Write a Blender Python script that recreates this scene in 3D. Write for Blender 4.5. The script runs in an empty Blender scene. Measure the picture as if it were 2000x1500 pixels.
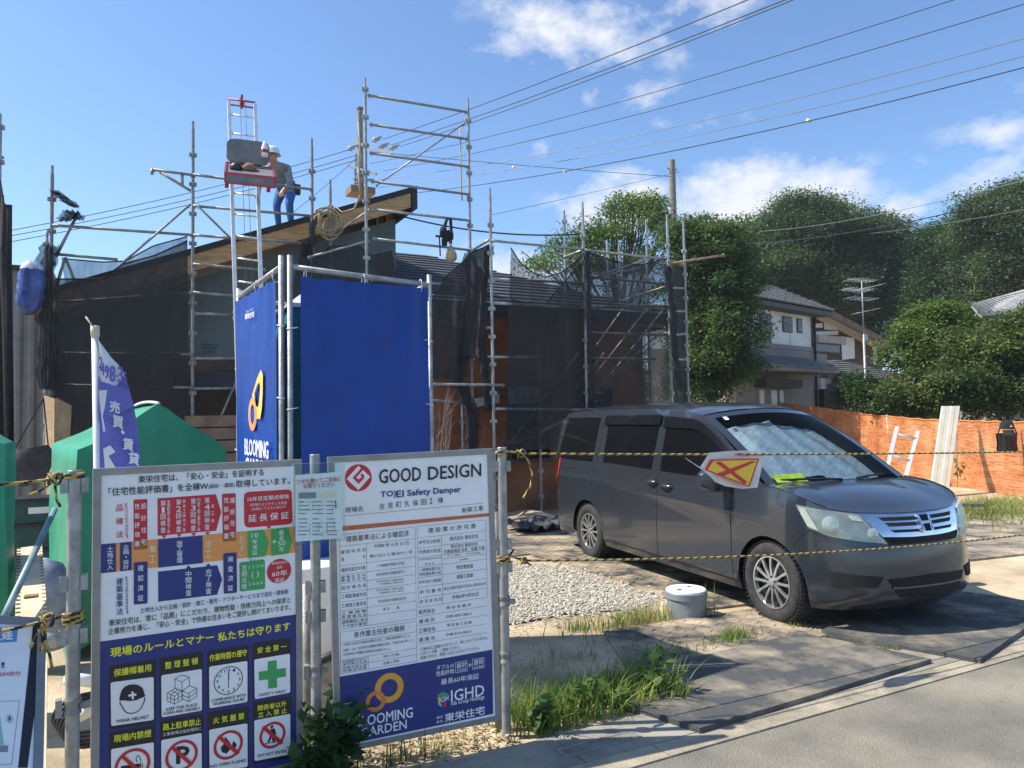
import bpy, bmesh, math, random
import numpy as np
from mathutils import Vector, Matrix
random.seed(7); RNG = np.random.default_rng(7)
R_ = math.radians
SC = bpy.context.scene
COL = SC.collection

# ------------------------------------------------------------------ camera
FPX, PITCH, ROLL, YAW, CH = 1450.0, R_(2.6), R_(1.0), R_(27.5), 1.7
_cy, _sy, _cp, _sp = math.cos(YAW), math.sin(YAW), math.cos(PITCH), math.sin(PITCH)
CF = np.array([_sy*_cp, _cy*_cp, _sp]); _r0 = np.array([_cy, -_sy, 0.0]); _u0 = np.cross(_r0, CF)
CR = math.cos(ROLL)*_r0 - math.sin(ROLL)*_u0; CU = math.sin(ROLL)*_r0 + math.cos(ROLL)*_u0
C0 = np.array([0, 0, CH])
cam = bpy.data.cameras.new('camera'); cam.sensor_width = 36.0; cam.lens = 36.0*FPX/2000.0
cam.clip_start = 0.05; cam.clip_end = 3000
camo = bpy.data.objects.new('camera', cam); COL.objects.link(camo)
m = Matrix.Identity(4)
for i in range(3):
    m[i][0], m[i][1], m[i][2], m[i][3] = CR[i], CU[i], -CF[i], C0[i]
camo.matrix_world = m
SC.camera = camo

# ------------------------------------------------------------------ light
SUNV = Vector((-0.72, 0.335, 1.0)).normalized()          # towards the sun
SUN_EL = math.asin(SUNV.z); SUN_AZ = math.atan2(SUNV.x, SUNV.y)
sl = bpy.data.lights.new('sun', 'SUN'); sl.energy = 4.4; sl.angle = R_(0.53); sl.color = (1.0, 0.93, 0.82)
so = bpy.data.objects.new('sun', sl); COL.objects.link(so)
so.rotation_euler = SUNV.to_track_quat('Z', 'Y').to_euler(); so.location = (0, 0, 30)
SC.view_settings.view_transform = 'Standard'; SC.view_settings.look = 'None'
SC.view_settings.exposure = 0.80; SC.view_settings.gamma = 1.0

def ray(px, py): return CF + CR*((px-1000)/FPX) - CU*((py-750)/FPX)
def G(px, py, z=0.0): d = ray(px, py); return Vector(C0 + d*((z-CH)/d[2]))
def onY(px, py, Y): d = ray(px, py); return Vector(C0 + d*(Y/d[1]))
def onX(px, py, X): d = ray(px, py); return Vector(C0 + d*(X/d[0]))
def dep(px, py, D): return Vector(C0 + ray(px, py)*D)

# ------------------------------------------------------------------ sky
W = bpy.data.worlds.new('World'); SC.world = W; W.use_nodes = True
nt = W.node_tree; nt.nodes.clear(); N = nt.nodes.new; L = nt.links.new
def wmath(op, a, b=None, clamp=False):
    n = N('ShaderNodeMath'); n.operation = op; n.use_clamp = clamp
    for i, v in enumerate((a, b)):
        if v is None: continue
        if isinstance(v, (int, float)): n.inputs[i].default_value = v
        else: L(v, n.inputs[i])
    return n.outputs[0]
out = N('ShaderNodeOutputWorld'); bg = N('ShaderNodeBackground'); L(bg.outputs[0], out.inputs[0])
sky = N('ShaderNodeTexSky'); sky.sky_type = 'NISHITA'; sky.sun_disc = False
sky.sun_elevation = SUN_EL; sky.sun_rotation = SUN_AZ; sky.air_density = 1.0; sky.dust_density = 0.6; sky.ozone_density = 2.5
tc = N('ShaderNodeTexCoord'); DIR = tc.outputs['Generated']
nz = N('ShaderNodeTexNoise'); nz.inputs['Scale'].default_value = 11; nz.inputs['Detail'].default_value = 9; nz.inputs['Roughness'].default_value = 0.62
mp = N('ShaderNodeMapping'); mp.inputs['Scale'].default_value = (1, 1, 1.7); L(DIR, mp.inputs[0]); L(mp.outputs[0], nz.inputs['Vector'])
CLOUDS = [(1130, 70, 130, 75, .72), (1060, 20, 130, 40, .5), (985, 90, 70, 30, .5), (1340, 25, 150, 50, .6), (1250, 185, 75, 30, .55), (1152, 185, 30, 24, .5), (1318, 118, 40, 25, .36),
          (1055, 292, 26, 24, .36), (1350, 240, 110, 28, .34), (1480, 395, 190, 78, 1.0), (1200, 400, 130, 60, .8), (1225, 345, 60, 30, .6), (1940, 255, 75, 42, .5),
          (1900, 365, 95, 52, .66), (1770, 405, 70, 34, .42), (1840, 320, 50, 25, .42), (1990, 190, 60, 30, .4), (1000, 520, 160, 55, .7), (1580, 420, 60, 30, .5), (2110, 300, 90, 60, .7)]
acc = None
for (px, py, wx, wy, s) in CLOUDS:
    c = ray(px, py); c = c/np.linalg.norm(c)
    t1 = np.cross(c, [0, 0, 1.0]); t1 /= np.linalg.norm(t1); t2 = np.cross(t1, c)
    ds = []
    for tv, wpx in ((t1, wx), (t2, wy)):
        vd = N('ShaderNodeVectorMath'); vd.operation = 'DOT_PRODUCT'; L(DIR, vd.inputs[0]); vd.inputs[1].default_value = tuple(tv/(wpx/FPX))
        ds.append(wmath('MULTIPLY', vd.outputs['Value'], vd.outputs['Value']))
    q = wmath('SQRT', wmath('ADD', ds[0], ds[1]))
    fd = N('ShaderNodeVectorMath'); fd.operation = 'DOT_PRODUCT'; L(DIR, fd.inputs[0]); fd.inputs[1].default_value = tuple(c)
    mk = wmath('MULTIPLY', wmath('MULTIPLY', wmath('SUBTRACT', 1.35, q, True), s), wmath('GREATER_THAN', fd.outputs['Value'], 0.0))
    acc = mk if acc is None else wmath('MAXIMUM', acc, mk)
cl = wmath('MULTIPLY', wmath('SUBTRACT', wmath('ADD', acc, wmath('MULTIPLY', wmath('SUBTRACT', nz.outputs['Fac'], 0.5), 2.6)), 0.26), 1.45, True)
cl = wmath('MULTIPLY', cl, wmath('MULTIPLY', acc, 3.0, True), True)
cl = wmath('MULTIPLY', cl, 0.92)
tint = N('ShaderNodeMixRGB'); tint.blend_type = 'MULTIPLY'; tint.inputs[0].default_value = 1.0
L(sky.outputs[0], tint.inputs[1]); tint.inputs[2].default_value = (.79, .915, 1.03, 1)
mx = N('ShaderNodeMixRGB'); L(cl, mx.inputs[0]); L(tint.outputs[0], mx.inputs[1]); mx.inputs[2].default_value = (4.6, 4.7, 4.9, 1)
L(mx.outputs[0], bg.inputs[0]); bg.inputs[1].default_value = 0.122

# ------------------------------------------------------------------ materials
MATS = {}
def M(name, col, rough=.6, metal=0.0, var=.12, scale=6.0, bump=0.0, bscale=60.0, col2=None, lo=.4, hi=.6, spec=.5, detail=5.0, coat=0.0, stretch=None, speck=0.0, sscale=140.0):
    if name in MATS: return MATS[name]
    mt = bpy.data.materials.new(name); mt.use_nodes = True; t = mt.node_tree; b = t.nodes['Principled BSDF']
    b.inputs['Roughness'].default_value = rough; b.inputs['Metallic'].default_value = metal
    b.inputs['Specular IOR Level'].default_value = spec; b.inputs['Coat Weight'].default_value = coat; b.inputs['Coat Roughness'].default_value = .07
    co = t.nodes.new('ShaderNodeTexCoord'); src = co.outputs['Object']
    if stretch:
        mpn = t.nodes.new('ShaderNodeMapping'); mpn.inputs['Scale'].default_value = stretch; t.links.new(src, mpn.inputs[0]); src = mpn.outputs[0]
    n = t.nodes.new('ShaderNodeTexNoise'); n.inputs['Scale'].default_value = scale; n.inputs['Detail'].default_value = detail; n.inputs['Roughness'].default_value = .62
    t.links.new(src, n.inputs['Vector'])
    r = t.nodes.new('ShaderNodeValToRGB'); t.links.new(n.outputs['Fac'], r.inputs[0])
    e = r.color_ramp.elements; e[0].position = lo; e[1].position = hi
    c1 = tuple(max(0, x*(1-var)) for x in col); c2 = col2 if col2 else tuple(min(1, x*(1+var)) for x in col)
    e[0].color = (*c1, 1); e[1].color = (*c2, 1)
    colr = r.outputs[0]
    if speck:
        n3 = t.nodes.new('ShaderNodeTexNoise'); n3.inputs['Scale'].default_value = sscale; n3.inputs['Detail'].default_value = 3; t.links.new(src, n3.inputs['Vector'])
        r3 = t.nodes.new('ShaderNodeValToRGB'); r3.color_ramp.elements[0].position = .34; r3.color_ramp.elements[1].position = .66; r3.color_ramp.elements[0].color = (1-speck, 1-speck, 1-speck, 1); r3.color_ramp.elements[1].color = (1+speck, 1+speck, 1+speck, 1)
        mm_ = t.nodes.new('ShaderNodeMixRGB'); mm_.blend_type = 'MULTIPLY'; mm_.inputs[0].default_value = 1.0; t.links.new(colr, mm_.inputs[1]); t.links.new(r3.outputs[0], mm_.inputs[2]); colr = mm_.outputs[0]
    t.links.new(colr, b.inputs['Base Color'])
    if bump:
        n2 = t.nodes.new('ShaderNodeTexNoise'); n2.inputs['Scale'].default_value = bscale; n2.inputs['Detail'].default_value = 6
        t.links.new(src, n2.inputs['Vector'])
        bp = t.nodes.new('ShaderNodeBump'); bp.inputs['Strength'].default_value = bump; bp.inputs['Distance'].default_value = .02
        t.links.new(n2.outputs['Fac'], bp.inputs['Height']); t.links.new(bp.outputs[0], b.inputs['Normal'])
    MATS[name] = mt; return mt
def leafM(name, c1, c2, scale=.8, trans=.35, hues=None):
    mt = bpy.data.materials.new(name); mt.use_nodes = True; t = mt.node_tree; b = t.nodes['Principled BSDF']; o = t.nodes['Material Output']
    b.inputs['Roughness'].default_value = .55; b.inputs['Specular IOR Level'].default_value = .3
    co = t.nodes.new('ShaderNodeTexCoord'); n = t.nodes.new('ShaderNodeTexNoise'); n.inputs['Scale'].default_value = scale; n.inputs['Detail'].default_value = 8
    t.links.new(co.outputs['Object'], n.inputs['Vector']); r = t.nodes.new('ShaderNodeValToRGB'); t.links.new(n.outputs['Fac'], r.inputs[0])
    e = r.color_ramp.elements; e[0].position = .35; e[1].position = .65; e[0].color = (*c1, 1); e[1].color = (*c2, 1)
    tr = t.nodes.new('ShaderNodeBsdfTranslucent'); mix = t.nodes.new('ShaderNodeMixShader'); mix.inputs[0].default_value = trans
    t.links.new(r.outputs[0], b.inputs['Base Color']); t.links.new(r.outputs[0], tr.inputs[0])
    t.links.new(b.outputs[0], mix.inputs[1]); t.links.new(tr.outputs[0], mix.inputs[2]); t.links.new(mix.outputs[0], o.inputs['Surface'])
    return mt
def netM(name, col, cover):
    mt = bpy.data.materials.new(name); mt.use_nodes = True; t = mt.node_tree; b = t.nodes['Principled BSDF']; o = t.nodes['Material Output']
    b.inputs['Base Color'].default_value = (*col, 1); b.inputs['Roughness'].default_value = .7
    co = t.nodes.new('ShaderNodeTexCoord'); n = t.nodes.new('ShaderNodeTexNoise'); n.inputs['Scale'].default_value = 1.7; n.inputs['Detail'].default_value = 6; n.inputs['Distortion'].default_value = .8
    ms_ = t.nodes.new('ShaderNodeMapping'); ms_.inputs['Scale'].default_value = (2.2, 2.2, .45); ms_.inputs['Rotation'].default_value = (0, .25, 0); t.links.new(co.outputs['Object'], ms_.inputs[0]); t.links.new(ms_.outputs[0], n.inputs['Vector'])
    mr = t.nodes.new('ShaderNodeMapRange'); mr.inputs['From Min'].default_value = .3; mr.inputs['From Max'].default_value = .7
    mr.inputs['To Min'].default_value = cover-.15; mr.inputs['To Max'].default_value = min(.97, cover+.15); t.links.new(n.outputs['Fac'], mr.inputs['Value'])
    tr = t.nodes.new('ShaderNodeBsdfTransparent'); mix = t.nodes.new('ShaderNodeMixShader')
    t.links.new(mr.outputs[0], mix.inputs[0]); t.links.new(tr.outputs[0], mix.inputs[1]); t.links.new(b.outputs[0], mix.inputs[2]); t.links.new(mix.outputs[0], o.inputs['Surface'])
    return mt
def glassM(name, col, op, rough=.05):
    mt = bpy.data.materials.new(name); mt.use_nodes = True; t = mt.node_tree; b = t.nodes['Principled BSDF']; o = t.nodes['Material Output']
    b.inputs['Base Color'].default_value = (*col, 1); b.inputs['Roughness'].default_value = rough; b.inputs['Specular IOR Level'].default_value = .5
    fr = t.nodes.new('ShaderNodeLayerWeight'); fr.inputs[0].default_value = .25
    mr = t.nodes.new('ShaderNodeMapRange'); mr.inputs['To Min'].default_value = op; mr.inputs['To Max'].default_value = min(1, op+.45); t.links.new(fr.outputs['Fresnel'], mr.inputs['Value'])
    tr = t.nodes.new('ShaderNodeBsdfTransparent'); tr.inputs[0].default_value = (.85, .93, .92, 1); mix = t.nodes.new('ShaderNodeMixShader')
    t.links.new(mr.outputs[0], mix.inputs[0]); t.links.new(tr.outputs[0], mix.inputs[1]); t.links.new(b.outputs[0], mix.inputs[2]); t.links.new(mix.outputs[0], o.inputs['Surface'])
    return mt

galv = M('galvanised_steel', (.31, .325, .33), .42, .4, .22, 9, .15, 90)
galv2 = M('weathered_steel_pipe', (.25, .255, .25), .5, .35, .2, 12, .25, 120)
alum = M('aluminium', (.66, .67, .68), .34, .35, .08, 10)
white_p = M('white_plastic', (.74, .75, .76), .4, 0, .05, 4)
black_p = M('black_plastic', (.018, .018, .02), .45, 0, .2, 8)
rubber = M('tyre_rubber', (.03, .03, .03), .85, 0, .25, 20, .4, 90)
dark_gap = M('dark_gap', (.006, .006, .007), .8, 0, .1, 3)
wood_l = M('pale_wood', (.55, .42, .26), .7, 0, .22, 5, .15, 60, stretch=(8, 1, 1))
wood_r = M('rafter_wood', (.46, .28, .13), .7, 0, .25, 4, .15, 60, stretch=(1, 8, 8))
card = M('cardboard', (.42, .31, .19), .85, 0, .15, 5, .3, 30)

# ------------------------------------------------------------------ mesh builder
class MB:
    def __init__(s): s.v = []; s.f = []; s.m = []; s.cur = 0
    def mat(s, i): s.cur = i; return s
    def face(s, idx): s.f.append(tuple(idx)); s.m.append(s.cur)
    def poly(s, pts):
        b = len(s.v); s.v += [tuple(p) for p in pts]; s.face(range(b, b+len(pts))); return s
    def hexa(s, p):   # 8 points: bottom 4 ccw, top 4 ccw
        b = len(s.v); s.v += [tuple(q) for q in p]
        for q in ((3, 2, 1, 0), (4, 5, 6, 7), (0, 1, 5, 4), (1, 2, 6, 5), (2, 3, 7, 6), (3, 0, 4, 7)): s.face([b+i for i in q])
        return s
    def box(s, x0, x1, y0, y1, z0, z1):
        return s.hexa([(x0, y0, z0), (x1, y0, z0), (x1, y1, z0), (x0, y1, z0), (x0, y0, z1), (x1, y0, z1), (x1, y1, z1), (x0, y1, z1)])
    def beam(s, p, q, w, h, up=(0, 0, 1)):
        p, q, up = Vector(p), Vector(q), Vector(up); d = (q-p).normalized(); a = d.cross(up)
        if a.length < 1e-4: a = d.cross(Vector((1, 0, 0)))
        a.normalize(); u = a.cross(d).normalized(); a *= w/2; u *= h/2
        return s.hexa([p-a-u, p+a-u, p+a+u, p-a+u, q-a-u, q+a-u, q+a+u, q-a+u])
    def grid(s, rows, closed=False, flip=False):
        b = len(s.v); n = len(rows[0])
        for r in rows: s.v += [tuple(p) for p in r]
        for i in range(len(rows)-1):
            for j in range(n if closed else n-1):
                k = (j+1) % n; q = [b+i*n+j, b+i*n+k, b+(i+1)*n+k, b+(i+1)*n+j]
                s.face(q[::-1] if flip else q)
        return s
    def tube(s, pts, r, n=8, cap=True, stripe=None):
        pts = [Vector(p) for p in pts]; rows = []; prev = None
        rr = r if isinstance(r, (list, tuple)) else [r]*len(pts)
        for i, p in enumerate(pts):
            d = (pts[min(i+1, len(pts)-1)]-pts[max(i-1, 0)]).normalized()
            if prev is None:
                a = d.cross(Vector((0, 0, 1)))
                if a.length < 1e-3: a = d.cross(Vector((1, 0, 0)))
            else: a = prev - d*prev.dot(d)
            a.normalize(); prev = a; u = d.cross(a)
            rows.append([p+(a*math.cos(6.28319*k/n)+u*math.sin(6.28319*k/n))*rr[i] for k in range(n)])
        b = len(s.v)
        for row in rows: s.v += [tuple(p) for p in row]
        for i in range(len(rows)-1):
            for j in range(n):
                k = (j+1) % n
                if stripe: s.cur = int(((j/n*1.0 + i/stripe) % 1.0) < .42)
                s.face([b+i*n+j, b+i*n+k, b+(i+1)*n+k, b+(i+1)*n+j])
        if cap: s.face([b+j for j in range(n)][::-1]); s.face([b+(len(rows)-1)*n+j for j in range(n)])
        return s
    def lathe(s, prof, c=(0, 0, 0), n=20, axis='z'):
        rows = []
        for (r, h) in prof:
            row = []
            for k in range(n):
                a = 6.28319*k/n; x, y = r*math.cos(a), r*math.sin(a)
                q = (x, y, h) if axis == 'z' else ((x, h, y) if axis == 'y' else (h, x, y))
                row.append((c[0]+q[0], c[1]+q[1], c[2]+q[2]))
            rows.append(row)
        return s.grid(rows, True)
    def build(s, name, mats, parent=None, smooth=False, loc=None, autos=None):
        me = bpy.data.meshes.new(name)
        off = Vector((0, 0, 0))
        if parent is not None: off = Vector(parent.get('_o', (0, 0, 0)))
        elif loc is not None: off = Vector(loc)
        vs = [(v[0]-off[0], v[1]-off[1], v[2]-off[2]) for v in s.v] if off.length else s.v
        me.from_pydata(vs, [], s.f); me.update()
        if not isinstance(mats, (list, tuple)): mats = [mats]
        for mt in mats: me.materials.append(mt)
        me.polygons.foreach_set('material_index', [min(i, len(mats)-1) for i in s.m])
        if smooth: me.polygons.foreach_set('use_smooth', [True]*len(me.polygons))
        if autos:
            bm = bmesh.new(); bm.from_mesh(me); bmesh.ops.remove_doubles(bm, verts=bm.verts, dist=1e-5)
            for e in bm.edges:
                if len(e.link_faces) == 2 and e.calc_face_angle(0) > autos: e.smooth = False
            bm.to_mesh(me); bm.free()
            me.polygons.foreach_set('use_smooth', [True]*len(me.polygons))
        o = bpy.data.objects.new(name, me); COL.objects.link(o)
        if parent is not None:
            o.parent = parent
            if parent.get('_abs') is None: o['_o'] = tuple(off)
        elif loc is not None: o.location = loc; o['_o'] = tuple(off)
        return o
def tag(o, label=None, cat=None, group=None, kind=None):
    if label: o['label'] = label
    if cat: o['category'] = cat
    if group: o['group'] = group
    if kind: o['kind'] = kind
    return o
def thing(name, label, cat, loc=(0, 0, 0), group=None, rz=0.0, local=False):
    o = bpy.data.objects.new(name, None); COL.objects.link(o); o.location = loc; o.rotation_euler = (0, 0, rz); o.empty_display_size = .1
    if local: o['_abs'] = 1        # children are given in the thing's own axes
    else: o['_o'] = tuple(loc)
    return tag(o, label, cat, group)
def V(*a): return Vector(a)
def lerp(a, b, t): return a+(b-a)*t
def sag(p, q, s, n=16):
    p, q = Vector(p), Vector(q); return [p.lerp(q, i/n)-Vector((0, 0, s*4*(i/n)*(1-i/n))) for i in range(n+1)]
def interp(xs, ys, x): return float(np.interp(x, xs, ys))

# ------------------------------------------------------------------ ground
dirt = M('sandy_dirt', (.36, .28, .175), .95, 0, .2, 1.3, .55, 30, col2=(.56, .445, .295), lo=.35, hi=.65, speck=.32, sscale=34)
asph = M('asphalt', (.19, .182, .15), .9, 0, .12, 1.0, .8, 120, col2=(.34, .30, .225), lo=.38, hi=.68, speck=.45, sscale=48)
conc = M('concrete', (.25, .23, .19), .9, 0, .2, 2.2, .35, 90, col2=(.33, .30, .24), speck=.22, sscale=90)
gutc = M('gutter_concrete', (.27, .235, .175), .9, 0, .2, 3, .4, 80, col2=(.38, .33, .24), speck=.25, sscale=90)
b = MB(); b.grid([[(-100+i*26, -30+j*15, 0) for i in range(11)] for j in range(11)], flip=True); tag(b.build('ground', dirt), kind='structure')
b = MB(); b.grid([[(-60+i*10, y, .004) for i in range(19)] for y in (-12, -6, 0, 2.99)], flip=True); tag(b.build('road', asph), kind='structure')
b = MB()
for i in range(60):
    x = -12+i*.6; dz = random.uniform(-.002, .002); b.box(x+.003, x+.597, 2.985, 3.13+random.uniform(-.003, .003), -.02, .013+dz*.5)
tag(b.build('gutter', gutc), kind='structure')
b = MB()
for i in range(14):
    x = -10+i*2.0; b.box(x+.004, x+1.996, 3.135, 3.47, -.02, .014+random.uniform(0, .003))
tag(b.build('pavement', conc), kind='structure')
# drain grate in the pavement strip
o = thing('drain_grate', 'narrow dark steel slot drain let into the grey concrete strip', 'drain', (2.15, 3.28, .03))
b = MB(); b.box(1.956, 2.394, 3.22, 3.235, .010, .0195).box(1.956, 2.394, 3.305, 3.32, .010, .0195).box(1.94, 1.955, 3.22, 3.32, .010, .0195).box(2.395, 2.41, 3.22, 3.32, .010, .0195); b.build('frame', galv2, o)
b = MB()
for i in range(30): b.box(1.957+i*.0148, 1.963+i*.0148, 3.236, 3.304, .010, .019)
b.build('bars', conc, o)

def leafmesh(name, mat, P, size, up=.4, asp=.45, parent=None, droop=0.0):
    n = len(P); nr = RNG.normal(size=(n, 3)); nr[:, 2] = np.abs(nr[:, 2])+up; nr /= np.linalg.norm(nr, axis=1)[:, None]
    t = RNG.normal(size=(n, 3)); t[:, 2] -= droop; t -= nr*(t*nr).sum(1)[:, None]; t /= np.linalg.norm(t, axis=1)[:, None]; s = np.cross(nr, t)
    L_ = size*RNG.uniform(.6, 1.25, n)[:, None]; Wd = L_*asp
    v = np.empty((n, 4, 3)); v[:, 0] = P; v[:, 1] = P+t*L_*.5+s*Wd*.5+nr*L_*.06; v[:, 2] = P+t*L_; v[:, 3] = P+t*L_*.5-s*Wd*.5+nr*L_*.06
    off = np.array(parent.get('_o', (0, 0, 0))) if parent is not None else np.zeros(3)
    v = (v-off).reshape(-1, 3)
    me = bpy.data.meshes.new(name); me.vertices.add(4*n); me.loops.add(4*n); me.polygons.add(n)
    me.vertices.foreach_set('co', v.ravel()); me.loops.foreach_set('vertex_index', np.arange(4*n)); me.polygons.foreach_set('loop_start', np.arange(0, 4*n, 4))
    me.materials.append(mat); me.update(calc_edges=True)
    o = bpy.data.objects.new(name, me); COL.objects.link(o)
    if parent is not None: o.parent = parent
    return o
def tree(label, cat, base, blobs, clumps, per, lsz, rc, mat, bark, name='tree', trunk=.18, group=None, up=.4, asp=.45, flat=.6, droop=0.0, fill=.5):
    """blobs: (dx,dy,z,rx,ry,rz) relative to base"""
    base = Vector(base); o = thing(name, label, cat, base, group)
    w = np.array([bb[3]*bb[4]+bb[3]*bb[5] for bb in blobs]); w = w**.75; ch = RNG.choice(len(blobs), clumps, p=w/w.sum()); B = np.array(blobs)[ch]
    d = RNG.normal(size=(clumps, 3)); d /= np.linalg.norm(d, axis=1)[:, None]; rad = 1-RNG.uniform(0, 1, clumps)**2*fill+RNG.normal(size=clumps)*.17
    c = np.array([base.x, base.y, base.z])+B[:, :3]+d*rad[:, None]*B[:, 3:6]
    rcs = rc*RNG.uniform(.55, 1.35, clumps)
    k = np.repeat(np.arange(clumps), per); g = RNG.normal(size=(len(k), 3)); g /= np.linalg.norm(g, axis=1)[:, None]; g *= RNG.uniform(0, 1, (len(k), 1))**.45; g[:, 2] *= flat
    P = c[k]+g*rcs[k][:, None]+RNG.normal(size=(len(k), 3))*rc*.08
    P = P[P[:, 2] > base.z+.03]
    leafmesh('crown', mat, P, lsz, up, asp, o, droop)
    tb = MB(); top = max(bb[2] for bb in blobs)
    cx = float(np.mean([bb[0] for bb in blobs])); cyy = float(np.mean([bb[1] for bb in blobs]))
    tp = [base+V(0, 0, -.1), base+V(cx*.2+trunk*.3, cyy*.2, top*.3), base+V(cx*.6-trunk*.3, cyy*.6, top*.65), base+V(cx, cyy, top)]
    tb.tube(tp, [trunk, trunk*.8, trunk*.5, trunk*.15], 9)
    for bb in blobs:
        e = base+V(bb[0], bb[1], bb[2]); s0 = tp[1].lerp(tp[2], random.uniform(0, .8)); tb.tube([s0, s0.lerp(e, .5)+V(0, 0, bb[5]*.15), e], [trunk*.42, trunk*.28, trunk*.08], 6)
        for q in range(3):
            e2 = e+V(random.uniform(-.7, .7)*bb[3], random.uniform(-.7, .7)*bb[4], random.uniform(-.3, .8)*bb[5]); tb.tube([s0.lerp(e, .6), e2], [trunk*.2, trunk*.04], 5)
    tb.build('trunk', bark, o, True)
    return o

# ------------------------------------------------------------------ minivan
paint = M('charcoal_metallic_paint', (.046, .055, .072), .2, .5, .04, 3, coat=.7)
tint_g = M('dark_window_glass', (.006, .007, .008), .05, 0, .1, 2, spec=.10)
chrome = M('chrome', (.72, .73, .75), .12, 1.0, .05, 5)
lensM = M('hazed_headlamp_lens', (.46, .47, .42), .12, 0, .1, 7, col2=(.64, .64, .56), lo=.4, hi=.6, coat=.8)
tailM = M('red_lamp_lens', (.5, .03, .03), .2, 0, .1, 5, coat=.5)
alloyM = M('alloy_wheel_silver', (.55, .56, .57), .3, .8, .08, 8)
alloyD = M('alloy_recess_shade', (.006, .006, .006), .8, 0, .1, 8)  # shade behind the spokes put into the colour; wheel nuts share it
visorM = M('smoked_visor', (.008, .009, .011), .1, 0, .1, 3, coat=.3)
shadeM = M('silver_foil_sunshade', (.84, .92, .93), .25, .7, .12, 7, .6, 9)
vestM = M('lime_vest', (.55, .7, .05), .7, 0, .15, 10)
wsg = glassM('windscreen_glass', (.02, .03, .03), .06, .03)
VA = -.091
van = thing('parked_van', 'charcoal grey minivan parked on rubber mats with silver foil sunshade behind its windscreen', 'van', (5.49, 4.473, 0.0), rz=VA-math.pi/2, local=True)
van.rotation_euler = (0, 0, math.atan2(-math.cos(VA), math.sin(VA)))
XF, XR, RA, ZC = .09, -3.03, .375, .325
# plan outline (half): from nose centre to tail centre, y>0
nose = [(.885, 0), (.88, .14), (.862, .28), (.83, .41), (.785, .53), (.72, .63), (.64, .705), (.56, .755), (.48, .795), (.40, .82), (.30, .836), (.2, .842)]
sidex = sorted(set([.1, -.1, -.5, -.7, -.9, -1.1, -1.3, -1.5, -1.7, -1.9, -2.1, -2.3, -2.5, -3.75]), reverse=True)
tail = [(-3.86, .828), (-3.94, .78), (-3.985, .70), (-4.02, .5), (-4.03, .25), (-4.035, 0)]
base_pl = nose+[(x, .845) for x in sidex]+tail
PLX = np.array([p[0] for p in base_pl]); PLY = np.array([p[1] for p in base_pl])
PS = np.r_[0, np.cumsum(np.hypot(np.diff(PLX), np.diff(PLY)))]
def plan(s): return float(np.interp(s, PS, PLX)), float(np.interp(s, PS, PLY))
def s_x(x): return float(np.interp(-x, -PLX, PS))            # x decreases with s
ncut = len(nose)
def s_y(y): return float(np.interp(y, PLY[:ncut], PS[:ncut]))
def pnorm(s):
    a, b2 = plan(max(0, s-.06)), plan(min(PS[-1], s+.06)); dx, dy = b2[0]-a[0], b2[1]-a[1]
    if s < .06: return (1.0, 0.0)
    l = math.hypot(dx, dy); return (dy/l, -dx/l)
def sm(a, b2, x): t = min(1, max(0, (x-a)/(b2-a))); return t*t*(3-2*t)
def ztop(s):
    x, y = plan(s); return interp([-4.03, -2.65, -1.67, -.4, 0, .25, .45, .61, .75, .88], [1.16, 1.155, 1.128, 1.10, 1.108, 1.085, 1.035, .972, .942, .925], x)
def zcr(x): return interp([-4, -2.87, -1.5, -.2, .4, .9], [.97, .967, .915, .871, .82, .76], x)
ZP = [.15, .22, .27, .35, .6, .80, .90, .97, 1.05, 1.16]
OS = [-.07, -.035, -.012, 0, .006, .003, 0, -.005, -.018, -.038]
OF = [-.16, -.09, -.02, .022, .012, -.03, -.07, -.115, -.15, -.2]
def off(s, z):
    x, y = plan(s); w = sm(.50, .84, x); o = interp(ZP, OS, z)*(1-w)+interp(ZP, OF, z)*w
    if x < .3:
        d = zcr(x)-z; o += (.010*math.exp(-((d-.02)/.02)**2) - .004*math.exp(-((d+.03)/.03)**2))*sm(.3, -.3, x)
    return o
def S(s, z, e=0.0, sg=-1):
    x, y = plan(s); n = pnorm(s); o = off(s, z)+e
    return Vector((x+n[0]*o, sg*(y+n[1]*o), z))
# stations
st = set(float(v) for v in PS)
arch = {}
for cx in (XF, XR):
    for k in range(0, 13):
        x = cx+RA*math.cos(math.pi*k/12); s = round(s_x(x), 5); st.add(s)
        if x <= .5: arch[s] = ZC+RA*math.sin(math.pi*k/12)
    for sgn in (1, -1): st.add(round(s_x(cx+sgn*(RA+.006)), 5))
for s in np.arange(.7, PS[-1], .08): st.add(float(s))
st = sorted(st); keep = set(arch) | {round(s_x(cx+sgn*(RA+.006)), 5) for cx in (XF, XR) for sgn in (1, -1)}; st2 = []
for s in st:
    if st2 and s-st2[-1] < .012:
        if s in keep and st2[-1] in keep: st2.append(s)
        elif s in keep: st2[-1] = s
    else: st2.append(s)
st = st2
def zbot(s):
    x, y = plan(s)
    for cx in (XF, XR):
        if abs(x-cx) < RA-1e-6 or s in arch: 
            if s in arch and abs(x-cx) < RA+.02: return max(.21, arch[s])
            if abs(x-cx) < RA: return ZC+math.sqrt(RA*RA-(x-cx)**2)
    return interp([-4, -3.6, -2.6, -.3, .5, .7, .88], [.24, .24, .205, .195, .20, .205, .215], x)
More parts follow.
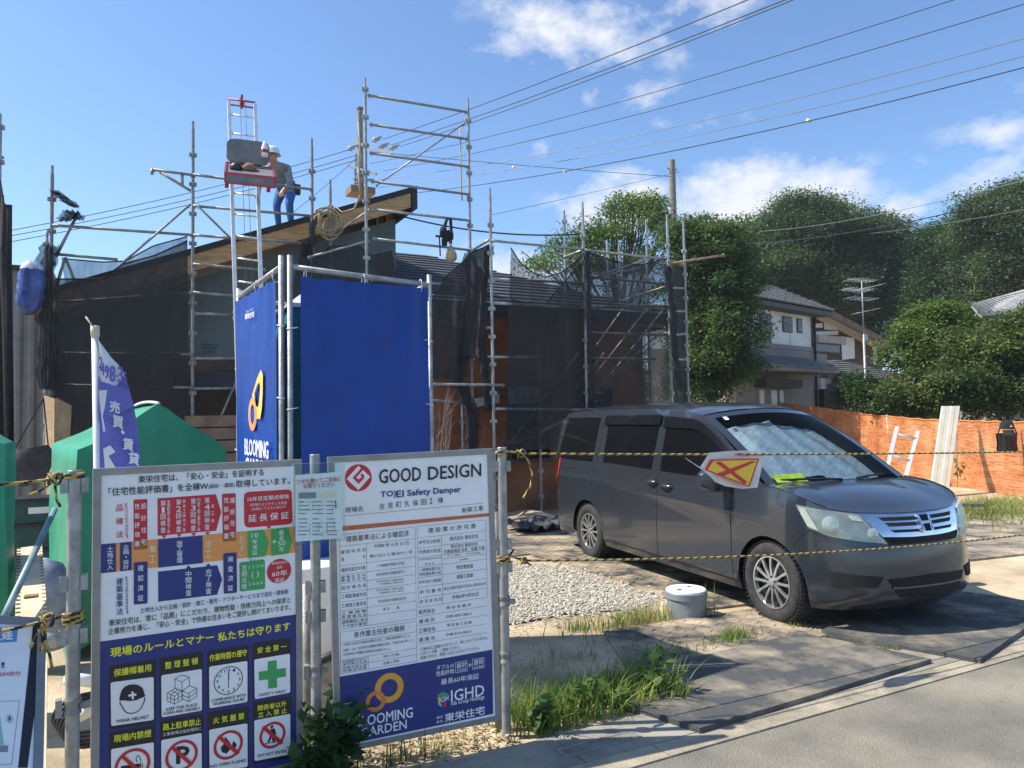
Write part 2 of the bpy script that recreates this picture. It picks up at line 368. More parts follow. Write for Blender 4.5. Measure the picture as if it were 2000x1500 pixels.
def column(s, sg):
    zb, zt = zbot(s), ztop(s); x, y = plan(s); zc = min(zt-.1, zcr(x)); lo = zb
    lv = [lerp(lo, zc-.06, t) for t in (0, .06, .14, .25, .4, .6, .8, 1)] if zb < zc-.1 else [lerp(zb, zc-.06, t) for t in (0, .06, .14, .25, .4, .6, .8, 1)]
    lv += [zc-.035, zc-.015, zc+.004, zc+.03, lerp(zc+.03, zt, .33), lerp(zc+.03, zt, .66), zt]
    return [S(s, z, 0, sg) for z in lv]
body = MB()
for sg in (-1, 1):
    body.grid([column(s, sg) for s in st], flip=(sg < 0))
# hood
cowl = lambda y: Vector((.12-.24*(y/.74)**2, y, 1.118-.008*(y/.74)**2))
hr = []
for j in range(25):
    v = -1+2*j/24; s = s_x(.40)*abs(v)**.9; f = S(s, ztop(s), 0, -1 if v < 0 else 1); c = cowl(v*.765); row = []
    for i in range(13):
        t = i/12; p = f.lerp(c, t); crown = .03*math.sin(math.pi*min(1, t*1.1+.0))*(1-.55*v*v)+.018*math.sin(math.pi*t)*math.exp(-((abs(v)-.72)/.13)**2)
        sg_ = -1 if v < 0 else 1; ed_ = S(s_x(.40), ztop(s_x(.40)), 0, sg_).lerp(cowl(sg_*.765), t); xq = lerp(.40, -.12, t); Q_ = S(s_x(xq), ztop(s_x(xq)), 0, sg_); w_ = max(0, (abs(v)-.62)/.38)**2
        p.z += crown*(.5 if t < .1 else 1)*(1-w_); p += (Q_-ed_)*w_; p.z += .0006; row.append(p)
    hr.append(row)
body.grid(hr, flip=False)
# side of greenhouse
def yf(z): return interp([1.05, 1.12, 1.17, 1.3, 1.45, 1.6, 1.68, 1.74, 1.78], [.812, .803, .792, .765, .73, .693, .668, .636, .605], z)
def redge(x): return interp([-3.95, -3.85, -2.9, -2.0, -1.5, -1.2, -1.0, -.88, -.6, -.3, 0, .05], [1.66, 1.755, 1.772, 1.772, 1.758, 1.733, 1.70, 1.66, 1.505, 1.322, 1.118, 1.08], x)
def belt(x): return interp([-4.03, -2.65, -1.67, -.4, 0, .25], [1.16, 1.155, 1.128, 1.10, 1.108, 1.085], x)
xs = [-3.97, -3.93, -3.86, -3.7]+list(np.arange(-3.5, -1.2, .2))+list(np.arange(-1.2, .03, .06))+[.03]
for sg in (-1, 1):
    rows = []
    for x in xs:
        z0, z1 = belt(x), redge(x); rows.append([Vector((x, sg*yf(lerp(z0, max(z0+.001, z1), t)), lerp(z0, max(z0+.001, z1), t))) for t in np.linspace(0, 1, 9)])
    body.grid(rows, flip=(sg < 0))
# roof
def rz(x, v): e = redge(x); return e+(.062 if x > -1.2 else .07)*(1-abs(v)**2.6)
rx = [-3.9, -3.8, -3.6, -3.2, -2.8, -2.4, -2.0, -1.7, -1.4, -1.2, -1.06, -.97]
rows = []
for x in rx:
    row = []
    for j in range(21):
        v = -1+j/10; xx = x+(.10*(1-v*v) if x > -1.3 else 0)*(1 if x > -1.1 else .5); row.append(Vector((xx-(.0 if x > -3.8 else .04*(1-v*v)), v*yf(redge(x)), rz(x, v))))
    rows.append(row)
body.grid(rows, flip=True)
# header and A pillars around the windscreen
def wsp(sv, v):   # sv 0 bottom..1 top, v -1..1
    a = Vector((.02, .775*v, 1.112)); bq = Vector((-.95, .668*v, 1.685)); p = a.lerp(bq, sv)
    bow = (1-v*v); p.x += bow*(.105 if True else 0); p.z += bow*lerp(.006, .060, sv)+.03*math.sin(math.pi*sv); return p
for sg in (-1, 1):
    body.grid([[wsp(t, sg*u) for u in (.89, .93, 1.0)] for t in np.linspace(0, 1, 13)], flip=(sg < 0))
body.grid([[wsp(t, v) for v in np.linspace(-1, 1, 21)] for t in (.93, 1.0)])
# rear closing wall
body.grid([[Vector((-3.93-.03*(1-t), v*yf(lerp(1.15, 1.7, t)), lerp(1.15, 1.72, t))) for v in np.linspace(-1, 1, 5)] for t in (0, .5, 1)])
bo = body.build('body', paint, van, autos=R_(38))
# underbody and inner boxes, near-black to block light and darken the wheel arches
ub = MB(); ub.box(-3.9, .5, -.58, .58, .2, .80).box(-2.55, -.42, -.76, .76, .22, .9).box(-3.9, -3.5, -.7, .7, .26, .9); ub.box(-3.8, -.6, -.62, .62, .9, 1.06); ub.build('underbody', dark_gap, van)
# windscreen, sunshade, dashboard
wb = MB(); wb.grid([[wsp(t, v)+Vector((.004, 0, .004)) for v in np.linspace(-.89, .89, 19)] for t in np.linspace(.03, .93, 10)]); ws = wb.build('windscreen', wsg, van, True)
tag(ws, 'windscreen with a silver foil sunshade behind it')
sb = MB()
for (va, vb, t0, t1, k) in ((-.84, .02, .13, .90, 0), (-.05, .80, .05, .84, 1)):
    rows = []
    for i in range(27):
        t = i/26; row = []
        for j in range(15):
            v = lerp(va, vb, j/14); q = lerp(t0, t1-.16*(v-va if k else (vb-v))*.6, t); p = wsp(q, v)
            fold = .014*abs(((v*3.0+t*.35) % 1)-.5)*2+.0022*math.sin(i*2.3+j*1.1)*math.sin(j*2.9+i*.7); p += Vector((-.075-fold-.05*t*k, 0, -.06-fold)); row.append(p)
        rows.append(row)
    sb.grid(rows)
sb.build('sunshade', shadeM, van)
db = MB(); db.grid([[Vector((lerp(.1, -.55, t)-.2*v*v*(1-t), v*.76, 1.095-.03*t+(.018 if (abs(v) < .6 and .1 < t < .5) else 0))) for v in np.linspace(-1, 1, 15)] for t in np.linspace(0, 1, 7)])
db.build('dashboard', black_p, van)
vb_ = MB(); vb_.grid([[wsp(.035+.022*i, -.82+.062*j)+Vector((-.022-.008*math.sin(j*2.1+i), 0, -.022)) for j in range(7)] for i in range(5)]); vb_.build('folded_vest', vestM, van)
wp = MB()
for (ya, yb) in ((-.05, -.62), (.62, .12)):
    wp.tube([Vector((.125-.24*(lerp(ya, yb, t)/.74)**2, lerp(ya, yb, t), 1.128+.012*math.sin(t*3.1))) for t in np.linspace(0, 1, 9)], .011, 6)
wp.build('wiper', black_p, van)
stk = MB(); p = [wsp(.86, -.80), wsp(.86, -.745), wsp(.915, -.745), wsp(.915, -.80)]; stk.poly([q+Vector((.008, 0, .008)) for q in p]); stk.build('sticker', white_p, van)
# side windows: strips following the side sheet
def strip(name, xr, xf, z0, z1, mat, e=.004, n=14, par=None, sg=-1, m=12):
    bb = MB(); rows = []
    for i in range(n):
        t = i/(n-1); a, c = xr(t), xf(t); row = []
        for j in range(m):
            x = lerp(a, c, j/(m-1)); z = lerp(z0(x), z1(x), t); row.append(Vector((x, sg*(yf(z)+e), z)))
        rows.append(row)
    return bb.grid(rows, flip=(sg > 0)).build(name, mat, par or van, True)
for sg in (-1, 1):
    strip('side_window', lambda t: lerp(-3.90, -3.80, t), lambda t: -2.96+.02*t, lambda x: 1.15, lambda x: 1.685, tint_g, sg=sg)
    strip('side_window', lambda t: -2.70-.02*t, lambda t: -1.67+.02*t, lambda x: belt(x)+.005, lambda x: 1.625, tint_g, sg=sg)
    frm = lambda x: min(1.60, redge(x)-.075) if x > -1.15 else 1.60
    strip('side_window', lambda t: -1.50-.02*t, lambda t: -.40-.0*t, lambda x: belt(x)+.005, lambda x: max(belt(x)+.02, min(1.60, interp([-1.5, -1.0, -.8, -.6, -.40], [1.60, 1.585, 1.52, 1.42, 1.29], x))), tint_g, sg=sg)
    strip('quarter_window', lambda t: -.36, lambda t: -.17, lambda x: belt(x)+.012, lambda x: max(belt(x)+.02, interp([-.36, -.17], [1.255, 1.135], x)), tint_g, sg=sg)
    strip('window_visor', lambda t: -2.80, lambda t: -1.62, lambda x: 1.60, lambda x: 1.705, visorM, e=.022, sg=sg)
    strip('window_visor', lambda t: -1.56, lambda t: -.42, lambda x: interp([-1.56, -1.0, -.8, -.6, -.42], [1.575, 1.56, 1.495, 1.40, 1.30], x), lambda x: interp([-1.56, -1.0, -.8, -.6, -.42], [1.69, 1.655, 1.57, 1.46, 1.345], x), visorM, e=.02, sg=sg)
    strip('window_trim', lambda t: -2.72, lambda t: -.38, lambda x: belt(x)-.012, lambda x: belt(x)+.008, black_p, e=.008, n=2, sg=sg, m=24)
# thin seams, on the right side and front
def seam(bb, pts, w=.007, e=.0025, sg=-1):
    for (s0, z0), (s1, z1) in zip(pts[:-1], pts[1:]):
        n = max(2, int(abs(s1-s0)/.04)+int(abs(z1-z0)/.04)); dl = math.hypot(s1-s0, z1-z0); nx, nz_ = -(z1-z0)/dl*w/2, (s1-s0)/dl*w/2
        bb.grid([[S(lerp(s0, s1, i/n)+nx, lerp(z0, z1, i/n)+nz_, e, sg), S(lerp(s0, s1, i/n)-nx, lerp(z0, z1, i/n)-nz_, e, sg)] for i in range(n+1)], flip=True)
sm_ = MB(); X = s_x
for sg in (-1, 1):
    seam(sm_, [(X(-.36), .27), (X(-.36), .95), (X(-.34), 1.095)], sg=sg); seam(sm_, [(X(-1.52), .30), (X(-1.52), 1.12)], sg=sg)
    seam(sm_, [(X(-2.9), 1.14), (X(-2.9), .88), (X(-2.72), .62), (X(-2.62), .42)], sg=sg)
    seam(sm_, [(X(-2.6), .285), (X(-.29), .262)], w=.01, sg=sg)
    seam(sm_, [(X(.36), .655), (s_x(.42), .74), (s_x(.50), .80)], sg=sg)
    seam(sm_, [(X(-2.9), 1.075), (X(-3.9), 1.09)], w=.012, sg=sg)
    for xx in (-1.53, -2.84):
        sm_.grid([[Vector((xx-.004, sg*(yf(z)+.003), z)), Vector((xx+.004, sg*(yf(z)+.003), z))] for z in np.linspace(1.13, 1.76, 9)], flip=(sg < 0))
for sg in (-1, 1):
    P_ = [S(s_x(x), ztop(s_x(x))+.004, .0, sg) for x in np.linspace(.60, -.02, 16)]; sm_.tube(P_, .0045, 5)
sm_.build('panel_seams', dark_gap, van)
def patch(name, top, bot, mat, e=.006, n=16, m=7, bul=0.0, sides=(-1,), par=None):
    bb = MB()
    for sg in sides:
        rows = []
        for i in range(n+1):
            a = i/n; (s0, z0), (s1, z1) = top(a), bot(a)
            rows.append([S(lerp(s0, s1, j/m), lerp(z0, z1, j/m), e+bul*math.sin(math.pi*min(max(a, .02), .98))*math.sin(math.pi*j/m), sg) for j in range(m+1)])
        bb.grid(rows, flip=(sg < 0))
        if e > .004:  # rim back to the body
            for edge in (0, m): bb.grid([[r_[edge] for r_ in rows], [S(lerp(*(lambda q: (q[0], q[0]))(top(i/n) if edge == 0 else bot(i/n)), 0), (top(i/n) if edge == 0 else bot(i/n))[1], -.002, sg) for i in range(n+1)]])
    return bb.build(name, mat, par or van, True)
def pw(ps): 
    n = len(ps)-1
    def f(a):
        k = min(n-1, int(a*n)); t = a*n-k; return (lerp(ps[k][0], ps[k+1][0], t), lerp(ps[k][1], ps[k+1][1], t))
    return f
lglass = glassM('lamp_glass', (.55, .55, .45), .10, .04)
refl = M('lamp_reflector', (.34, .35, .34), .22, .55, .2, 9)
for sg in (-1, 1):
    hl = patch('headlight', pw([(X(.40), .985), (s_x(.52), .968), (s_x(.64), .95), (s_y(.545), .925)]), pw([(X(.50), .815), (s_x(.62), .765), (s_x(.755), .735), (s_y(.37), .712)]), refl, .008, bul=.004, sides=(sg,))
    patch('lamp_glass', pw([(X(.405), .982), (s_x(.52), .966), (s_x(.64), .948), (s_y(.547), .923)]), pw([(X(.50), .817), (s_x(.62), .767), (s_x(.755), .737), (s_y(.372), .714)]), lglass, .030, bul=.012, sides=(sg,), par=hl)
    patch('turn_signal', pw([(X(.415), .972), (s_x(.475), .962)]), pw([(X(.49), .83), (s_x(.56), .80)]), lensM, .018, sides=(sg,), par=hl); patch('lamp_bezel', pw([(s_x(.72), .925), (s_y(.56), .912)]), pw([(s_x(.74), .885), (s_y(.53), .875)]), lensM, .016, sides=(sg,), par=hl)
    for (sc, zc_, r) in ((s_x(.63), .852, .062), (s_y(.47), .785, .044)):
        bb = MB(); bb.grid([[S(sc+r*q*math.cos(k/20*6.2832), zc_+r*q*math.sin(k/20*6.2832), .024-.012*q*q, sg) for k in range(20)] for q in (1.0, .8, .5, .05)], True, flip=(sg > 0)); bb.build('lamp_lens', M('lamp_projector', (.55, .56, .55), .1, .5, .1, 8), hl, True)
    patch('tail_light', pw([(X(-3.78), 1.17), (X(-3.93)+.02, 1.18), (s_x(-3.99), 1.18)]), pw([(X(-3.86), .76), (X(-3.95)+.02, .75), (s_x(-4.0), .75)]), tailM, .008, sides=(sg,))
    patch('fog_recess', pw([(X(.60), .505), (s_y(.42), .475)]), pw([(X(.62), .40), (s_y(.47), .395)]), dark_gap, .007, sides=(sg,))
# grille: one chrome plate with dark slots, black band below
def fr(y0, y1): return lambda a: s_y(abs(lerp(y0, y1, a)))
def front(name, pts_top, pts_bot, mat, e, n=24, m=5, par=None):
    bb = MB(); rows = []
    for i in range(n+1):
        a = i/n; (y0, z0), (y1, z1) = pw(pts_top)(a), pw(pts_bot)(a); row = []
        for j in range(m+1):
            y = lerp(y0, y1, j/m); row.append(S(s_y(abs(y)), lerp(z0, z1, j/m), e, 1 if y >= 0 else -1))
        rows.append(row)
    bb.grid(rows, flip=True)
    for edge in (0, m): 
        bb.grid([[r_[edge] for r_ in rows], [r_[edge]-Vector((e+.01, 0, 0)) for r_ in rows]], flip=(edge == 0))
    return bb.build(name, mat, par or van, autos=R_(40))
grl = front('grille', [(-.55, .930), (-.2, .918), (.2, .918), (.55, .930)], [(-.40, .762), (-.15, .752), (.15, .752), (.40, .762)], chrome, .012)
for (z, w, yy) in ((.888, .013, .40), (.848, .013, .36), (.80, .010, .33)):
    for sg in (-1, 1): front('grille_slot', [(sg*.07, z+w-.004), (sg*yy, z+w)], [(sg*.07, z-w-.004), (sg*(yy-.03), z-w)], dark_gap, .0145, 10, 2, grl)
front('lower_grille', [(-.39, .758), (.39, .758)], [(-.36, .700), (.36, .700)], dark_gap, .004)
front('air_intake', [(-.40, .455), (0, .47), (.40, .455)], [(-.30, .315), (0, .30), (.30, .315)], dark_gap, .004)
front('intake_bar', [(-.36, .395), (.36, .395)], [(-.36, .382), (.36, .382)], M('satin_trim', (.12, .12, .13), .4, .5), .010)
# badge: H in a rounded frame
def nb(y, z, e=.03): return S(s_y(abs(y)), z, e, 1 if y >= 0 else -1)
bd = MB()
for q in ([(-.062, .905), (-.045, .905), (-.030, .79), (-.042, .79)], [(.062, .905), (.045, .905), (.030, .79), (.042, .79)], [(-.042, .862), (.042, .862), (.040, .843), (-.040, .843)]):
    bd.poly([nb(y, z, .036) for y, z in q])
    for a, c in zip(q, q[1:]+q[:1]): bd.poly([nb(*a, .036), nb(*c, .036), nb(*c, .018), nb(*a, .018)])
bg_ = bd.build('badge', chrome, grl)
bk = MB(); ring = [(.072*max(-1, min(1, 1.25*math.cos(k/24*6.2832)))*(.82+.18*(math.sin(k/24*6.2832)+1)/2), .848+.068*max(-1, min(1, 1.25*math.sin(k/24*6.2832)))) for k in range(24)]
bk.poly([nb(y, z, .020) for y, z in ring]); bk.mat(1)
for a, c in zip(ring, ring[1:]+ring[:1]):
    ai, ci = [((q[0])*.88, .848+(q[1]-.848)*.88) for q in (a, c)]; bk.poly([nb(*a, .034), nb(*c, .034), nb(*ci, .034), nb(*ai, .034)]); bk.poly([nb(*a, .034), nb(*c, .034), nb(*c, .01), nb(*a, .01)])
bk.build('badge_frame', [dark_gap, chrome], grl)
# handles, mirrors
for sg in (-1, 1):
    for xa, xb, z in ((-1.71, -1.50, 1.03), (-1.46, -1.24, 1.005)):
        bb = MB(); bb.tube([Vector((lerp(xa, xb, t), sg*(.842+.032*math.sin(math.pi*min(1, max(0, t)))), z-.012*t)) for t in np.linspace(0, 1, 9)], [.008, .014, .015, .016, .016, .016, .015, .014, .008], 8); bb.build('door_handle', paint, van, True)
        bb = MB(); bb.grid([[Vector((lerp(xa, xb, .5)+.075*q*math.cos(k/16*6.2832), sg*(.8455-.004*q), z-.006+.042*q*math.sin(k/16*6.2832))) for k in range(16)] for q in (1, .5, .02)], True, flip=(sg > 0)); bb.build('handle_cup', M('handle_recess', (.03, .032, .036), .4, .2), van, True)
    mr_ = MB(); rows = []
    for i in range(9):
        t = i/8; k = math.sin(math.pi*(.08+.84*t))**.5; cy = sg*(.86+.24*t)
        rows.append([Vector((-.44-.02*t+.085*k*max(-1, min(1, 1.3*math.cos(a)))*(1 if math.cos(a) > 0 else .55), cy, 1.125+.105*k*max(-1, min(1, 1.3*math.sin(a))))) for a in np.linspace(0, 2*math.pi, 17)[:-1]])
    mr_.grid(rows, True, flip=(sg > 0)); mr_.poly(rows[0][::-1]); mr_.poly(rows[-1])
    mo = mr_.build('wing_mirror', paint, van, True)
    bb = MB(); bb.beam((-.40, sg*.80, 1.06), (-.43, sg*.93, 1.05), .12, .05); bb.build('mirror_arm', black_p, mo)
# wheels
def wheel(cx, sg):
    c = (cx, sg*.735, ZC); o = MB(); w = .102
    o.lathe([(.205, -w*.7), (.235, -w*.98), (.285, -w), (.312, -w*.86), (.327, -w*.6), (.330, 0), (.327, w*.6), (.312, w*.86), (.285, w), (.235, w*.98), (.205, w*.7)], c, 48, 'y')
    for k in range(60):
        a = k/60*6.2832
        for (y0, y1, da) in ((-.09, -.035, .018), (.035, .09, -.018), (-.02, .02, 0)):
            p0 = Vector((c[0]+.331*math.cos(a+da), c[1]+y0, c[2]+.331*math.sin(a+da))); p1 = Vector((c[0]+.331*math.cos(a), c[1]+y1, c[2]+.331*math.sin(a))); o.beam(p0, p1, .016, .006, (math.cos(a), 0, math.sin(a)))
    wo = o.build('wheel', rubber, van, autos=R_(50))
    d = MB(); yo = sg*(.102*.72); yf_ = c[1]+yo
    d.lathe([(.208, -.012), (.208, 0.0)] if sg > 0 else [(.208, .012), (.208, 0.0)], (cx, yf_, ZC), 40, 'y')
    d.mat(1); d.lathe([(.205, sg*.035), (.203, 0), (.001, .0)], (cx, yf_-sg*.047, ZC), 40, 'y'); d.mat(0)
    d.lathe([(.196, -sg*.02), (.200, sg*.012), (.210, sg*.014), (.214, -sg*.004)], (cx, yf_, ZC), 48, 'y')
    for k in range(12):
        a = (k//2)/6*6.2832+.26*(1 if k % 2 else -1)+.3; r0, r1 = .045, .2
        ps = []
        for (r, wd, h) in ((r0, .011, .004), (.13, .0085, .012), (r1, .012, .006)):
            q = [(r*math.cos(a)-wd*math.sin(a)*t, r*math.sin(a)+wd*math.cos(a)*t) for t in (-1, 1)]
            ps.append([Vector((cx+q[0][0], yf_+sg*(h-.02), ZC+q[0][1])), Vector((cx+q[0][0]*1, yf_+sg*h, ZC+q[0][1])), Vector((cx+q[1][0], yf_+sg*h, ZC+q[1][1])), Vector((cx+q[1][0], yf_+sg*(h-.02), ZC+q[1][1]))])
        d.grid(ps)
    d.lathe([(.062, -sg*.02), (.060, sg*.004), (.03, sg*.008), (.028, sg*.014), (.001, sg*.014)], (cx, yf_, ZC), 24, 'y')
    d.mat(1)
    for k in range(5):
        a = k/5*6.2832+.3; d.lathe([(.008, 0), (.008, sg*.016), (.001, sg*.016)], (cx+.046*math.cos(a), yf_, ZC+.046*math.sin(a)), 8, 'y')
    d.build('rim', [alloyM, alloyD], wo, autos=R_(35))
for cx in (XF, XR):
    for sg in (-1, 1): wheel(cx, sg)

# ------------------------------------------------------------------ writing on flat panels
class Panel:
    """a flat board in the world: origin, unit axes u (along the writing), v (up), n (towards the reader)"""
    def __init__(s, o, u, v): s.o = Vector(o); s.u = Vector(u).normalized(); s.v = Vector(v).normalized(); s.n = s.u.cross(s.v); s.lay = {}; s.txt = []
    def uv(s, px, py):
        d = Vector(ray(px, py)); t = (s.o-Vector(C0)).dot(s.n)/d.dot(s.n); p = Vector(C0)+d*t-s.o; return (p.dot(s.u), p.dot(s.v))
    def at(s, uv, e=0.0): return s.o+s.u*uv[0]+s.v*uv[1]+s.n*e
    def zoom(s, ox, oy, k): s.z = (ox, oy, k); return s
    def q(s, x, y): return s.uv(s.z[0]+x/s.z[2], s.z[1]+y/s.z[2])
    def poly(s, col, pts, lv=1): s.lay.setdefault((col, lv), []).append([s.q(*p) for p in pts]); return s
    def uvpoly(s, col, pts, lv=1): s.lay.setdefault((col, lv), []).append(list(pts)); return s
    def rrect(s, col, a, b_, c, d, r=.12, lv=1):
        A, B, Cc, D = [Vector(s.q(*p)) for p in (a, b_, c, d)]; P = [A, B, Cc, D]; out = []
        rad = r*min((B-A).length, (D-A).length)
        for i in range(4):
            p, a0, a1 = P[i], P[i-1], P[(i+1) % 4]; d0 = (a0-p).normalized(); d1 = (a1-p).normalized()
            for k in range(5):
                t = k/4; out.append(tuple((p+d0*rad*(1-t)**2+d1*rad*t*t)))
        return s.uvpoly(col, out, lv)
    def line(s, col, p, q_, w=.0013, lv=1):
        a, c = Vector(s.q(*p)), Vector(s.q(*q_)); d = (c-a).normalized(); n = Vector((-d.y, d.x))*w/2; return s.uvpoly(col, [tuple(a+n), tuple(a-n), tuple(c-n), tuple(c+n)], lv)
    def pl(s, col, pts, w=.003, lv=3, closed=False):
        pts = list(pts)+([pts[0]] if closed else [])
        for a, c in zip(pts[:-1], pts[1:]): s.line(col, a, c, w, lv)
        return s
    def ring(s, col, c, r, w, lv=2, n=40, a0=0, a1=6.28319, asp=1.0):
        c = Vector(s.q(*c)); r = r/s.z[2]*s.sc; w = w/s.z[2]*s.sc
        for k in range(n):
            t0, t1 = a0+(a1-a0)*k/n, a0+(a1-a0)*(k+1)/n; f = lambda t, q_: (c.x+q_*asp*math.cos(t), c.y+q_*math.sin(t)); s.uvpoly(col, [f(t0, r), f(t1, r), f(t1, r-w), f(t0, r-w)], lv)
        return s
    def disc(s, col, c, r, lv=1, n=40):
        c = Vector(s.q(*c)); r = r/s.z[2]*s.sc; return s.uvpoly(col, [(c.x+r*math.cos(k/n*6.28319), c.y+r*math.sin(k/n*6.28319)) for k in range(n)], lv)
    def T(s, col, txt, p, q_, h, bold=0.0, lv=3):
        s.txt.append((col, lv, txt, s.q(*p), s.q(*q_), s.q(p[0], p[1]-h), bold)); return s
    def V(s, col, txt, xc, y0, y1, w, bold=0.0, lv=3, m=None, gap=.1):
        n = len(txt); st = (y1-y0)/n; m = s.slope if m is None else m
        for i, ch in enumerate(txt):
            if ch == ' ': continue
            yb = y0+st*(i+1)-st*gap/2; h = min(st*(1-gap), w*1.1); yb -= (st*(1-gap)-h)/2
            if ch in '・': h *= .3; yb -= st*.3
            ww = w*(.35 if ch in '・' else (.5 if ch in '1' else 1)); s.T(col, ch, (xc-ww/2, yb-m*ww/2), (xc+ww/2, yb+m*ww/2), h, bold, lv)
        return s
PANELS = []
def flush_panel(pn, root, names=('printed_panel', 'lettering'), split=True):
    """patches go to one mesh per colour; writing to one mesh per colour"""
    groups = {}
    for (col, lv), polys in pn.lay.items():
        g = groups.setdefault(col, MB())
        for ps in polys:
            P = [pn.at(q, .0012*lv) for q in ps]; a = sum((ps[i][0]*ps[(i+1) % len(ps)][1]-ps[(i+1) % len(ps)][0]*ps[i][1]) for i in range(len(ps)))
            g.poly(P if a > 0 else P[::-1])
    PANELS.append((pn, root, groups, names))
INK = {}
def ink(n, c, r=.45): INK[n] = M('print_'+n, c, r, 0, .04, 5); return n
for n_, c_ in (('white', (.83, .84, .85)), ('navy', (.016, .03, .19)), ('black', (.012, .013, .018)), ('red', (.55, .02, .035)), ('orange', (.80, .32, .085)), ('green', (.045, .36, .10)), ('yellow', (.85, .80, .05)),
               ('cream', (.85, .78, .55)), ('line', (.05, .055, .075)), ('brick', (.52, .13, .05)), ('amber', (.75, .36, .04)), ('rust', (.68, .22, .05)), ('grey', (.25, .26, .28)), ('teal', (.10, .38, .33)), ('sky', (.10, .28, .62)), ('gold', (.86, .52, .03)), ('violet', (.10, .09, .42)), ('lightg', (.25, .55, .45))): ink(n_, c_)
def finish_panels():
    jobs = []; cache = {}
    for pn, root, groups, names in PANELS:
        for t in pn.txt:
            k = t[2]
            if k not in cache:
                c = bpy.data.curves.new('t', 'FONT'); c.body = t[2]; c.resolution_u = 2; c.fill_mode = 'FRONT'
                o = bpy.data.objects.new('t', c); COL.objects.link(o); cache[k] = o
    bpy.context.view_layer.update(); dg = bpy.context.evaluated_depsgraph_get(); geo = {}
    for k, o in cache.items():
        me = o.evaluated_get(dg).to_mesh(); n = len(me.vertices)
        co = np.empty(n*3); me.vertices.foreach_get('co', co); co = co.reshape(-1, 3)[:, :2]
        geo[k] = (co, [tuple(p.vertices) for p in me.polygons], co.min(0) if n else None, co.max(0) if n else None); o.evaluated_get(dg).to_mesh_clear()
    for o in cache.values():
        c = o.data; bpy.data.objects.remove(o); bpy.data.curves.remove(c)
    for pn, root, groups, names in PANELS:
        tg = {}
        for (col, lv, txt, bl, br, tl, bold) in pn.txt:
            co, fs, mn, mxx = geo[txt]
            if mn is None: continue
            g = tg.setdefault(col, MB()); X = np.array(br)-np.array(bl); Y = np.array(tl)-np.array(bl); nn = (co-mn)/np.maximum(mxx-mn, 1e-6)
            uv = np.array(bl)+nn[:, :1]*X+nn[:, 1:]*Y; bw = np.linalg.norm(Y)*bold*.9
            for ci, (ox, oy) in enumerate(((0, 0), (bw, 0), (-bw, 0), (0, bw), (0, -bw)) if bold > .004 else ((0, 0),)):   # heavy type: strokes laid side by side
                b0 = len(g.v); g.v += [tuple(pn.at(q, .0012*lv+.00012*ci)) for q in uv+np.array([ox, oy])]
                for f in fs: g.face([b0+i for i in f])
        for col, g in groups.items(): g.build(names[0], INK[col] if col in INK else MATS[col], root)
        for col, g in tg.items(): g.build(names[1], INK[col] if col in INK else MATS[col], root)

frameM = M('board_frame_aluminium', (.27, .275, .28), .45, .55, .1, 8)
def board(name, label, tl, tr, H, depth, drop=0.0):
    """vertical board whose upper corners are seen at tl, tr; its right edge stands at the given depth"""
    P = dep(tr[0], tr[1], depth); d = Vector(ray(*tl)); A = Vector(C0)+d*((P.z+drop-CH)/d.z)
    u = (P-A).normalized(); v = Vector((0, 0, 1)); v = (v-u*v.dot(u)).normalized()
    pn = Panel(A, u, v); pn.W = (P-A).length; pn.H = H; pn.sc = None
    return pn
# right board ----------------------------------------------------------
rb = board('r', '', (642, 894), (960, 877), 1.40, 3.90, -.0146)
rb.sc = rb.W/318.0*1.06; rb.slope = -.12
def frame_board(pn, name, label, cat, mats='white'):
    c = pn.at((pn.W/2, -pn.H)); o = thing(name, label, cat, (c.x, c.y, c.z))
    fb = MB(); w, t = .026, .03
    def bar(u0, u1, v0, v1, e0=-t, e1=.006):
        fb.hexa([pn.at((u0, v0), e0), pn.at((u1, v0), e0), pn.at((u1, v0), e1), pn.at((u0, v0), e1), pn.at((u0, v1), e0), pn.at((u1, v1), e0), pn.at((u1, v1), e1), pn.at((u0, v1), e1)])
    bar(-.004, pn.W+.004, -w, .003); bar(-.004, pn.W+.004, -pn.H, -pn.H+w); bar(-.004, w, -pn.H+w, -w); bar(pn.W-w, pn.W+.004, -pn.H+w, -w)
    fb.build('frame', frameM, o)
    pb = MB(); pb.hexa([pn.at((w, -pn.H+w), -.02), pn.at((pn.W-w, -pn.H+w), -.02), pn.at((pn.W-w, -pn.H+w), 0), pn.at((w, -pn.H+w), 0), pn.at((w, -w), -.02), pn.at((pn.W-w, -w), -.02), pn.at((pn.W-w, -w), 0), pn.at((w, -w), 0)])
    pb.build('panel', INK[mats], o)
    return o
ro = frame_board(rb, 'notice_board', 'white construction permit board headed GOOD DESIGN, with a blue foot', 'notice board')
rb.zoom(640, 860, 5.882)
rb.disc('red', (352, 430), 138, 1)
rb.poly('white', [(352, 292), (488, 418), (352, 572), (216, 442)], 2)
rb.poly('red', [(385, 318), (400, 318), (408, 338), (325, 425), (352, 450), (395, 420), (372, 400), (400, 378), (418, 408), (415, 440), (352, 500), (285, 430)], 3)
rb.T('black', 'GOOD', (590, 497), (1070, 462), 160, .02).T('black', 'DESIGN', (1153, 455), (1760, 410), 150, .02)
rb.T('navy', 'TO)', (608, 672), (782, 656), 82, .03).T('navy', 'EI', (790, 655), (872, 649), 76, .03).T('navy', 'Safety', (912, 660), (1180, 636), 88, .03).T('navy', 'Damper', (1213, 636), (1528, 612), 86, .03)
for i, ch in enumerate('吉見町久保田2棟'):
    x = 592+i*96; rb.T('black', ch, (x, 797-i*10.5), (x+(62 if ch != '2' else 32), 791-i*10.5), 68, .004)
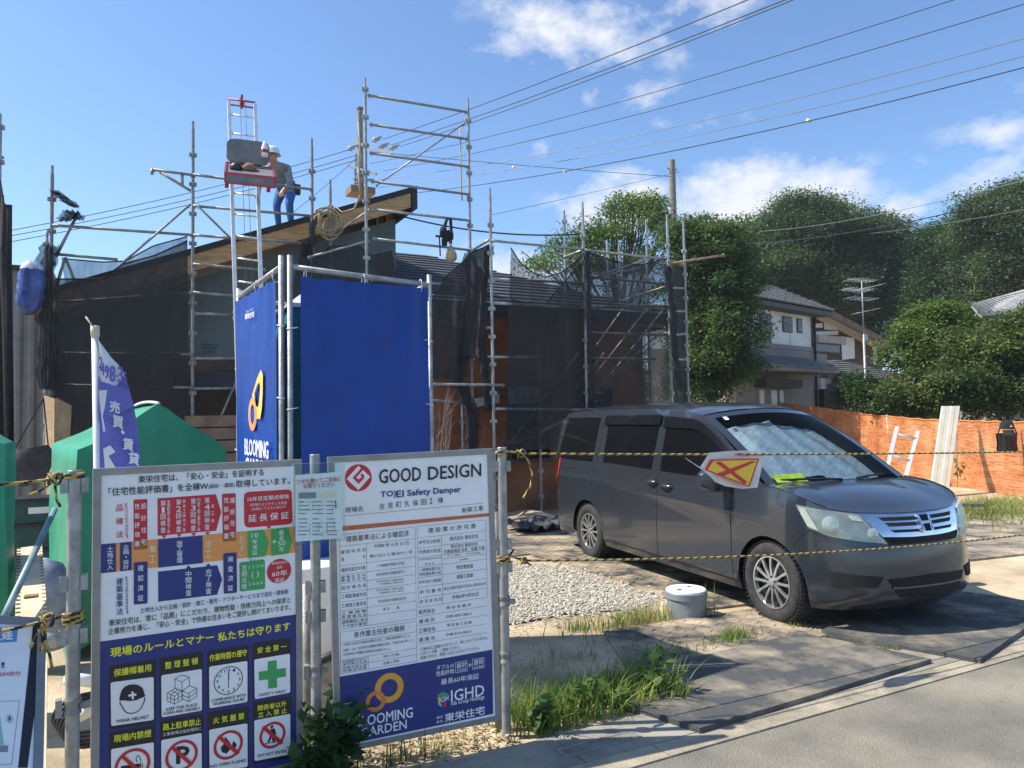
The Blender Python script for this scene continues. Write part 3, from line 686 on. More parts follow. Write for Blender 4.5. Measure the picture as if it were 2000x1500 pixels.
rb.T('black', '現場名', (198, 835), (405, 815), 62, .004).T('black', '新築工事', (1540, 835), (1785, 806), 60, .004).line('black', (150, 873), (1785, 722), .0016)
rb.poly('brick', [(80, 995), (1852, 836), (1854, 872), (80, 1050)], 1)
rb.zoom(640, 1010, 5.556); LN = 'line'
for a, c in (((128, 190), (948, 107)), ((130, 318), (947, 232)), ((133, 530), (953, 432)), ((133, 628), (954, 530)), ((133, 725), (956, 622)), ((135, 825), (957, 718)), ((135, 922), (958, 815)), ((137, 1018), (960, 910)), ((137, 1110), (961, 1003)), ((137, 1218), (962, 1098)),
             ((128, 190), (137, 1218)), ((420, 287), (432, 1172)), ((948, 107), (962, 1098)), ((137, 1250), (962, 1130)), ((137, 1365), (964, 1243)), ((137, 1250), (140, 1700)), ((962, 1130), (968, 1560)),
             ((970, 100), (1715, 30)), ((973, 225), (1715, 148)), ((975, 338), (1720, 248)), ((977, 440), (1720, 352)), ((1240, 455), (1722, 398)), ((980, 545), (1722, 455)), ((980, 660), (1725, 560)), ((982, 765), (1727, 662)), ((985, 878), (1730, 768)), ((988, 980), (1732, 868)),
             ((970, 100), (988, 980)), ((1233, 200), (1248, 942)), ((1715, 30), (1732, 868)), ((985, 1080), (1730, 962)), ((985, 1180), (1730, 1060)), ((988, 1275), (1732, 1155)), ((988, 1375), (1735, 1250))): rb.line(LN, a, c)
for t, p, q_, h in (('建築基準法による確認済', (200, 272), (880, 205), 66), ('令和8 年 4 月 23 日', (498, 337), (875, 298), 42), ('確 認 年 月 日', (140, 402), (408, 372), 40), ('番　　　　　　号', (145, 480), (408, 448), 38), ('第17221 3 東20711 号', (455, 442), (918, 392), 34),
                    ('確認済証交付者', (145, 600), (408, 565), 44), ('ハウス検査機関 代表取締役 本日 国造', (530, 545), (830, 512), 32), ('建 築 主 又 は', (145, 672), (410, 640), 34), ('築 造 主 氏 名', (145, 708), (410, 678), 34), ('株式会社東栄住宅 代表取締役 佐藤 千尋', (528, 640), (828, 605), 32),
                    ('設 計 者 氏 名', (147, 790), (415, 757), 42), ('株式会社東栄住宅 一級建築士事務所', (528, 708), (828, 680), 18), ('一級建築士 佐藤 代表', (570, 735), (818, 710), 18), ('工事監理者氏名', (148, 887), (415, 855), 44), ('株式会社東栄住宅 一級建築士事務所', (528, 803), (828, 775), 18), ('一級建築士 村上 貴則', (545, 832), (818, 805), 18),
                    ('工事施工者氏名', (150, 985), (415, 952), 44), ('株式会社東栄住宅 代表取締役 佐藤 千尋', (548, 930), (845, 895), 32), ('工 事 現 場', (150, 1060), (417, 1030), 34), ('管 理 者 氏 名', (150, 1100), (418, 1072), 34), ('新 井　　 威', (602, 1015), (775, 993), 32), ('建築確認に係る', (155, 1160), (428, 1128), 42), ('その他の事項', (155, 1200), (418, 1170), 36),
                    ('各作業主任者の職務', (283, 1312), (835, 1233), 66), ('1.作業の方法及び労働者の配置を決定し、作業を直接指揮すること。', (165, 1402), (895, 1296), 30), ('2.器具、工具、安全帯及び保護帽の機能を点検し、不良品を取り除くこと。', (165, 1460), (940, 1345), 30), ('3.安全帯及び保護帽の使用状況を監視すること。', (168, 1505), (690, 1440), 30),
                    ('建 設 業 の 許 可 票', (1090, 172), (1605, 122), 55), ('商号又は名称', (988, 295), (1218, 275), 40), ('株式会社 東栄住宅', (1325, 258), (1630, 228), 46), ('代表者の氏名', (988, 402), (1222, 380), 44), ('株式会社 東栄住宅', (1335, 340), (1622, 312), 42), ('代表取締役 社長　佐藤 千尋', (1258, 400), (1700, 350), 42),
                    ('主任技術者監理技術者の氏名', (985, 470), (1228, 445), 18), ('村上 貴則 ｜ 専任証明書', (1300, 430), (1655, 393), 18), ('資 格 名', (1050, 520), (1155, 510), 20), ('二級建築士', (1425, 472), (1530, 460), 20), ('一般建設業又は', (992, 592), (1222, 568), 36), ('特定建設業の別', (992, 640), (1225, 616), 36), ('特定建設業', (1395, 568), (1577, 550), 46),
                    ('許可を受けた建設業', (992, 727), (1228, 697), 36), ('建築工事業', (1398, 672), (1577, 650), 46), ('許 可 番 号', (998, 835), (1230, 807), 40), ('国土交通大臣許可(特-6) 第18352号', (1258, 800), (1715, 740), 40), ('許 可 年 月 日', (998, 940), (1235, 908), 40), ('令和6年9月22日', (1345, 893), (1635, 853), 46),
                    ('販売担当', (985, 1055), (1158, 1032), 46), ('熊 谷 営 業 所', (1287, 1000), (1555, 965), 32), ('連 絡 先', (988, 1155), (1160, 1132), 46), ('028-683-2811', (1285, 1093), (1555, 1060), 28), ('工事担当', (988, 1258), (1162, 1232), 48), ('埼 玉 施 工 四 課', (1293, 1190), (1560, 1155), 34), ('連 絡 先', (988, 1355), (1163, 1328), 44), ('048-514-0311', (1285, 1290), (1558, 1252), 28)):
    rb.T('black', t, p, q_, h, .0)
rb.zoom(640, 1240, 5.882)
for a, c in (((152, 295), (1025, 150)), ((155, 370), (1027, 225)), ((155, 445), (1030, 300)), ((463, 240), (468, 390))): rb.line(LN, a, c)
for t, p, q_, h in (('木造建築物の組立て', (168, 325), (450, 278), 26), ('等作業主任者', (168, 355), (450, 310), 26), ('足場の組立等', (168, 400), (450, 355), 26), ('作業主任者', (168, 432), (450, 385), 26), ('見事な 八条 建築', (635, 265), (820, 235), 30), ('足場工 団長', (635, 345), (820, 310), 34),
                    ('工事中はご迷惑をおかけして、申しわけございません。', (1065, 185), (1845, 45), 38), ('しばらくの間、ご容赦ください。', (1065, 232), (1520, 155), 38), ('危険ですので、現場には立ち入らないでください。', (1065, 285), (1745, 165), 40)): rb.T('black', t, p, q_, h)
rb.poly('navy', [(95, 488), (1890, 168), (1900, 905), (90, 1290)], 1)
for t, p, q_, h, bo_ in (('ダブルの', (1248, 402), (1448, 372), 52, .006), ('性能評価', (1243, 475), (1448, 438), 58, .006), ('設計', (1480, 385), (1592, 362), 62, .01), ('住宅性能', (1482, 425), (1592, 402), 30, 0), ('建設', (1675, 350), (1782, 325), 62, .01), ('住宅性能', (1675, 388), (1785, 368), 30, 0), ('＋', (1610, 372), (1655, 364), 50, .03), ('最長60年保証', (1300, 572), (1735, 500), 66, .006),
                        ('IGHD', (1415, 765), (1795, 690), 128, .02), ('Iida Group Holdings', (1418, 822), (1795, 745), 62, .012), ('株式', (1248, 968), (1322, 950), 34, .006), ('会社', (1245, 1018), (1325, 1000), 34, .006), ('東栄住宅', (1342, 1003), (1800, 908), 100, .02), ('BLOOMING', (320, 1062), (975, 942), 120, .02), ('GARDEN', (380, 1180), (905, 1072), 105, .02)): rb.T('white', t, p, q_, h, bo_)
for q_ in ([(1465, 318), (1600, 294), (1603, 410), (1468, 435)], [(1660, 280), (1793, 258), (1795, 372), (1662, 396)]): rb.pl('white', q_, .002, 2, True)
rb.ring('amber', (707, 607), 150, 62, 2).ring('rust', (550, 760), 103, 42, 3)
for col, q_ in (('green', [(1255, 690), (1320, 650), (1390, 680), (1320, 720)]), ('amber', [(1262, 700), (1300, 722), (1298, 775), (1262, 750)]), ('red', [(1320, 770), (1370, 765), (1360, 820), (1320, 830)]), ('sky', [(1330, 715), (1388, 690), (1388, 740), (1335, 765)]), ('lightg', [(1262, 760), (1300, 785), (1310, 828), (1270, 800)])): rb.poly(col, q_, 2)
rb.T('white', 'IGH', (1280, 780), (1385, 745), 55, .01, 3)
# left board -----------------------------------------------------------
lb = board('l', '', (184, 917), (587, 898.5), 1.40, 3.49)
lb.sc = lb.W/403.0*1.05; lb.slope = -.065
lo_ = frame_board(lb, 'notice_board', 'white and blue site rules board with red flow chart and safety pictograms', 'notice board')
lb.zoom(190, 890, 4.285)
lb.T('black', '東栄住宅は、「安心・安全」を証明する', (343, 230), (1392, 166), 62, .012).T('black', '「住宅性能評価書」を全棟W', (95, 338), (925, 284), 68, .012).T('black', '(設計・建設)', (930, 282), (1150, 266), 44, .008).T('black', '取得しています。', (1160, 268), (1610, 236), 60, .012)
lb.V('red', '品確法', 187, 380, 715, 58, .01, gap=.5).V('red', '[住宅性能評価制度]', 245, 395, 690, 24, 0)
lb.rrect('red', (303, 368), (418, 361), (420, 780), (305, 790)).V('white', '性能評価書', 333, 385, 775, 42, .008).V('white', '設計住宅', 388, 370, 770, 44, .008, gap=.4)
lb.poly('red', [(503, 357), (992, 322), (1037, 470), (995, 628), (505, 670)], 1)
for t, t2, x, y0, y1 in (('第1回検査', '基礎配筋工事完了後', 550, 370, 648), ('第2回検査', '躯体工事完了後', 680, 361, 640), ('第3回検査', '内装下地工事完了後', 802, 352, 632), ('第4回検査', '竣工後', 918, 345, 622)):
    lb.V('white', t, x, y0, y1, 42, .008).V('white', t2, x+46, y0+(0 if len(t2) > 4 else 45), y1-(0 if len(t2) > 4 else 50), 26, 0)
for x, y in ((560, 668), (685, 658), (807, 650), (922, 640)): lb.poly('red', [(x-22, y), (x+22, y-3), (x, y+24)], 2)
lb.rrect('red', (1043, 320), (1158, 312), (1163, 712), (1050, 720)).V('white', '性能評価書', 1078, 335, 708, 42, .008).V('white', '建設住宅', 1130, 325, 705, 42, .008, gap=.4)
lb.rrect('red', (1225, 305), (1630, 280), (1636, 572), (1230, 605), .16).T('white', '10年目定期点検後', (1258, 385), (1605, 358), 40, .01).T('white', '5年毎のメンテナンス実施', (1275, 427), (1585, 406), 28).T('white', '(有償)にてさらに安心の', (1290, 464), (1575, 441), 28).T('white', '延 長 保 証', (1262, 557), (1600, 526), 62, .012)
lb.poly('orange', [(20, 742), (1668, 592), (1676, 808), (20, 985)], 1).poly('red', [(1412, 592), (1456, 588), (1436, 614)], 2)
lb.poly('navy', [(20, 742), (155, 731), (157, 971), (20, 985)], 2).V('white', '土地仕入', 107, 755, 957, 48, .008).poly('navy', [(190, 728), (287, 719), (288, 957), (190, 968)], 2).V('white', '企画・設計', 240, 742, 952, 46, .008)
lb.V('cream', '着工', 462, 735, 905, 54, .006, gap=.3).poly('navy', [(507, 700), (880, 667), (884, 898), (510, 937)], 2).V('white', '施工管理', 688, 708, 897, 48, .008).V('cream', '竣工', 925, 700, 860, 54, .006, gap=.3).V('cream', 'お引渡し', 1208, 662, 842, 38, .006)
lb.poly('green', [(1255, 630), (1392, 618), (1437, 722), (1405, 842), (1258, 858)], 2).T('white', '10', (1290, 687), (1345, 682), 38, .005).V('white', '年保証', 1317, 696, 832, 44, .006)
lb.poly('green', [(1452, 612), (1597, 599), (1630, 710), (1602, 818), (1455, 838)], 2).V('white', '最長', 1540, 618, 715, 42, .006).T('white', '50', (1510, 755), (1572, 748), 38, .005).V('white', '年', 1540, 758, 805, 42, .006).T('white', '＋', (1460, 742), (1500, 738), 42, .03)
lb.rrect('navy', (305, 893), (420, 884), (420, 1236), (305, 1246), lv=3).V('white', '確認済証', 362, 898, 1230, 46, .008, 4, gap=.4)
lb.poly('navy', [(508, 970), (1003, 916), (1045, 1035), (1003, 1163), (510, 1222)], 1).V('white', '中間検査', 762, 962, 1172, 48, .008).V('white', '完了検査', 930, 945, 1157, 48, .008).poly('navy', [(740, 946), (784, 941), (762, 915)], 3).poly('navy', [(906, 928), (950, 923), (928, 898)], 3)
lb.rrect('navy', (1053, 818), (1165, 808), (1168, 1145), (1058, 1155), lv=3).V('white', '検査済証', 1113, 825, 1145, 46, .008, 4, gap=.4)
lb.rrect('green', (1188, 893), (1402, 868), (1405, 1113), (1192, 1138), .08).V('white', '定期点検', 1228, 912, 1117, 42, .006).T('white', '3  2  5 10', (1262, 946), (1390, 930), 24).T('white', '月 年 年 年', (1265, 1092), (1385, 1077), 28).T('white', '( )', (1290, 1030), (1350, 1020), 60)
for x in (1285, 1315, 1345, 1375): lb.poly('green', [(x-9, 880), (x+9, 878), (x, 860)], 3)
lb.disc('red', (1522, 965), 108, 1).T('white', '東栄住宅は', (1458, 914), (1588, 899), 25, .005).T('white', '最長', (1500, 947), (1548, 941), 23, .005).T('white', '60年', (1460, 1015), (1588, 999), 48, .012).T('white', '保証', (1483, 1066), (1565, 1056), 40, .008)
lb.V('navy', '建築基準法', 187, 1020, 1335, 56, .012).V('navy', '[住宅金融支援機構基準]', 247, 1010, 1322, 22, 0)
lb.T('navy', '土地仕入から企画・設計・施工・販売・アフターサービスまで自社一貫体制', (358, 1318), (1595, 1156), 45, .008).T('black', '東栄住宅は、常に「品質」にこだわり、建物性能・技術力向上への探求と', (97, 1428), (1615, 1230), 55, .008).T('black', '企業努力を通じ、「安心・安全」で快適な住まいをご提供し続けてまいります。', (92, 1500), (1615, 1290), 55, .008)
lb.zoom(180, 1180, 4.545)
lb.poly('navy', [(55, 334), (1832, 87), (1850, 1420), (55, 1790)], 1)
lb.T('yellow', '現場のルールとマナー', (163, 472), (1078, 327), 82, .03).T('yellow', '私たちは守ります', (1115, 332), (1755, 227), 78, .03)
for q_ in ([(148, 548), (570, 488), (562, 1058), (150, 1112)], [(592, 480), (985, 420), (985, 955), (600, 1012)], [(1020, 415), (1388, 357), (1390, 870), (1022, 930)], [(1420, 348), (1765, 297), (1770, 790), (1425, 848)],
           [(150, 1135), (562, 1072), (562, 1800), (150, 1800)], [(600, 1030), (988, 972), (985, 1700), (600, 1800)], [(1022, 960), (1390, 903), (1390, 1480), (1025, 1560)], [(1425, 868), (1770, 817), (1770, 1360), (1425, 1420)]): lb.rrect('black', *q_, .05, 2)
for q_ in ([(163, 693), (545, 643), (546, 1025), (168, 1080)], [(612, 630), (972, 573), (973, 942), (616, 1003)], [(1037, 553), (1376, 502), (1377, 865), (1040, 923)], [(1437, 490), (1753, 437), (1756, 783), (1442, 842)],
           [(167, 1285), (546, 1223), (546, 1610), (170, 1670)], [(612, 1205), (970, 1140), (972, 1510), (614, 1572)], [(1037, 1113), (1376, 1055), (1378, 1440), (1042, 1500)], [(1437, 1030), (1757, 970), (1758, 1330), (1440, 1390)]): lb.rrect('white', *q_, .05, 3)
for t, p, q_, h in (('保護帽着用', (190, 642), (522, 591), 66), ('整 理 整 頓', (645, 574), (938, 530), 62), ('作業時間の遵守', (1040, 507), (1370, 454), 60), ('安 全 第 一', (1465, 437), (1722, 397), 55), ('現場内禁煙', (192, 1227), (522, 1172), 66), ('路上駐車禁止', (628, 1120), (963, 1067), 60), ('火 気 厳 禁', (1072, 1062), (1348, 1017), 60), ('関係者以外', (1468, 947), (1722, 902), 50), ('立 入 禁 止', (1470, 1007), (1725, 962), 50)): lb.T('yellow', t, p, q_, h, .02, 4)
lb.T('white', '工事車両は指定場所に', (625, 1172), (968, 1114), 32, .004, 4)
for t, p, q_, h in (('WEAR HELMET', (212, 1052), (500, 1010), 28), ('KEEP THIS PLACE', (657, 945), (930, 900), 26), ('CLEAN AND ORDERLY', (628, 982), (958, 932), 26), ('COMPLIANCE WITH', (1058, 868), (1360, 816), 26), ('WORKING HOURS', (1072, 900), (1350, 852), 26), ('SAFETY FIRST', (1480, 817), (1717, 780), 24), ('NO OPEN FLAMES', (1047, 1452), (1365, 1394), 28), ('DO NOT ENTER', (1470, 1356), (1725, 1310), 26)): lb.T('black', t, p, q_, h, .025, 4)
lb.poly('black', [(238, 852), (248, 800), (262, 760), (290, 728), (330, 712), (370, 708), (410, 716), (445, 740), (460, 775), (464, 800), (474, 808), (468, 818), (440, 828), (390, 850), (330, 858), (290, 852)], 4)
lb.poly('white', [(348, 772), (366, 770), (367, 792), (390, 789), (392, 808), (368, 811), (369, 838), (350, 840), (349, 814), (322, 818), (320, 799), (347, 795)], 5)
lb.pl('black', [(250, 862), (246, 880), (262, 900), (280, 938), (310, 962), (350, 968), (395, 955), (430, 925), (450, 885), (466, 850), (462, 828)], .004, 4)
for pts in ([(732, 660), (797, 626), (860, 645), (795, 690)], [(732, 660), (795, 690), (797, 770), (735, 742)], [(795, 690), (860, 645), (862, 720), (797, 770)], [(665, 785), (735, 745), (795, 765), (730, 815)], [(665, 785), (730, 815), (728, 885), (662, 855)], [(730, 815), (795, 765), (795, 850), (728, 885)], [(797, 770), (862, 722), (928, 745), (858, 790)], [(797, 770), (858, 790), (858, 862), (800, 840)], [(858, 790), (928, 745), (926, 815), (858, 862)]): lb.pl('black', pts, .0022, 4, True)
for a, c in (((664, 820), (729, 850)), ((729, 850), (795, 808)), ((697, 800), (695, 870)), ((700, 765), (763, 790)), ((697, 800), (765, 755)), ((763, 790), (762, 868)), ((798, 805), (858, 826)), ((858, 826), (927, 780))): lb.line('black', a, c, .0022, 4)
lb.ring('black', (1208, 675), 126, 7, 4)
for k in range(12):
    a = math.radians(90-30*(k+1)); x, y = 1208+98*math.cos(a), 675-98*math.sin(a)-.12*(98*math.cos(a)); s_ = str(k+1); w_ = 9*len(s_); lb.T('black', s_, (x-w_, y+12), (x+w_, y+10), 24, .01, 4)
lb.line('black', (1211, 585), (1209, 672), .0045, 4).line('black', (1209, 672), (1207, 738), .003, 4)
lb.poly('green', [(1555, 505), (1636, 494), (1636, 575), (1716, 562), (1717, 640), (1638, 652), (1640, 738), (1560, 748), (1558, 665), (1478, 676), (1477, 598), (1556, 586)], 4)
for c, r in (((358, 1425), 137), ((793, 1340), 132), ((1207, 1245), 127), ((1598, 1158), 120)):
    lb.ring('red', c, r, 24, 5); x, y = c; d = r*.7; w = 13; lb.poly('red', [(x-d-w, y-d+w+.12*d), (x-d+w, y-d-w+.12*d), (x+d+w, y+d-w-.12*d), (x+d-w, y+d+w-.12*d)], 6)
lb.T('black', 'P', (750, 1412), (858, 1400), 145, .05, 4)
lb.poly('black', [(1180, 1172), (1222, 1225), (1232, 1275), (1190, 1325), (1150, 1310), (1138, 1270), (1165, 1240)], 4).poly('black', [(1250, 1210), (1282, 1240), (1270, 1275), (1235, 1300), (1240, 1250)], 4)
lb.disc('black', (1593, 1085), 14, 4).poly('black', [(1585, 1102), (1618, 1100), (1632, 1150), (1612, 1160), (1622, 1225), (1602, 1228), (1590, 1180), (1572, 1222), (1552, 1225), (1580, 1155)], 4).line('black', (1530, 1235), (1660, 1215), .003, 4)
lb.poly('black', [(258, 1440), (420, 1415), (420, 1445), (258, 1470)], 4).pl('black', [(258, 1475), (258, 1437), (425, 1412), (425, 1450)], .003, 4); lb.pl('black', [(398, 1400), (388, 1370), (400, 1340), (415, 1345), (432, 1385), (430, 1400)], .003, 4)
for x in (428, 445): lb.line('red', (x, 1410), (x, 1450), .004, 4)
flush_panel(rb, ro); flush_panel(lb, lo_)

# low leaning board at the far left --------------------------------------
tr, br = (87, 1209), (36, 1500)
Pt = dep(*tr, 2.75); Pb = dep(*br, 2.42); Pl = dep(-30, 1204, 2.60)
u_ = (Pt-Pl).normalized(); v_ = (Pt-Pb); v_ = (v_-u_*v_.dot(u_)).normalized()
sb_ = Panel(Pt-u_*.6, u_, v_); sb_.W = .6; sb_.H = .95; sb_.sc = .0018; sb_.slope = -.05
so_ = frame_board(sb_, 'notice_board', 'low white notice board leaning back at the left edge, blue title block and site map', 'notice board')
sb_.zoom(0, 1180, 4.69)
sb_.poly('black', [(305, 155), (430, 130), (250, 1500), (165, 1500)], 1)
sb_.poly('sky', [(-300, 240), (163, 202), (152, 345), (-300, 370)], 1).T('white', '建', (10, 335), (112, 328), 125, .03).T('white', '東栄住', (-300, 362), (0, 338), 125, .03)
sb_.T('black', '！', (10, 590), (38, 585), 50, .02).T('red', 'は4台分', (0, 665), (185, 655), 42, .015).T('red', '駐車場', (-140, 672), (-5, 666), 42, .015)
sb_.pl('grey', [(-200, 900), (178, 885), (105, 1468), (-200, 1480)], .0016, 1)
for a in range(4):
    t = a*math.pi/4+.2; sb_.line('black', (85-36*math.cos(t), 1050-45*math.sin(t)), (85+36*math.cos(t), 1050+45*math.sin(t)), .0015, 2)
sb_.poly('lightg', [(-200, 1030), (0, 1030), (35, 1290), (-200, 1290)], 1).poly('grey', [(-200, 1300), (75, 1295), (70, 1355), (-200, 1360)], 1)
flush_panel(sb_, so_)

# ------------------------------------------------------------------ posts that carry the boards
ropeY = M('yellow_rope', (.50, .36, .10), .8, 0, .2, 60, .5, 300); ropeK = M('black_rope', (.02, .02, .022), .85, 0, .2, 60)
def post(label, px, py, d, tabs, clamp, z0=-.1):
    t = dep(px, py, d); o = thing('steel_post', label, 'post', (t.x, t.y, 0), 'steel posts carrying the notice boards')
    x, y = t.x, t.y; b = MB(); r = .0243
    b.lathe([(r-.002, t.z-.03), (r-.001, t.z+.002), (r+.0008, t.z), (r, t.z-.012), (r, z0), (r*.5, z0)], (x, y, 0), 20); b.lathe([(r-.002, t.z-.03), (.0005, t.z-.03)], (x, y, 0), 20); b.build('pipe', galv, o, autos=R_(40))
    rd = Vector((x, y, 0)).normalized(); sd = Vector((rd.y, -rd.x, 0))
    for z in tabs:
        for sg in (-1, 1):
            c = Vector((x, y, z))+sd*sg*.034; b = MB()
            for e in (-1, 1): b.beam(c+rd*.013*e-V(0, 0, .028), c+rd*.013*e+V(0, 0, .028), .024 if True else 0, .003, rd)
            b.beam(c+sd*sg*.012-V(0, 0, .028), c+sd*sg*.012+V(0, 0, .028), .003, .028, rd); b.build('wedge_pocket', galv, o)
    for z in clamp:
        b = MB(); b.lathe([(r+.001, z-.028), (r+.006, z-.028), (r+.007, z-.012), (r+.004, z-.008), (r+.004, z+.008), (r+.007, z+.012), (r+.006, z+.028), (r+.001, z+.028)], (x, y, 0), 16)
        c = Vector((x, y, z))-sd*.045; b.beam(c-V(0, 0, .032), c+V(0, 0, .032), .022, .034, rd); c = Vector((x, y, z))+sd*.04-rd*.01; b.beam(c-sd*.015, c+sd*.02, .022, .022); b.build('pipe_clamp', galv2, o, autos=R_(40))
    return Vector((x, y, t.z))
pL = post('grey steel post left of the site rules board, carrying two yellow ropes on its left', 146, 919, 2.85, (1.47, 1.10, .90), (.64,))
pM = post('steel post between the two boards with the clear flyer box tied to its top', 615, 888, 3.62, (1.42, .90, .76), (.50, .28))
pR = post('steel post on the right of the permit board, holding the ropes across the drive', 980, 874, 4.02, (1.44, 1.02, .90), (.72, .42))
# two thinner pipes behind the boards
for i, (px, d, lab) in enumerate(((598, 3.74, 'dull brace pipe just behind the post in the gap between the boards'), (968, 4.1, 'dull brace pipe tucked behind the right edge of the permit board'))):
    t = dep(px, 1140 if i == 0 else 1000, d); b = MB(); b.tube([(t.x, t.y, -.05), (t.x, t.y, t.z)], .0243, 14); tag(b.build('brace_pipe', galv2, smooth=True, loc=(t.x, t.y, 0)), lab, 'pipe')
def rope(label, pts, r=.0062, name='rope', tails=()):
    b = MB()
    def rs(P, step=.011):
        P = [Vector(p) for p in P]; out = [P[0]]
        for a, c in zip(P[:-1], P[1:]):
            n = max(1, int((c-a).length/step)); out += [a.lerp(c, i/n) for i in range(1, n+1)]
        return out
    b.tube(rs(pts), r, 6, stripe=5.5)
    o = b.build(name, [ropeY, ropeK], smooth=True, loc=pts[0]); tag(o, label, 'rope')
    for tl in tails:
        c = MB(); c.tube(rs(tl), r*.9, 6, stripe=5.5); kn = c.build('loose_end', [ropeY, ropeK], o, True)
        # the loose ends belong to this rope
    return o
def coil(c, n, r, h, k=14): return [Vector((c.x+r*math.cos(6.2832*i/k), c.y+r*math.sin(6.2832*i/k), c.z-h/2+h*i/(n*k))) for i in range(n*k+1)]
def knot(c, s=.022):
    return [c+Vector((s*math.sin(2*t), s*math.cos(3*t)*.7, s*math.sin(3*t+.4))) for t in np.linspace(0, 6.2832, 22)]
a = V(pR.x, pR.y, pR.z-.03); e = onY(2010, 882, 3.42)
k1 = onY(1018, 886, a.y)
rope('upper yellow and black rope stretched from the right post across the drive', coil(a, 2, .031, .02)+[k1]+sag(k1, e, .012)[1:], tails=[knot(k1), sag(k1, onY(1040, 925, a.y), -.03, 8)+[onY(1036, 950, a.y), onY(1022, 972, a.y), onY(1028, 985, a.y)]])
a2 = V(pR.x, pR.y, G(985, 1092).z); a2 = onY(985, 1092, pR.y); a2.x = pR.x; e2 = onY(2010, 1043, 3.36); k2 = onY(1022, 1095, a2.y)
rope('lower yellow and black rope stretched from the right post in front of the van wheels', coil(a2, 4, .032, .035)+[k2]+sag(k2, e2, .05)[1:], tails=[knot(k2, .016), [k2, k2+V(.05, 0, -.03)], [a2+V(.03, 0, .01), a2+V(.06, -.01, .05)]])
k3 = onY(108, 935, pL.y); e3 = onY(-40, 948, pL.y-.05); a3 = onY(146, 930, pL.y)
rope('upper yellow and black rope running left from the left post', coil(V(pL.x, pL.y, a3.z), 2, .031, .02)+[k3]+sag(k3, e3, .004)[1:], tails=[knot(k3), [k3, onY(92, 950, pL.y), onY(74, 960, pL.y), onY(58, 966, pL.y)], [k3, onY(108, 955, pL.y), onY(110, 975, pL.y), onY(118, 990, pL.y)]])
k4 = onY(90, 1212, pL.y-.12); e4 = onY(-40, 1240, pL.y-.2); a4 = onY(148, 1206, pL.y)
rope('lower yellow and black rope knotted in front of the low leaning board', coil(V(pL.x, pL.y, a4.z), 5, .033, .04)+[k4]+sag(k4, e4, .004)[1:], tails=[knot(k4), [k4, onY(82, 1235, k4.y), onY(84, 1268, k4.y), onY(70, 1310, k4.y)], [k4, onY(88, 1250, k4.y), onY(96, 1275, k4.y), onY(102, 1305, k4.y)], [k4, onY(72, 1240, k4.y), onY(55, 1275, k4.y), onY(36, 1306, k4.y)]])
# safety flag on the upper rope (its printed cartoon figure is left out)
flw = M('flag_cloth', (.70, .66, .60), .85, 0, .08, 8)
fo = thing('safety_flag', 'small white cloth flag with a yellow panel crossed in red on the upper rope', 'flag', onY(1430, 885, 3.53))
def fpt(px, py, k=0.0): p = onY(px, py, 3.53); p.y += k; return p
fl_t = [(1338, 893), (1352, 900), (1368, 912), (1380, 884), (1420, 881), (1460, 880), (1496, 882)]; fl_b = [(1342, 895), (1355, 905), (1378, 926), (1394, 941), (1420, 950), (1452, 955), (1476, 952)]
b = MB(); rows = []
for i in range(25):
    t = i/24; a = [np.interp(t, np.linspace(0, 1, 7), [p[j] for p in fl_t]) for j in (0, 1)]; c = [np.interp(t, np.linspace(0, 1, 7), [p[j] for p in fl_b]) for j in (0, 1)]
    rows.append([fpt(lerp(a[0], c[0], s), lerp(a[1], c[1], s), .02*math.sin(9*t+1.2*s)) for s in np.linspace(0, 1, 8)])
b.grid(rows); b.build('cloth', flw, fo, True)
fpn = Panel(onY(1430, 915, 3.505), (1, 0, 0), (0, 0, 1)); fpn.sc = .003; fpn.zoom(1050, 740, 2.2222)
fpn.rrect('red', (750, 350), (962, 345), (920, 470), (725, 395), .10, 1); fpn.rrect('gold', (762, 356), (953, 351), (914, 462), (736, 394), .08, 2)
fpn.poly('red', [(770, 362), (792, 358), (910, 448), (895, 456)], 3); fpn.poly('red', [(925, 357), (948, 358), (800, 425), (775, 412)], 4)
flush_panel(fpn, fo, ('printed_panel', 'lettering'))
# clear flyer box on the middle post
clear = glassM('clear_plastic', (.5, .52, .55), .03, .06)
c = dep(617, 985, 3.38); fb_ = thing('flyer_box', 'clear plastic flyer box with red heading tied to the middle post', 'flyer box', c)
fp = Panel(dep(577, 925, 3.36), (1, -.08, 0), (0, 0, 1)); fp.sc = .0024; fp.slope = -.03; fp.zoom(560, 860, 2.344)
w_, h_ = (fp.q(255, 145)[0]-fp.q(40, 160)[0]), (fp.q(40, 155)[1]-fp.q(45, 460)[1])
q00 = fp.q(40, 160)
b = MB(); A = [fp.at((q00[0]+dx, q00[1]+dz), e) for e in (-.035, .004) for dx, dz in ((-.012, -h_-.015), (w_+.015, -h_-.01), (w_+.012, .05), (-.012, .05))]
b.hexa([A[0], A[1], A[5], A[4], A[3], A[2], A[6], A[7]]); b.build('case', clear, fb_)
b = MB(); b.poly([fp.at((q00[0], q00[1]-h_), -.006), fp.at((q00[0]+w_, q00[1]-h_), -.006), fp.at((q00[0]+w_, q00[1]+.006), -.006), fp.at((q00[0], q00[1]), -.006)]); b.build('flyer', M('flyer_paper', (.86, .86, .87), .6, 0, .05, 4), fb_)
fp.T('red', 'フタを開いてご自由に', (46, 202), (250, 186), 22, .01, -2).T('red', 'お取りください', (78, 222), (218, 212), 22, .01, -2)
for q_ in ([(55, 240), (135, 238), (135, 265), (55, 268)], [(145, 238), (225, 235), (225, 262), (145, 264)]): fp.poly('grey' if q_[0][0] < 100 else 'cream', q_, -4)
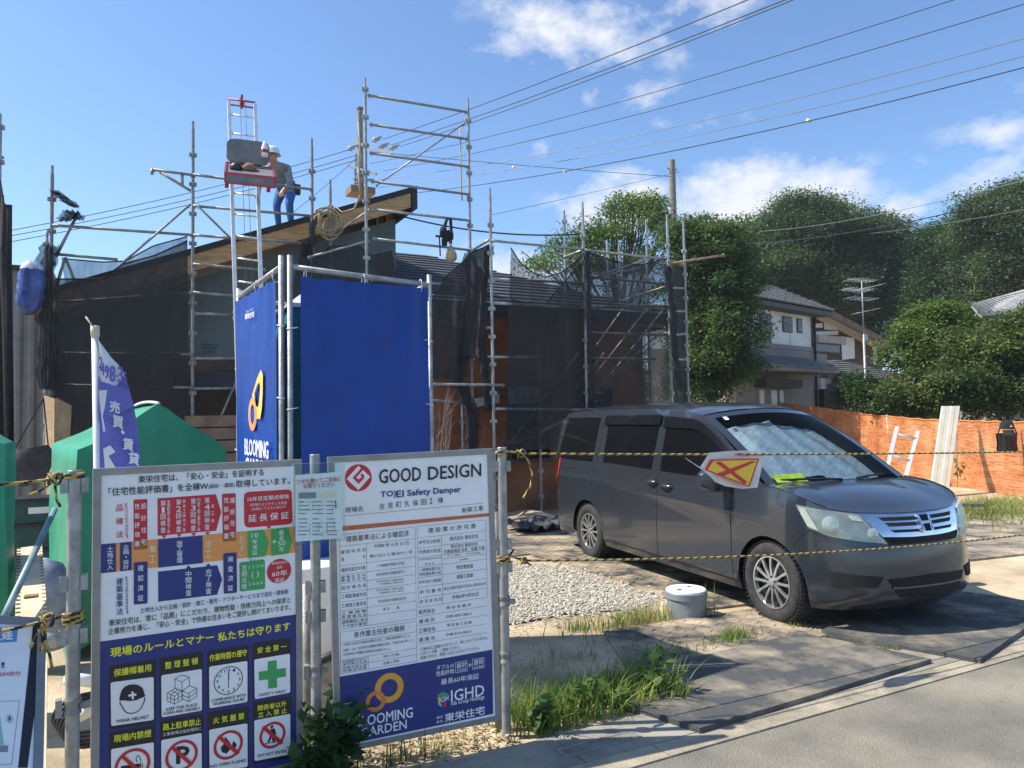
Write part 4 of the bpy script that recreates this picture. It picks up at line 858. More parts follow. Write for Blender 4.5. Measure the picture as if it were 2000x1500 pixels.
for i in range(9):
    for j in range(3):
        x = 52+j*66; y = 280+i*18+(7 if i > 3 else 0); fp.poly('grey', [(x, y), (x+random.randint(25, 56), y-1), (x+random.randint(25, 56), y+4), (x, y+4)], -4)
for x, y in ((105, 385), (150, 380), (185, 378)): fp.pl('line', [(x, y), (x+36, y-2), (x+36, y+42), (x, y+45)], .0012, -4, True)
fp.poly('brick', [(222, 275), (228, 275), (229, 312), (223, 313)], -4)
for x, y in ((60, 285), (152, 300)): fp.pl('line', [(x, y), (x+60, y-3), (x+60, y+35), (x, y+38)], .001, -4, True)
flush_panel(fp, fb_)
# ------------------------------------------------------------------ ground mats, gravel, bucket
matM = M('muddy_rubber_mat', (.06, .062, .064), .8, 0, .3, 2.0, .35, 60, col2=(.48, .385, .26), lo=.40, hi=.64, speck=.25)
matD = M('dusty_rubber_mat', (.10, .10, .095), .85, 0, .25, 1.7, .35, 70, col2=(.48, .39, .27), lo=.36, hi=.66, speck=.25)
matN = M('dark_dusty_mat', (.082, .086, .086), .85, 0, .25, 1.9, .35, 70, col2=(.40, .335, .24), lo=.45, hi=.74, speck=.32, sscale=45)
def gmat(label, c4, z, mat, lugs=True, th=.014, name='ground_mat', warp=.006, lug=.009):
    P = [Vector((x, y, 0)) for x, y in c4]; b = MB(); n, mm = 22, 14
    f = lambda u, v: P[0].lerp(P[1], u).lerp(P[3].lerp(P[2], u), v)
    h = lambda u, v: z+warp*(math.sin(5*u+3*v+c4[0][0])+math.sin(9*v+4*u))*.5+warp
    rows = [[f(i/n, j/mm)+V(0, 0, h(i/n, j/mm)+th) for i in range(n+1)] for j in range(mm+1)]; b.grid(rows)
    ed = [r for r in rows[0]]+[r[-1] for r in rows[1:]]+rows[-1][::-1][1:]+[r[0] for r in rows[::-1]][1:]
    b.grid([ed, [p-V(0, 0, th+.03) for p in ed]], flip=True)
    if lugs:
        U, Vv = (P[1]-P[0]).length, (P[3]-P[0]).length; nu, nv = int(U/.115), int(Vv/.115); du, dv = (P[1]-P[0]).normalized(), (P[3]-P[0]).normalized()
        for i in range(nu):
            for j in range(nv):
                u, v = (i+.5)/nu, (j+.5)/nv; p = f(u, v)+V(0, 0, h(u, v)+th); d = (du+dv if (i+j) % 2 else du-dv).normalized()*.038
                if warp > .0: b.beam(p-d*(1 if lug > .005 else .45), p+d*(1 if lug > .005 else .45), .017, lug)
    o = b.build(name, mat, loc=(P[0].x, P[0].y, z)); tag(o, label, 'mat', 'black mats laid over the drive'); return o
gmat('dusty black mat nearest the kerb, its long edge overhanging the gutter', [(2.70, 3.11), (4.78, 3.19), (4.55, 4.06), (2.45, 3.98)], .022, matN, True, lug=.0035)
gmat('dark studded mat beyond the nearest mat, left of the front wheel', [(2.93, 4.02), (4.95, 3.95), (5.25, 4.78), (3.32, 4.90)], .004, matM)
gmat('dusty mat in front of the van bumper with one corner over the gutter', [(5.05, 3.03), (7.0, 3.50), (6.7, 4.62), (4.69, 4.0)], .024, matN, True, lug=.003)
gmat('studded muddy mat under the front half of the van beside the gravel', [(4.42, 5.02), (6.6, 4.72), (6.72, 6.3), (4.5, 6.45)], .004, matM)
gmat('studded muddy mat under the rear half of the van', [(4.52, 6.47), (6.74, 6.32), (6.8, 8.0), (4.42, 8.1)], .004, matM)
gmat('sandy studded mat behind the rear wheel, left of the van', [(4.0, 8.14), (6.8, 8.04), (6.85, 9.9), (3.9, 9.8)], .004, matD)
gmat('dark mat on the far right beyond the van bonnet', [(8.4, 5.1), (12.0, 4.6), (14.2, 7.4), (9.8, 7.8)], .004, matD)
# gravel
gravM = M('pale_gravel', (.36, .33, .265), .9, 0, .25, 25, col2=(.62, .57, .47), lo=.3, hi=.7)
ico = bmesh.new(); bmesh.ops.create_icosphere(ico, subdivisions=1, radius=1); icv = np.array([v.co[:] for v in ico.verts]); icf = [tuple(v.index for v in f.verts) for f in ico.faces]; ico.free()
def inpoly(x, y, poly):
    c = False
    for (x1, y1), (x2, y2) in zip(poly, poly[1:]+poly[:1]):
        if (y1 > y) != (y2 > y) and x < (x2-x1)*(y-y1)/(y2-y1)+x1: c = not c
    return c
gp = [(2.2, 7.7), (3.9, 7.75), (4.40, 7.1), (4.42, 5.5), (4.05, 5.3), (3.4, 5.5), (2.85, 5.45), (2.0, 5.7), (1.6, 6.5)]
vs, fs = [], []
while len(fs) < 20*14500:
    x, y = random.uniform(1.6, 4.6), random.uniform(5.0, 8.1)
    jit = random.gauss(0, .09) if random.random() < .8 else random.gauss(0, .28)
    if not inpoly(x+jit, y+jit, gp): continue
    s = random.uniform(.005, .0125) if random.random() < .95 else random.uniform(.0125, .022); sc = np.array([s*random.uniform(.8, 1.4), s*random.uniform(.8, 1.4), s*random.uniform(.5, .9)]); a = random.uniform(0, 6.28); R3 = np.array([[math.cos(a), -math.sin(a), 0], [math.sin(a), math.cos(a), 0], [0, 0, 1]])
    hump = .015*max(0, 1-((x-3.2)/1.3)**2-((y-6.5)/1.6)**2)
    v = (icv*RNG.uniform(.75, 1.2, (12, 1))*sc)@R3.T+np.array([x, y, s*.35+hump+.012]); b0 = len(vs); vs += v.tolist(); fs += [tuple(b0+i for i in f) for f in icf]
b = MB(); b.v = vs; b.f = fs; b.m = [0]*len(fs); tag(b.build('gravel', gravM), 'bed of pale crushed stone between the boards and the van', 'gravel', kind='stuff')
b = MB(); cxg = 3.2; b.grid([[(lerp(3.15, px_, t), lerp(6.5, py_, t), .008+.015*max(0, 1-((lerp(3.15, px_, t)-3.2)/1.3)**2-((lerp(6.5, py_, t)-6.5)/1.6)**2)) for (px_, py_) in gp] for t in (0.01, .4, .7, .97)], True); tag(b.build('gravel_bed', M('gravel_base', (.30, .28, .24), .95, 0, .3, 40, .8, 90, col2=(.48, .46, .4))), kind='structure')
# sewer access cover (grey pipe stub with a white lid)
bp_ = G(1341, 1203); o = thing('access_pipe', 'short grey plastic drain pipe with a flat white lid standing beside the gravel', 'pipe', bp_)
grp = M('grey_pvc', (.22, .25, .27), .45, 0, .12, 5, .1, 40)
r = .172; b = MB(); b.lathe([(r*.94, -.05), (r*.95, .155), (r*1.02, .16), (r*1.03, .21), (r*.99, .217), (r*.9, .215)], bp_, 40); b.build('pipe', grp, o, autos=R_(40))
b = MB(); b.lathe([(r*.985, .209), (r*.97, .227), (r*.93, .231), (r*.9, .227), (.001, .227)], bp_, 40); b.build('lid', white_p, o, autos=R_(40))
b = MB(); b.box(bp_.x-.09, bp_.x-.05, bp_.y-.012, bp_.y+.012, .2285, .2305); b.box(bp_.x+.05, bp_.x+.09, bp_.y+.03, bp_.y+.054, .2285, .2305); b.build('lid_slot', dark_gap, o)
# ------------------------------------------------------------------ weeds and grass
gr1 = leafM('grass_blade', (.12, .20, .03), (.30, .38, .08), 3, .4); gr2 = leafM('dry_grass_blade', (.28, .27, .09), (.42, .37, .17), 3, .3); lf1 = leafM('weed_leaf', (.04, .10, .02), (.10, .19, .04), 4, .35); lf0 = leafM('dark_weed_leaf', (.018, .06, .015), (.05, .11, .025), 5, .3)
def blades(P, H, w=.007, lean=.5, n=4):
    """curved grass blades as strips -> MB"""
    b = MB()
    for (x, y, z) in P:
        h = H*random.uniform(.45, 1.15); a = random.uniform(0, 6.283); l = lean*random.uniform(.2, 1.2)*h; pa = a+1.57+random.uniform(-.5, .5); ww = w*random.uniform(.7, 1.5); rows = []
        for i in range(n+1):
            t = i/n; q = Vector((x+math.cos(a)*l*t*t, y+math.sin(a)*l*t*t, z+h*t*(1-.25*t*l/h))); d = Vector((math.cos(pa), math.sin(pa), 0))*ww*(1-t**1.5)*.5+V(0, 0, 0); rows.append([q-d, q+d])
        b.grid(rows)
    return b
def scat(n, cx, cy, rx, ry, z=0): return [(cx+random.gauss(0, 1)*rx, cy+random.gauss(0, 1)*ry, z) for _ in range(n)]
def tuft(label, n, px, py, rx, ry, H, mat=None, w=.007, lean=.55, name='grass_tuft', group=None):
    c = G(px, py); b = blades(scat(n, c.x, c.y, rx, ry), H, w, lean); return tag(b.build(name, mat or gr1, loc=c), label, 'grass', group)
tuft('bright green grass tuft growing on the studded mat in front of the access pipe', 150, 1432, 1252, .11, .05, .13)
tuft('sparse grass tuft by the front wheel on the muddy mat', 40, 1552, 1228, .04, .03, .10)
tuft('tiny grass tuft at the gap between the two near mats', 45, 1722, 1272, .05, .03, .05)
tuft('yellowing grass running in front of the access pipe along the gravel edge', 330, 1260, 1215, .26, .08, .16, gr2)
tuft('green grass tuft among dry stems below the gravel', 170, 1225, 1222, .28, .07, .17)
tuft('single tall grass stems leaning on the grey access pipe', 30, 1372, 1205, .04, .03, .30, w=.006)
tuft('thin grass tuft on the sand left of the dry stems', 60, 1130, 1228, .08, .04, .13)
tuft('low grass along the near left edge of the studded mat', 170, 1300, 1285, .16, .10, .10)
# big weed bank right of the right post
P = [(random.uniform(1.86, 3.0), random.uniform(3.5, 3.95), 0) for _ in range(1100)]
b = blades(P, .24, .008, .95, 5); tag(b.build('weed_grass', gr1, loc=(2.4, 3.7, 0)), 'thick bank of tall green grass between the right post and the nearest mat', 'grass', kind='stuff')
def leafplant(label, c, n, H, R, size, mat, name='weed_plant', up=.5, asp=.5, group=None):
    c = Vector(c); o = thing(name, label, 'weed', c, group); b = MB(); pts = []
    for i in range(n):
        a = random.uniform(0, 6.28); rr = R*random.uniform(.1, 1); h = H*random.uniform(.5, 1.1); e = c+V(rr*math.cos(a), rr*math.sin(a), h); b.tube([c+V(random.uniform(-.02, .02), random.uniform(-.02, .02), 0), c.lerp(e, .5)+V(0, 0, h*.15), e], [.004, .003, .0015], 5)
        for t in np.linspace(.3, 1, 6): 
            for q in range(2): pts.append(np.array(c.lerp(e, t)+V(0, 0, h*.3*t*(1-t)))+RNG.normal(size=3)*.012)
    b.build('stem', lf1, o); leafmesh('leaves', mat, np.array(pts), size, up, asp, o); return o
for i, (x, y, n, h, r, sz, lab) in enumerate(((2.5, 3.6, 14, .16, .14, .055, 'low leafy weed right of the middle of the tall grass bank'), (2.0, 3.56, 16, .20, .13, .075, 'leafy weed at the foot of the right post'), (2.3, 3.62, 14, .22, .15, .075, 'leafy weed in the middle of the tall grass bank'), (2.82, 3.66, 16, .27, .14, .085, 'leafy weed with pointed leaves at the right end of the grass bank'))): leafplant(lab, (x, y, 0), int(n*.4), h, r, sz, lf1)
c = G(655, 1520); leafplant('dark broad-leaved weed in front of the lower left corner of the permit board', (c.x, c.y-.02, 0), 22, .36, .19, .10, lf0, up=.7)
c = G(620, 1560); leafplant('dark broad-leaved weed at the foot of the middle post', (c.x-.02, c.y, 0), 14, .26, .14, .09, lf0, up=.7)
c = G(800, 1480); tuft('thin weeds and dry leaves under the permit board', 160, 800, 1480, .25, .05, .10, gr2)
tuft('few thin tall weed stems in front of the blue foot of the permit board', 14, 800, 1490, .08, .02, .42, lf0, w=.006, lean=.4)
c = G(1105, 1290); b = blades(scat(110, c.x, c.y, .35, .2), .10, .006, .7); tag(b.build('grass_tuft', gr1, loc=c), 'scattered low weeds on the shaded sand beyond the grass bank', 'grass')
for px_, py_, dz in ((1098, 1340, .24), (1105, 1325, .28), (1148, 1350, .22)):
    pass
c = G(1930, 1000); P = [(c.x+random.gauss(0, 1.2), c.y+random.gauss(0, .5), 0) for _ in range(3200)]
b = blades(P, .22, .014, .9, 3); tag(b.build('fence_grass', leafM('verge_grass', (.16, .20, .045), (.36, .38, .12), 1.5, .4), loc=c), 'strip of overgrown grass along the foot of the orange fence', 'grass', kind='stuff')
c = G(1893, 952); leafplant('dark leafy weed at the foot of the orange fence beside the pale board', c, 22, .55, .3, .16, lf1)
# litter of twigs and stones on the sand
b = MB()
for i in range(240):
    x, y = random.uniform(1.7, 4.2), random.uniform(3.6, 5.3); s = random.uniform(.004, .014); b.v += [(x+p[0]*s, y+p[1]*s, .003+p[2]*s*.6) for p in icv.tolist()]; k = len(b.v)-12
    for f in icf: b.face([k+j for j in f])
tag(b.build('pebbles', gravM), 'loose pebbles scattered over the sandy ground', 'pebbles', kind='stuff')
# fallen leaves under the board and sand lumps
b = MB()
leafmesh('leaf_litter', M('dead_leaf', (.33, .25, .13), .8, 0, .3, 20, col2=(.5, .42, .28)), np.c_[RNG.uniform(.95, 1.85, 700), RNG.uniform(3.5, 3.85, 700), RNG.uniform(.004, .02, 700)], .035, 1.5, .5)['kind'] = 'stuff'
bpy.data.objects['leaf_litter']['label'] = 'dry pale leaf litter under the permit board'; bpy.data.objects['leaf_litter']['category'] = 'leaf litter'
# ------------------------------------------------------------------ blue sheet enclosure
tarpB = M('blue_sheet', (.002, .042, .265), .45, 0, .1, 2.5, .22, 5, spec=.35)
FL = onY(566, 520, 4.50); FR = onY(838, 540, 4.59); SL = onY(549, 520, 4.53); sd_ = Vector((-.10, 1, 0)).normalized(); BL = SL+sd_*1.06; BR = FR+sd_*1.06
for p in (FL, FR, SL, BL, BR): p.z = 0
o = thing('sheeted_enclosure', 'tall enclosure of steel pipes hung with blue sheets, BLOOMING on its left side', 'enclosure', ((FL.x+FR.x)/2, 5.2, 0))
ztop_ = 2.70; EZ = lambda z: 1.7+(z-1.7)*.957
for p, zt in ((FL, 2.735), (FR, 2.70), (SL, 2.735), (BL, 2.70), (BR, 2.68)):
    b = MB(); b.tube([(p.x, p.y, 0), (p.x, p.y, EZ(zt))], .0165, 12); b.build('upright_pipe', galv, o, True)
def rail(p, q, z0, z1): b = MB(); b.tube([(p.x, p.y, EZ(z0)), (q.x, q.y, EZ(z1))], .016, 10); b.build('cross_pipe', galv, o, True)
rail(FL, FR, 2.665, 2.63); rail(SL, BL, 2.665, 2.64); rail(FR, BR, 2.63, 2.60); rail(BL, BR, 2.62, 2.58); rail(FL, FR, .70, .70); rail(SL, BL, .70, .70)
def sheet(name, p, q, z1, z0, amp, ph, out, par, nx=40, nz=40):
    b = MB(); rows = []
    for j in range(nz+1):
        t = j/nz; row = []
        for i in range(nx+1):
            s = i/nx; sc = .005*math.sin(math.pi*((s*4) % 1))*(1-t)**6
            w = amp*(math.sin(9*s+ph+2*t)*.5*t+1.3*math.exp(-((s-.25-.5*t)/.035)**2)*math.sin(3.1*t)+1.1*math.exp(-((s-.9+.6*t)/.03)**2)*math.sin(3.1*t)+math.sin(23*s+4*t+ph)*.3+math.exp(-t*4)*math.sin(31*s+ph)*1.1)
            row.append(p.lerp(q, s)+out*(.02+w)+V(0, 0, EZ(lerp(z1, z0, t))-sc))
        rows.append(row)
    b.grid(rows); return b.build(name, tarpB, par, True)
fo_ = Vector(((FR-FL).y, -(FR-FL).x, 0)).normalized(); so2 = Vector((-(BL-SL).y, (BL-SL).x, 0)).normalized()
sheet('front_sheet', FL+(FR-FL)*.06, FR-(FR-FL)*.02, 2.605, .62, .013, .4, fo_, o)
sheet('side_sheet', BL-(BL-SL)*.03, SL+(BL-SL)*.02, 2.60, .66, .010, 1.7, so2, o)
sheet('side_sheet', FR+sd_*.03, BR, 2.58, .65, .008, 2.7, Vector((1, .1, 0)).normalized(), o)
b = MB()
for p, out_, zs in ((FL, fo_, (2.28, 1.78, 1.2, .8)), (FR, fo_, (2.24, 1.80, 1.35, .9)), (SL, so2, (2.3, 1.85, 1.22)), (BL, so2, (2.55, 2.1, 1.5))):
    for z in zs:
        c_ = MB(); c_.tube([Vector((p.x, p.y, EZ(z)))+(fo_ if p in (FL, FR) else so2)*.022*math.cos(a)+((FR-FL).normalized() if p in (FL, FR) else sd_)*(.034 if p is FL else (-.034 if p is FR else .03))*(.4+math.sin(a))+V(0, 0, .006*math.sin(a)) for a in np.linspace(0, 6.28, 13)], .0028, 5); c_.build('cable_tie', white_p, o, True)
for p, q, z, out_ in ((FL, FR, 2.64, fo_), (SL, BL, 2.65, so2)):
    for t in (.1, .5, .93):
        x = p.lerp(q, t); c_ = MB(); c_.tube([Vector((x.x, x.y, EZ(z)-.02))+out_*.024*math.cos(a)+V(0, 0, .042*math.sin(a)) for a in np.linspace(0, 6.28, 13)], .0028, 5); c_.build('cable_tie', white_p, o, True)
sp = Panel(SL+so2*.036, -(BL-SL), (0, 0, 1)); sp.sc = .004; sp.slope = .15; sp.zoom(440, 540, 4.169)
OUT = [(290, 760), (308, 800), (305, 950), (298, 1080), (285, 1160), (258, 1158), (232, 1040), (220, 965), (258, 835)]; INN = [(278, 858), (285, 890), (284, 945), (278, 1020), (268, 1066), (254, 1058), (242, 1005), (237, 955), (262, 880)]
for i in range(9): k = (i+1) % 9; sp.poly('amber' if False else 'yol', [OUT[i], OUT[k], INN[k], INN[i]], 1)
INK['yol'] = M('print_sun_yellow', (.82, .50, .10), .5); INK['org'] = M('print_soft_orange', (.80, .30, .08), .5)
for i in range(24):
    a0, a1 = i/24*6.2832, (i+1)/24*6.2832; e_ = lambda a, rx, ry: (224+rx*math.cos(a), 1122+ry*math.sin(a)); sp.poly('org', [e_(a0, 33, 136), e_(a1, 33, 136), e_(a1, 17, 78), e_(a0, 17, 78)], 2)
sp.T('white', 'BLOOMING', (163, 1448), (355, 1487), 128, .03).T('white', 'GARDEN', (170, 1600), (345, 1650), 128, .03).T('white', '東栄住宅', (165, 352), (240, 330), 46, .02).T('white', 'ブルーミング', (172, 300), (230, 275), 20, .01)
flush_panel(sp, o)
teal = M('toilet_teal', (.02, .20, .24), .5, 0, .1, 3)
o = thing('portable_toilet', 'teal portable toilet cabin with white roof standing inside the blue sheets', 'toilet', ((FL.x+FR.x)/2-.02, 5.15, 0))
x0, x1, y0, y1 = FL.x+.05, FR.x-.12, 4.78, 5.5
b = MB(); b.box(x0, x1, y0, y1, .12, 2.42); b.build('cabin', teal, o)
b = MB(); b.box(x0-.02, x1+.02, y0-.02, y1+.02, 2.423, 2.45); b.hexa([(x0, y0, 2.451), (x1, y0, 2.451), (x1, y1, 2.451), (x0, y1, 2.451), (x0+.12, y0+.12, 2.55), (x1-.12, y0+.12, 2.55), (x1-.12, y1-.12, 2.55), (x0+.12, y1-.12, 2.55)]); b.build('roof', white_p, o)
b = MB(); b.box(x0+.1, x1-.1, y0-.014, y0-.002, .2, 2.2); b.build('door', white_p, o)
b = MB(); b.box(x0-.03, x1+.03, y0-.03, y1+.03, 0, .117); b.build('base', galv2, o)
# white tank and hose between the boards
c = dep(622, 1215, 4.35); o = thing('water_tank', 'white plastic tank with a black hose seen in the gap between the boards', 'tank', (c.x, c.y, 0))
b = MB(); rows = []
for z, k in ((.35, .9), (.38, 1), (.80, 1), (.86, .94), (.885, .7), (.89, .02)):
    rows.append([(c.x+.17*k*max(-1, min(1, 1.3*math.cos(a))), c.y+.13*k*max(-1, min(1, 1.3*math.sin(a))), z) for a in np.linspace(0, 6.2832, 25)[:-1]])
b.grid(rows, True); b.build('tank', white_p, o, autos=R_(40)); b = MB(); b.box(c.x-.15, c.x+.15, c.y-.11, c.y+.11, 0, .348); b.build('stand', galv2, o)
b = MB(); b.tube([c+V(.2, -.2, -.10), c+V(.02, -.24, -.13), c+V(-.14, -.2, -.19), c+V(-.2, -.1, -.3)], .026, 10); b.build('hose', black_p, o, True)
# ------------------------------------------------------------------ green sheets, flag, clutter on the left
green = M('green_tarpaulin', (.014, .24, .135), .5, 0, .12, 2, .5, 4.5)
def noise3(p): return math.sin(p.x*5.1+p.z*3.3)*.5+math.sin(p.z*7.3+p.y*4.1)*.4+math.sin(p.x*13+p.y*9)*.25
def tent(label, xl, xr, ye, ye2, ze, zp, xp, zb=.02, amp=.03, inset=.05, shear=.0):
    o = thing('green_tarp_cover', label, 'tarpaulin', ((xl+xr)/2, ye, 0)); b = MB(); prof = []
    for t in np.linspace(0, 1, 14): prof.append((lerp(xl-inset, xl, t), lerp(zb, ze, t)))
    for t in np.linspace(.1, 1, 10): prof.append((lerp(xl, xp, t), lerp(ze, zp, t)-.015*math.sin(math.pi*t)))
    for t in np.linspace(.1, 1, 10): prof.append((lerp(xp, xr, t), lerp(zp, ze-.02, t)-.015*math.sin(math.pi*t)))
    for t in np.linspace(.08, 1, 14): prof.append((lerp(xr, xr+inset, t), lerp(ze-.02, zb, t)))
    rows = []
    for y in np.linspace(ye, ye2, 18):
        r = []
        for (x, z) in prof: p = Vector((x-(y-ye)*shear, y, z)); n_ = noise3(p)*amp; r.append(p+V(n_*(1 if x > xp else -1)*.6, 0, n_*.5 if z > ze*.9 else 0))
        rows.append(r)
    b.grid(rows, flip=True)
    front = rows[0]; cz = [Vector((xp, ye-.03, lerp(zb, zp, .5)))]*len(front); fr_ = []
    for t in np.linspace(0, 1, 10): fr_.append([V(*(p*(1-t)+Vector((lerp(p.x, xp, .0), ye, 0))*t))+V(0, -.02*math.sin(6*t), 0) if False else Vector((lerp(p.x, xp, t), ye-.02*math.sin(math.pi*t)-amp*.8*noise3(Vector((p.x*2, t*3, p.z*2)))*math.sin(math.pi*min(1, t*1.2)), lerp(p.z, zb+.4, t))) for p in front])
    b.grid(fr_); b.build('sheet', green, o, True)
    return o
e1, pk, e2_ = onY(150, 868, 6.3), onY(312, 792, 6.3), onY(441, 878, 6.3)
to = tent('green tarpaulin stretched over a gabled frame behind the site rules board', e1.x, e2_.x, 6.3, 8.0, (e1.z+e2_.z)/2, pk.z, pk.x, shear=.16)
b = MB(); b.tube(sag(onY(264, 792, 7.4), onY(310, 788, 6.32), -.02, 8), .012, 6); b.build('edge_rope', white_p, to, True)
e1, e2_ = onY(-170, 850, 5.0), onY(28, 868, 5.0); tent('green tarpaulin cover cut by the left edge of the picture', e1.x, e2_.x-.05, 5.0, 5.35, e2_.z+.01, onY(-60, 826, 5.0).z, onY(-60, 826, 5.0).x)
# advertising flag
p0 = onY(182, 632, 3.95); o = thing('banner_flag', 'white and violet advertising banner on a slim white pole behind the site rules board', 'banner flag', (p0.x, p0.y, 0))
pb = onY(193, 1000, 3.95)
b = MB(); b.tube([(pb.x, pb.y, 0), (pb.x, pb.y, 1.2), (p0.x+.008, p0.y, p0.z-.06)], [.018, .017, .015], 12); b.build('pole', white_p, o, True)
b = MB(); b.tube([(p0.x+.008, p0.y, p0.z-.06), (p0.x+.008, p0.y, p0.z-.01)], .02, 10); b.tube([(p0.x+.02, p0.y-.01, p0.z-.05), (p0.x-.03, p0.y-.01, p0.z+.03)], .004, 6); b.build('pole_cap', M('cap_cream', (.6, .55, .38), .5), o, True)
ZB = (180, 620, 4.842); Zp = lambda x, y: (ZB[0]+x/ZB[2], ZB[1]+y/ZB[2])
RE = [(48, 195), (115, 290), (185, 385), (250, 450), (300, 520), (345, 660), (385, 800), (415, 950), (445, 1180), (456, 1400), (462, 1800)]
cl_ = MB(); rows = []; FY = 3.93
for i in range(37):
    t = i/36; x = np.interp(t, np.linspace(0, 1, 11), [p[0] for p in RE]); y = np.interp(t, np.linspace(0, 1, 11), [p[1] for p in RE]); yl = lerp(200, 1800, t)
    rows.append([onY(*Zp(lerp(48+t*20, x, s), lerp(yl, y, s)), FY+.012*math.sin(7*s+3*t)) for s in np.linspace(0, 1, 10)])
cl_.grid(rows[:16]); cl_.mat(1); cl_.grid(rows[15:])
cl_.build('cloth', [M('banner_white', (.66, .66, .70), .7, 0, .05, 6), M('banner_violet', (.115, .125, .44), .7, 0, .08, 6)], o, True)
# the printed violet field starts below a slanting edge
fpn = Panel((p0.x, FY-.016, 1.5), (1, 0, 0), (0, 0, 1)); fpn.sc = .003; fpn.slope = .15; fpn.zoom(*ZB)
INK['bviolet'] = MATS['banner_violet']; INK['bwhite'] = MATS['banner_white']
fpn.poly('bviolet', [(58, 545), (88, 605), (210, 645), (345, 668), (385, 800), (392, 840), (62, 1000)], 1)
for ch, x, y, w_, h_ in (('2', 82, 480, 34, 110), ('4', 98, 545, 34, 120), ('9', 138, 580, 34, 130), ('8', 192, 606, 50, 150), ('-', 236, 560, 14, 20), ('3', 268, 615, 46, 150), ('5', 312, 625, 26, 110)): fpn.T('bviolet', ch, (x-w_/2, y), (x+w_/2, y+w_*.1), h_, .03, 2)
for ch, x, y, s in (('売', 215, 895, 92), ('買', 245, 1040, 98), ('・', 290, 1100, 34), ('賃', 340, 1250, 98), ('貸', 395, 1385, 98)): fpn.T('bwhite', ch, (x-s/2, y-6), (x+s/2, y+6+s*.12), s*1.15 if ch != '・' else s, .03, 2)
fpn.poly('bwhite', [(62, 690), (142, 686), (118, 860), (100, 930), (126, 1075), (104, 1080), (70, 800)], 2).poly('bwhite', [(105, 1240), (172, 1208), (220, 1272), (155, 1310), (225, 1425), (120, 1425)], 2)
flush_panel(fpn, o)
# clutter
c = dep(62, 905, 8.5); o = thing('tool_bag', 'dark grey fabric bag hanging by a cord beside the cardboard', 'bag', c)
b = MB(); rows = []
for t in np.linspace(0, 1, 9): k = .8+.25*math.sin(math.pi*(t**.7)); rows.append([(c.x+.2*k*math.cos(a)*(1-.25*t**4), c.y+.12*k*math.sin(a), c.z+.18-.42*t+.03*math.cos(a)) for a in np.linspace(0, 6.2832, 17)[:-1]])
b.grid(rows, True); b.poly(rows[-1]); b.build('pouch', M('dark_fabric', (.045, .042, .05), .9, 0, .2, 12), o, True)
b = MB(); b.tube([c+V(-.16, 0, .18), c+V(.1, .1, .75)], .008, 5); b.tube([c+V(.16, 0, .18), c+V(.1, .1, .75)], .008, 5); b.build('cord', ropeK, o)
crateM = M('dark_green_crate', (.02, .07, .07), .6, 0, .15, 5); c = dep(64, 1010, 7.2)
for i, lab in enumerate(('lowest dark green tool crate of the stack between the two green covers', 'middle dark green tool crate of the stack between the two green covers', 'top dark green tool crate with a pale label between the two green covers')):
    z0 = c.z-.52+.24*i; o = thing('tool_crate', lab, 'crate', (c.x, c.y, z0), 'tool crates stacked between the green covers'); b = MB(); w_ = .27-.015*i
    b.box(c.x-w_, c.x+w_, c.y-.18, c.y+.18, z0, z0+.205); b.build('bin', crateM, o); b = MB(); b.box(c.x-w_-.015, c.x+w_+.015, c.y-.195, c.y+.195, z0+.207, z0+.236); b.build('lid', black_p, o)
    b = MB(); b.box(c.x-.02, c.x+.16, c.y-.184, c.y-.181, z0+.09, z0+.15); b.build('name_label', INK['white'] if i == 2 else crateM, o)
z0 = c.z-.52; b = MB(); b.box(c.x-.35, c.x+.35, c.y-.25, c.y+.25, 0, z0-.003); tag(b.build('timber_block', wood_l, loc=(c.x, c.y, 0)), 'squared timber block carrying the dark green tool crates', 'timber')
for i, (px0, py0, px1, py1, d0, d1, w_, lab) in enumerate(((58, 1075, 62, 1225, 4.6, 3.5, .13, 'pale notched timber lying towards the viewer behind the low leaning board'), (77, 1300, 72, 1560, 3.05, 2.55, .055, 'narrow brown timber standing beside the low leaning board'))):
    p, q = dep(px0, py0, d0), dep(px1, py1, d1); b = MB(); b.beam(p, q, w_, .05, (0, -.4, 1)); b.mat(1)
    d = (q-p).normalized()
    if i == 0:
        for k in range(22): s_ = p.lerp(q, (k+.5)/22); b.beam(s_+V(-w_/2, 0, .026)-V(.0, 0, 0), s_+V(-w_/2+.018, 0, .026), .012, .006); b.beam(s_+V(w_/2-.018, 0, .026), s_+V(w_/2, 0, .026), .012, .006)
        s_ = p.lerp(q, .72); b.beam(s_+V(-.03, 0, .028), s_+V(.03, 0, .028), .06, .006)
    tag(b.build('timber', [M('new_timber', (.62, .50, .33), .65, 0, .15, 5, .1, 40), M('timber_dark', (.22, .13, .06), .8)], loc=p), lab, 'timber')
p, q = dep(107, 995, 4.6), dep(8, 1205, 3.3); b = MB(); b.tube([p, q], .017, 10); tag(b.build('steel_pipe', M('blue_grey_pipe', (.2, .29, .3), .5, .3, .2, 9), smooth=True, loc=q), 'slim blue-grey pipe leaning across the gap between the green covers', 'pipe')
b = MB()
for z, k in ((0, .8), (.1, 1), (.25, .95), (.38, .6), (.42, .05)): b.v += []
c = dep(88, 1120, 5.2); rows = [[(c.x+.17*k*math.cos(a)*(1+.1*math.sin(3*a)), c.y+.14*k*math.sin(a), z+c.z-.22) for a in np.linspace(0, 6.2832, 19)[:-1]] for z, k in ((-.3, .8), (-.05, 1), (.15, .95), (.28, .6), (.33, .03))]
b.grid(rows, True); tag(b.build('plastic_sack', M('pale_sack', (.25, .30, .36), .4, 0, .2, 8, .5, 14), smooth=True, loc=(c.x, c.y, c.z-.5)), 'crumpled pale plastic sack beside the green cover', 'sack')
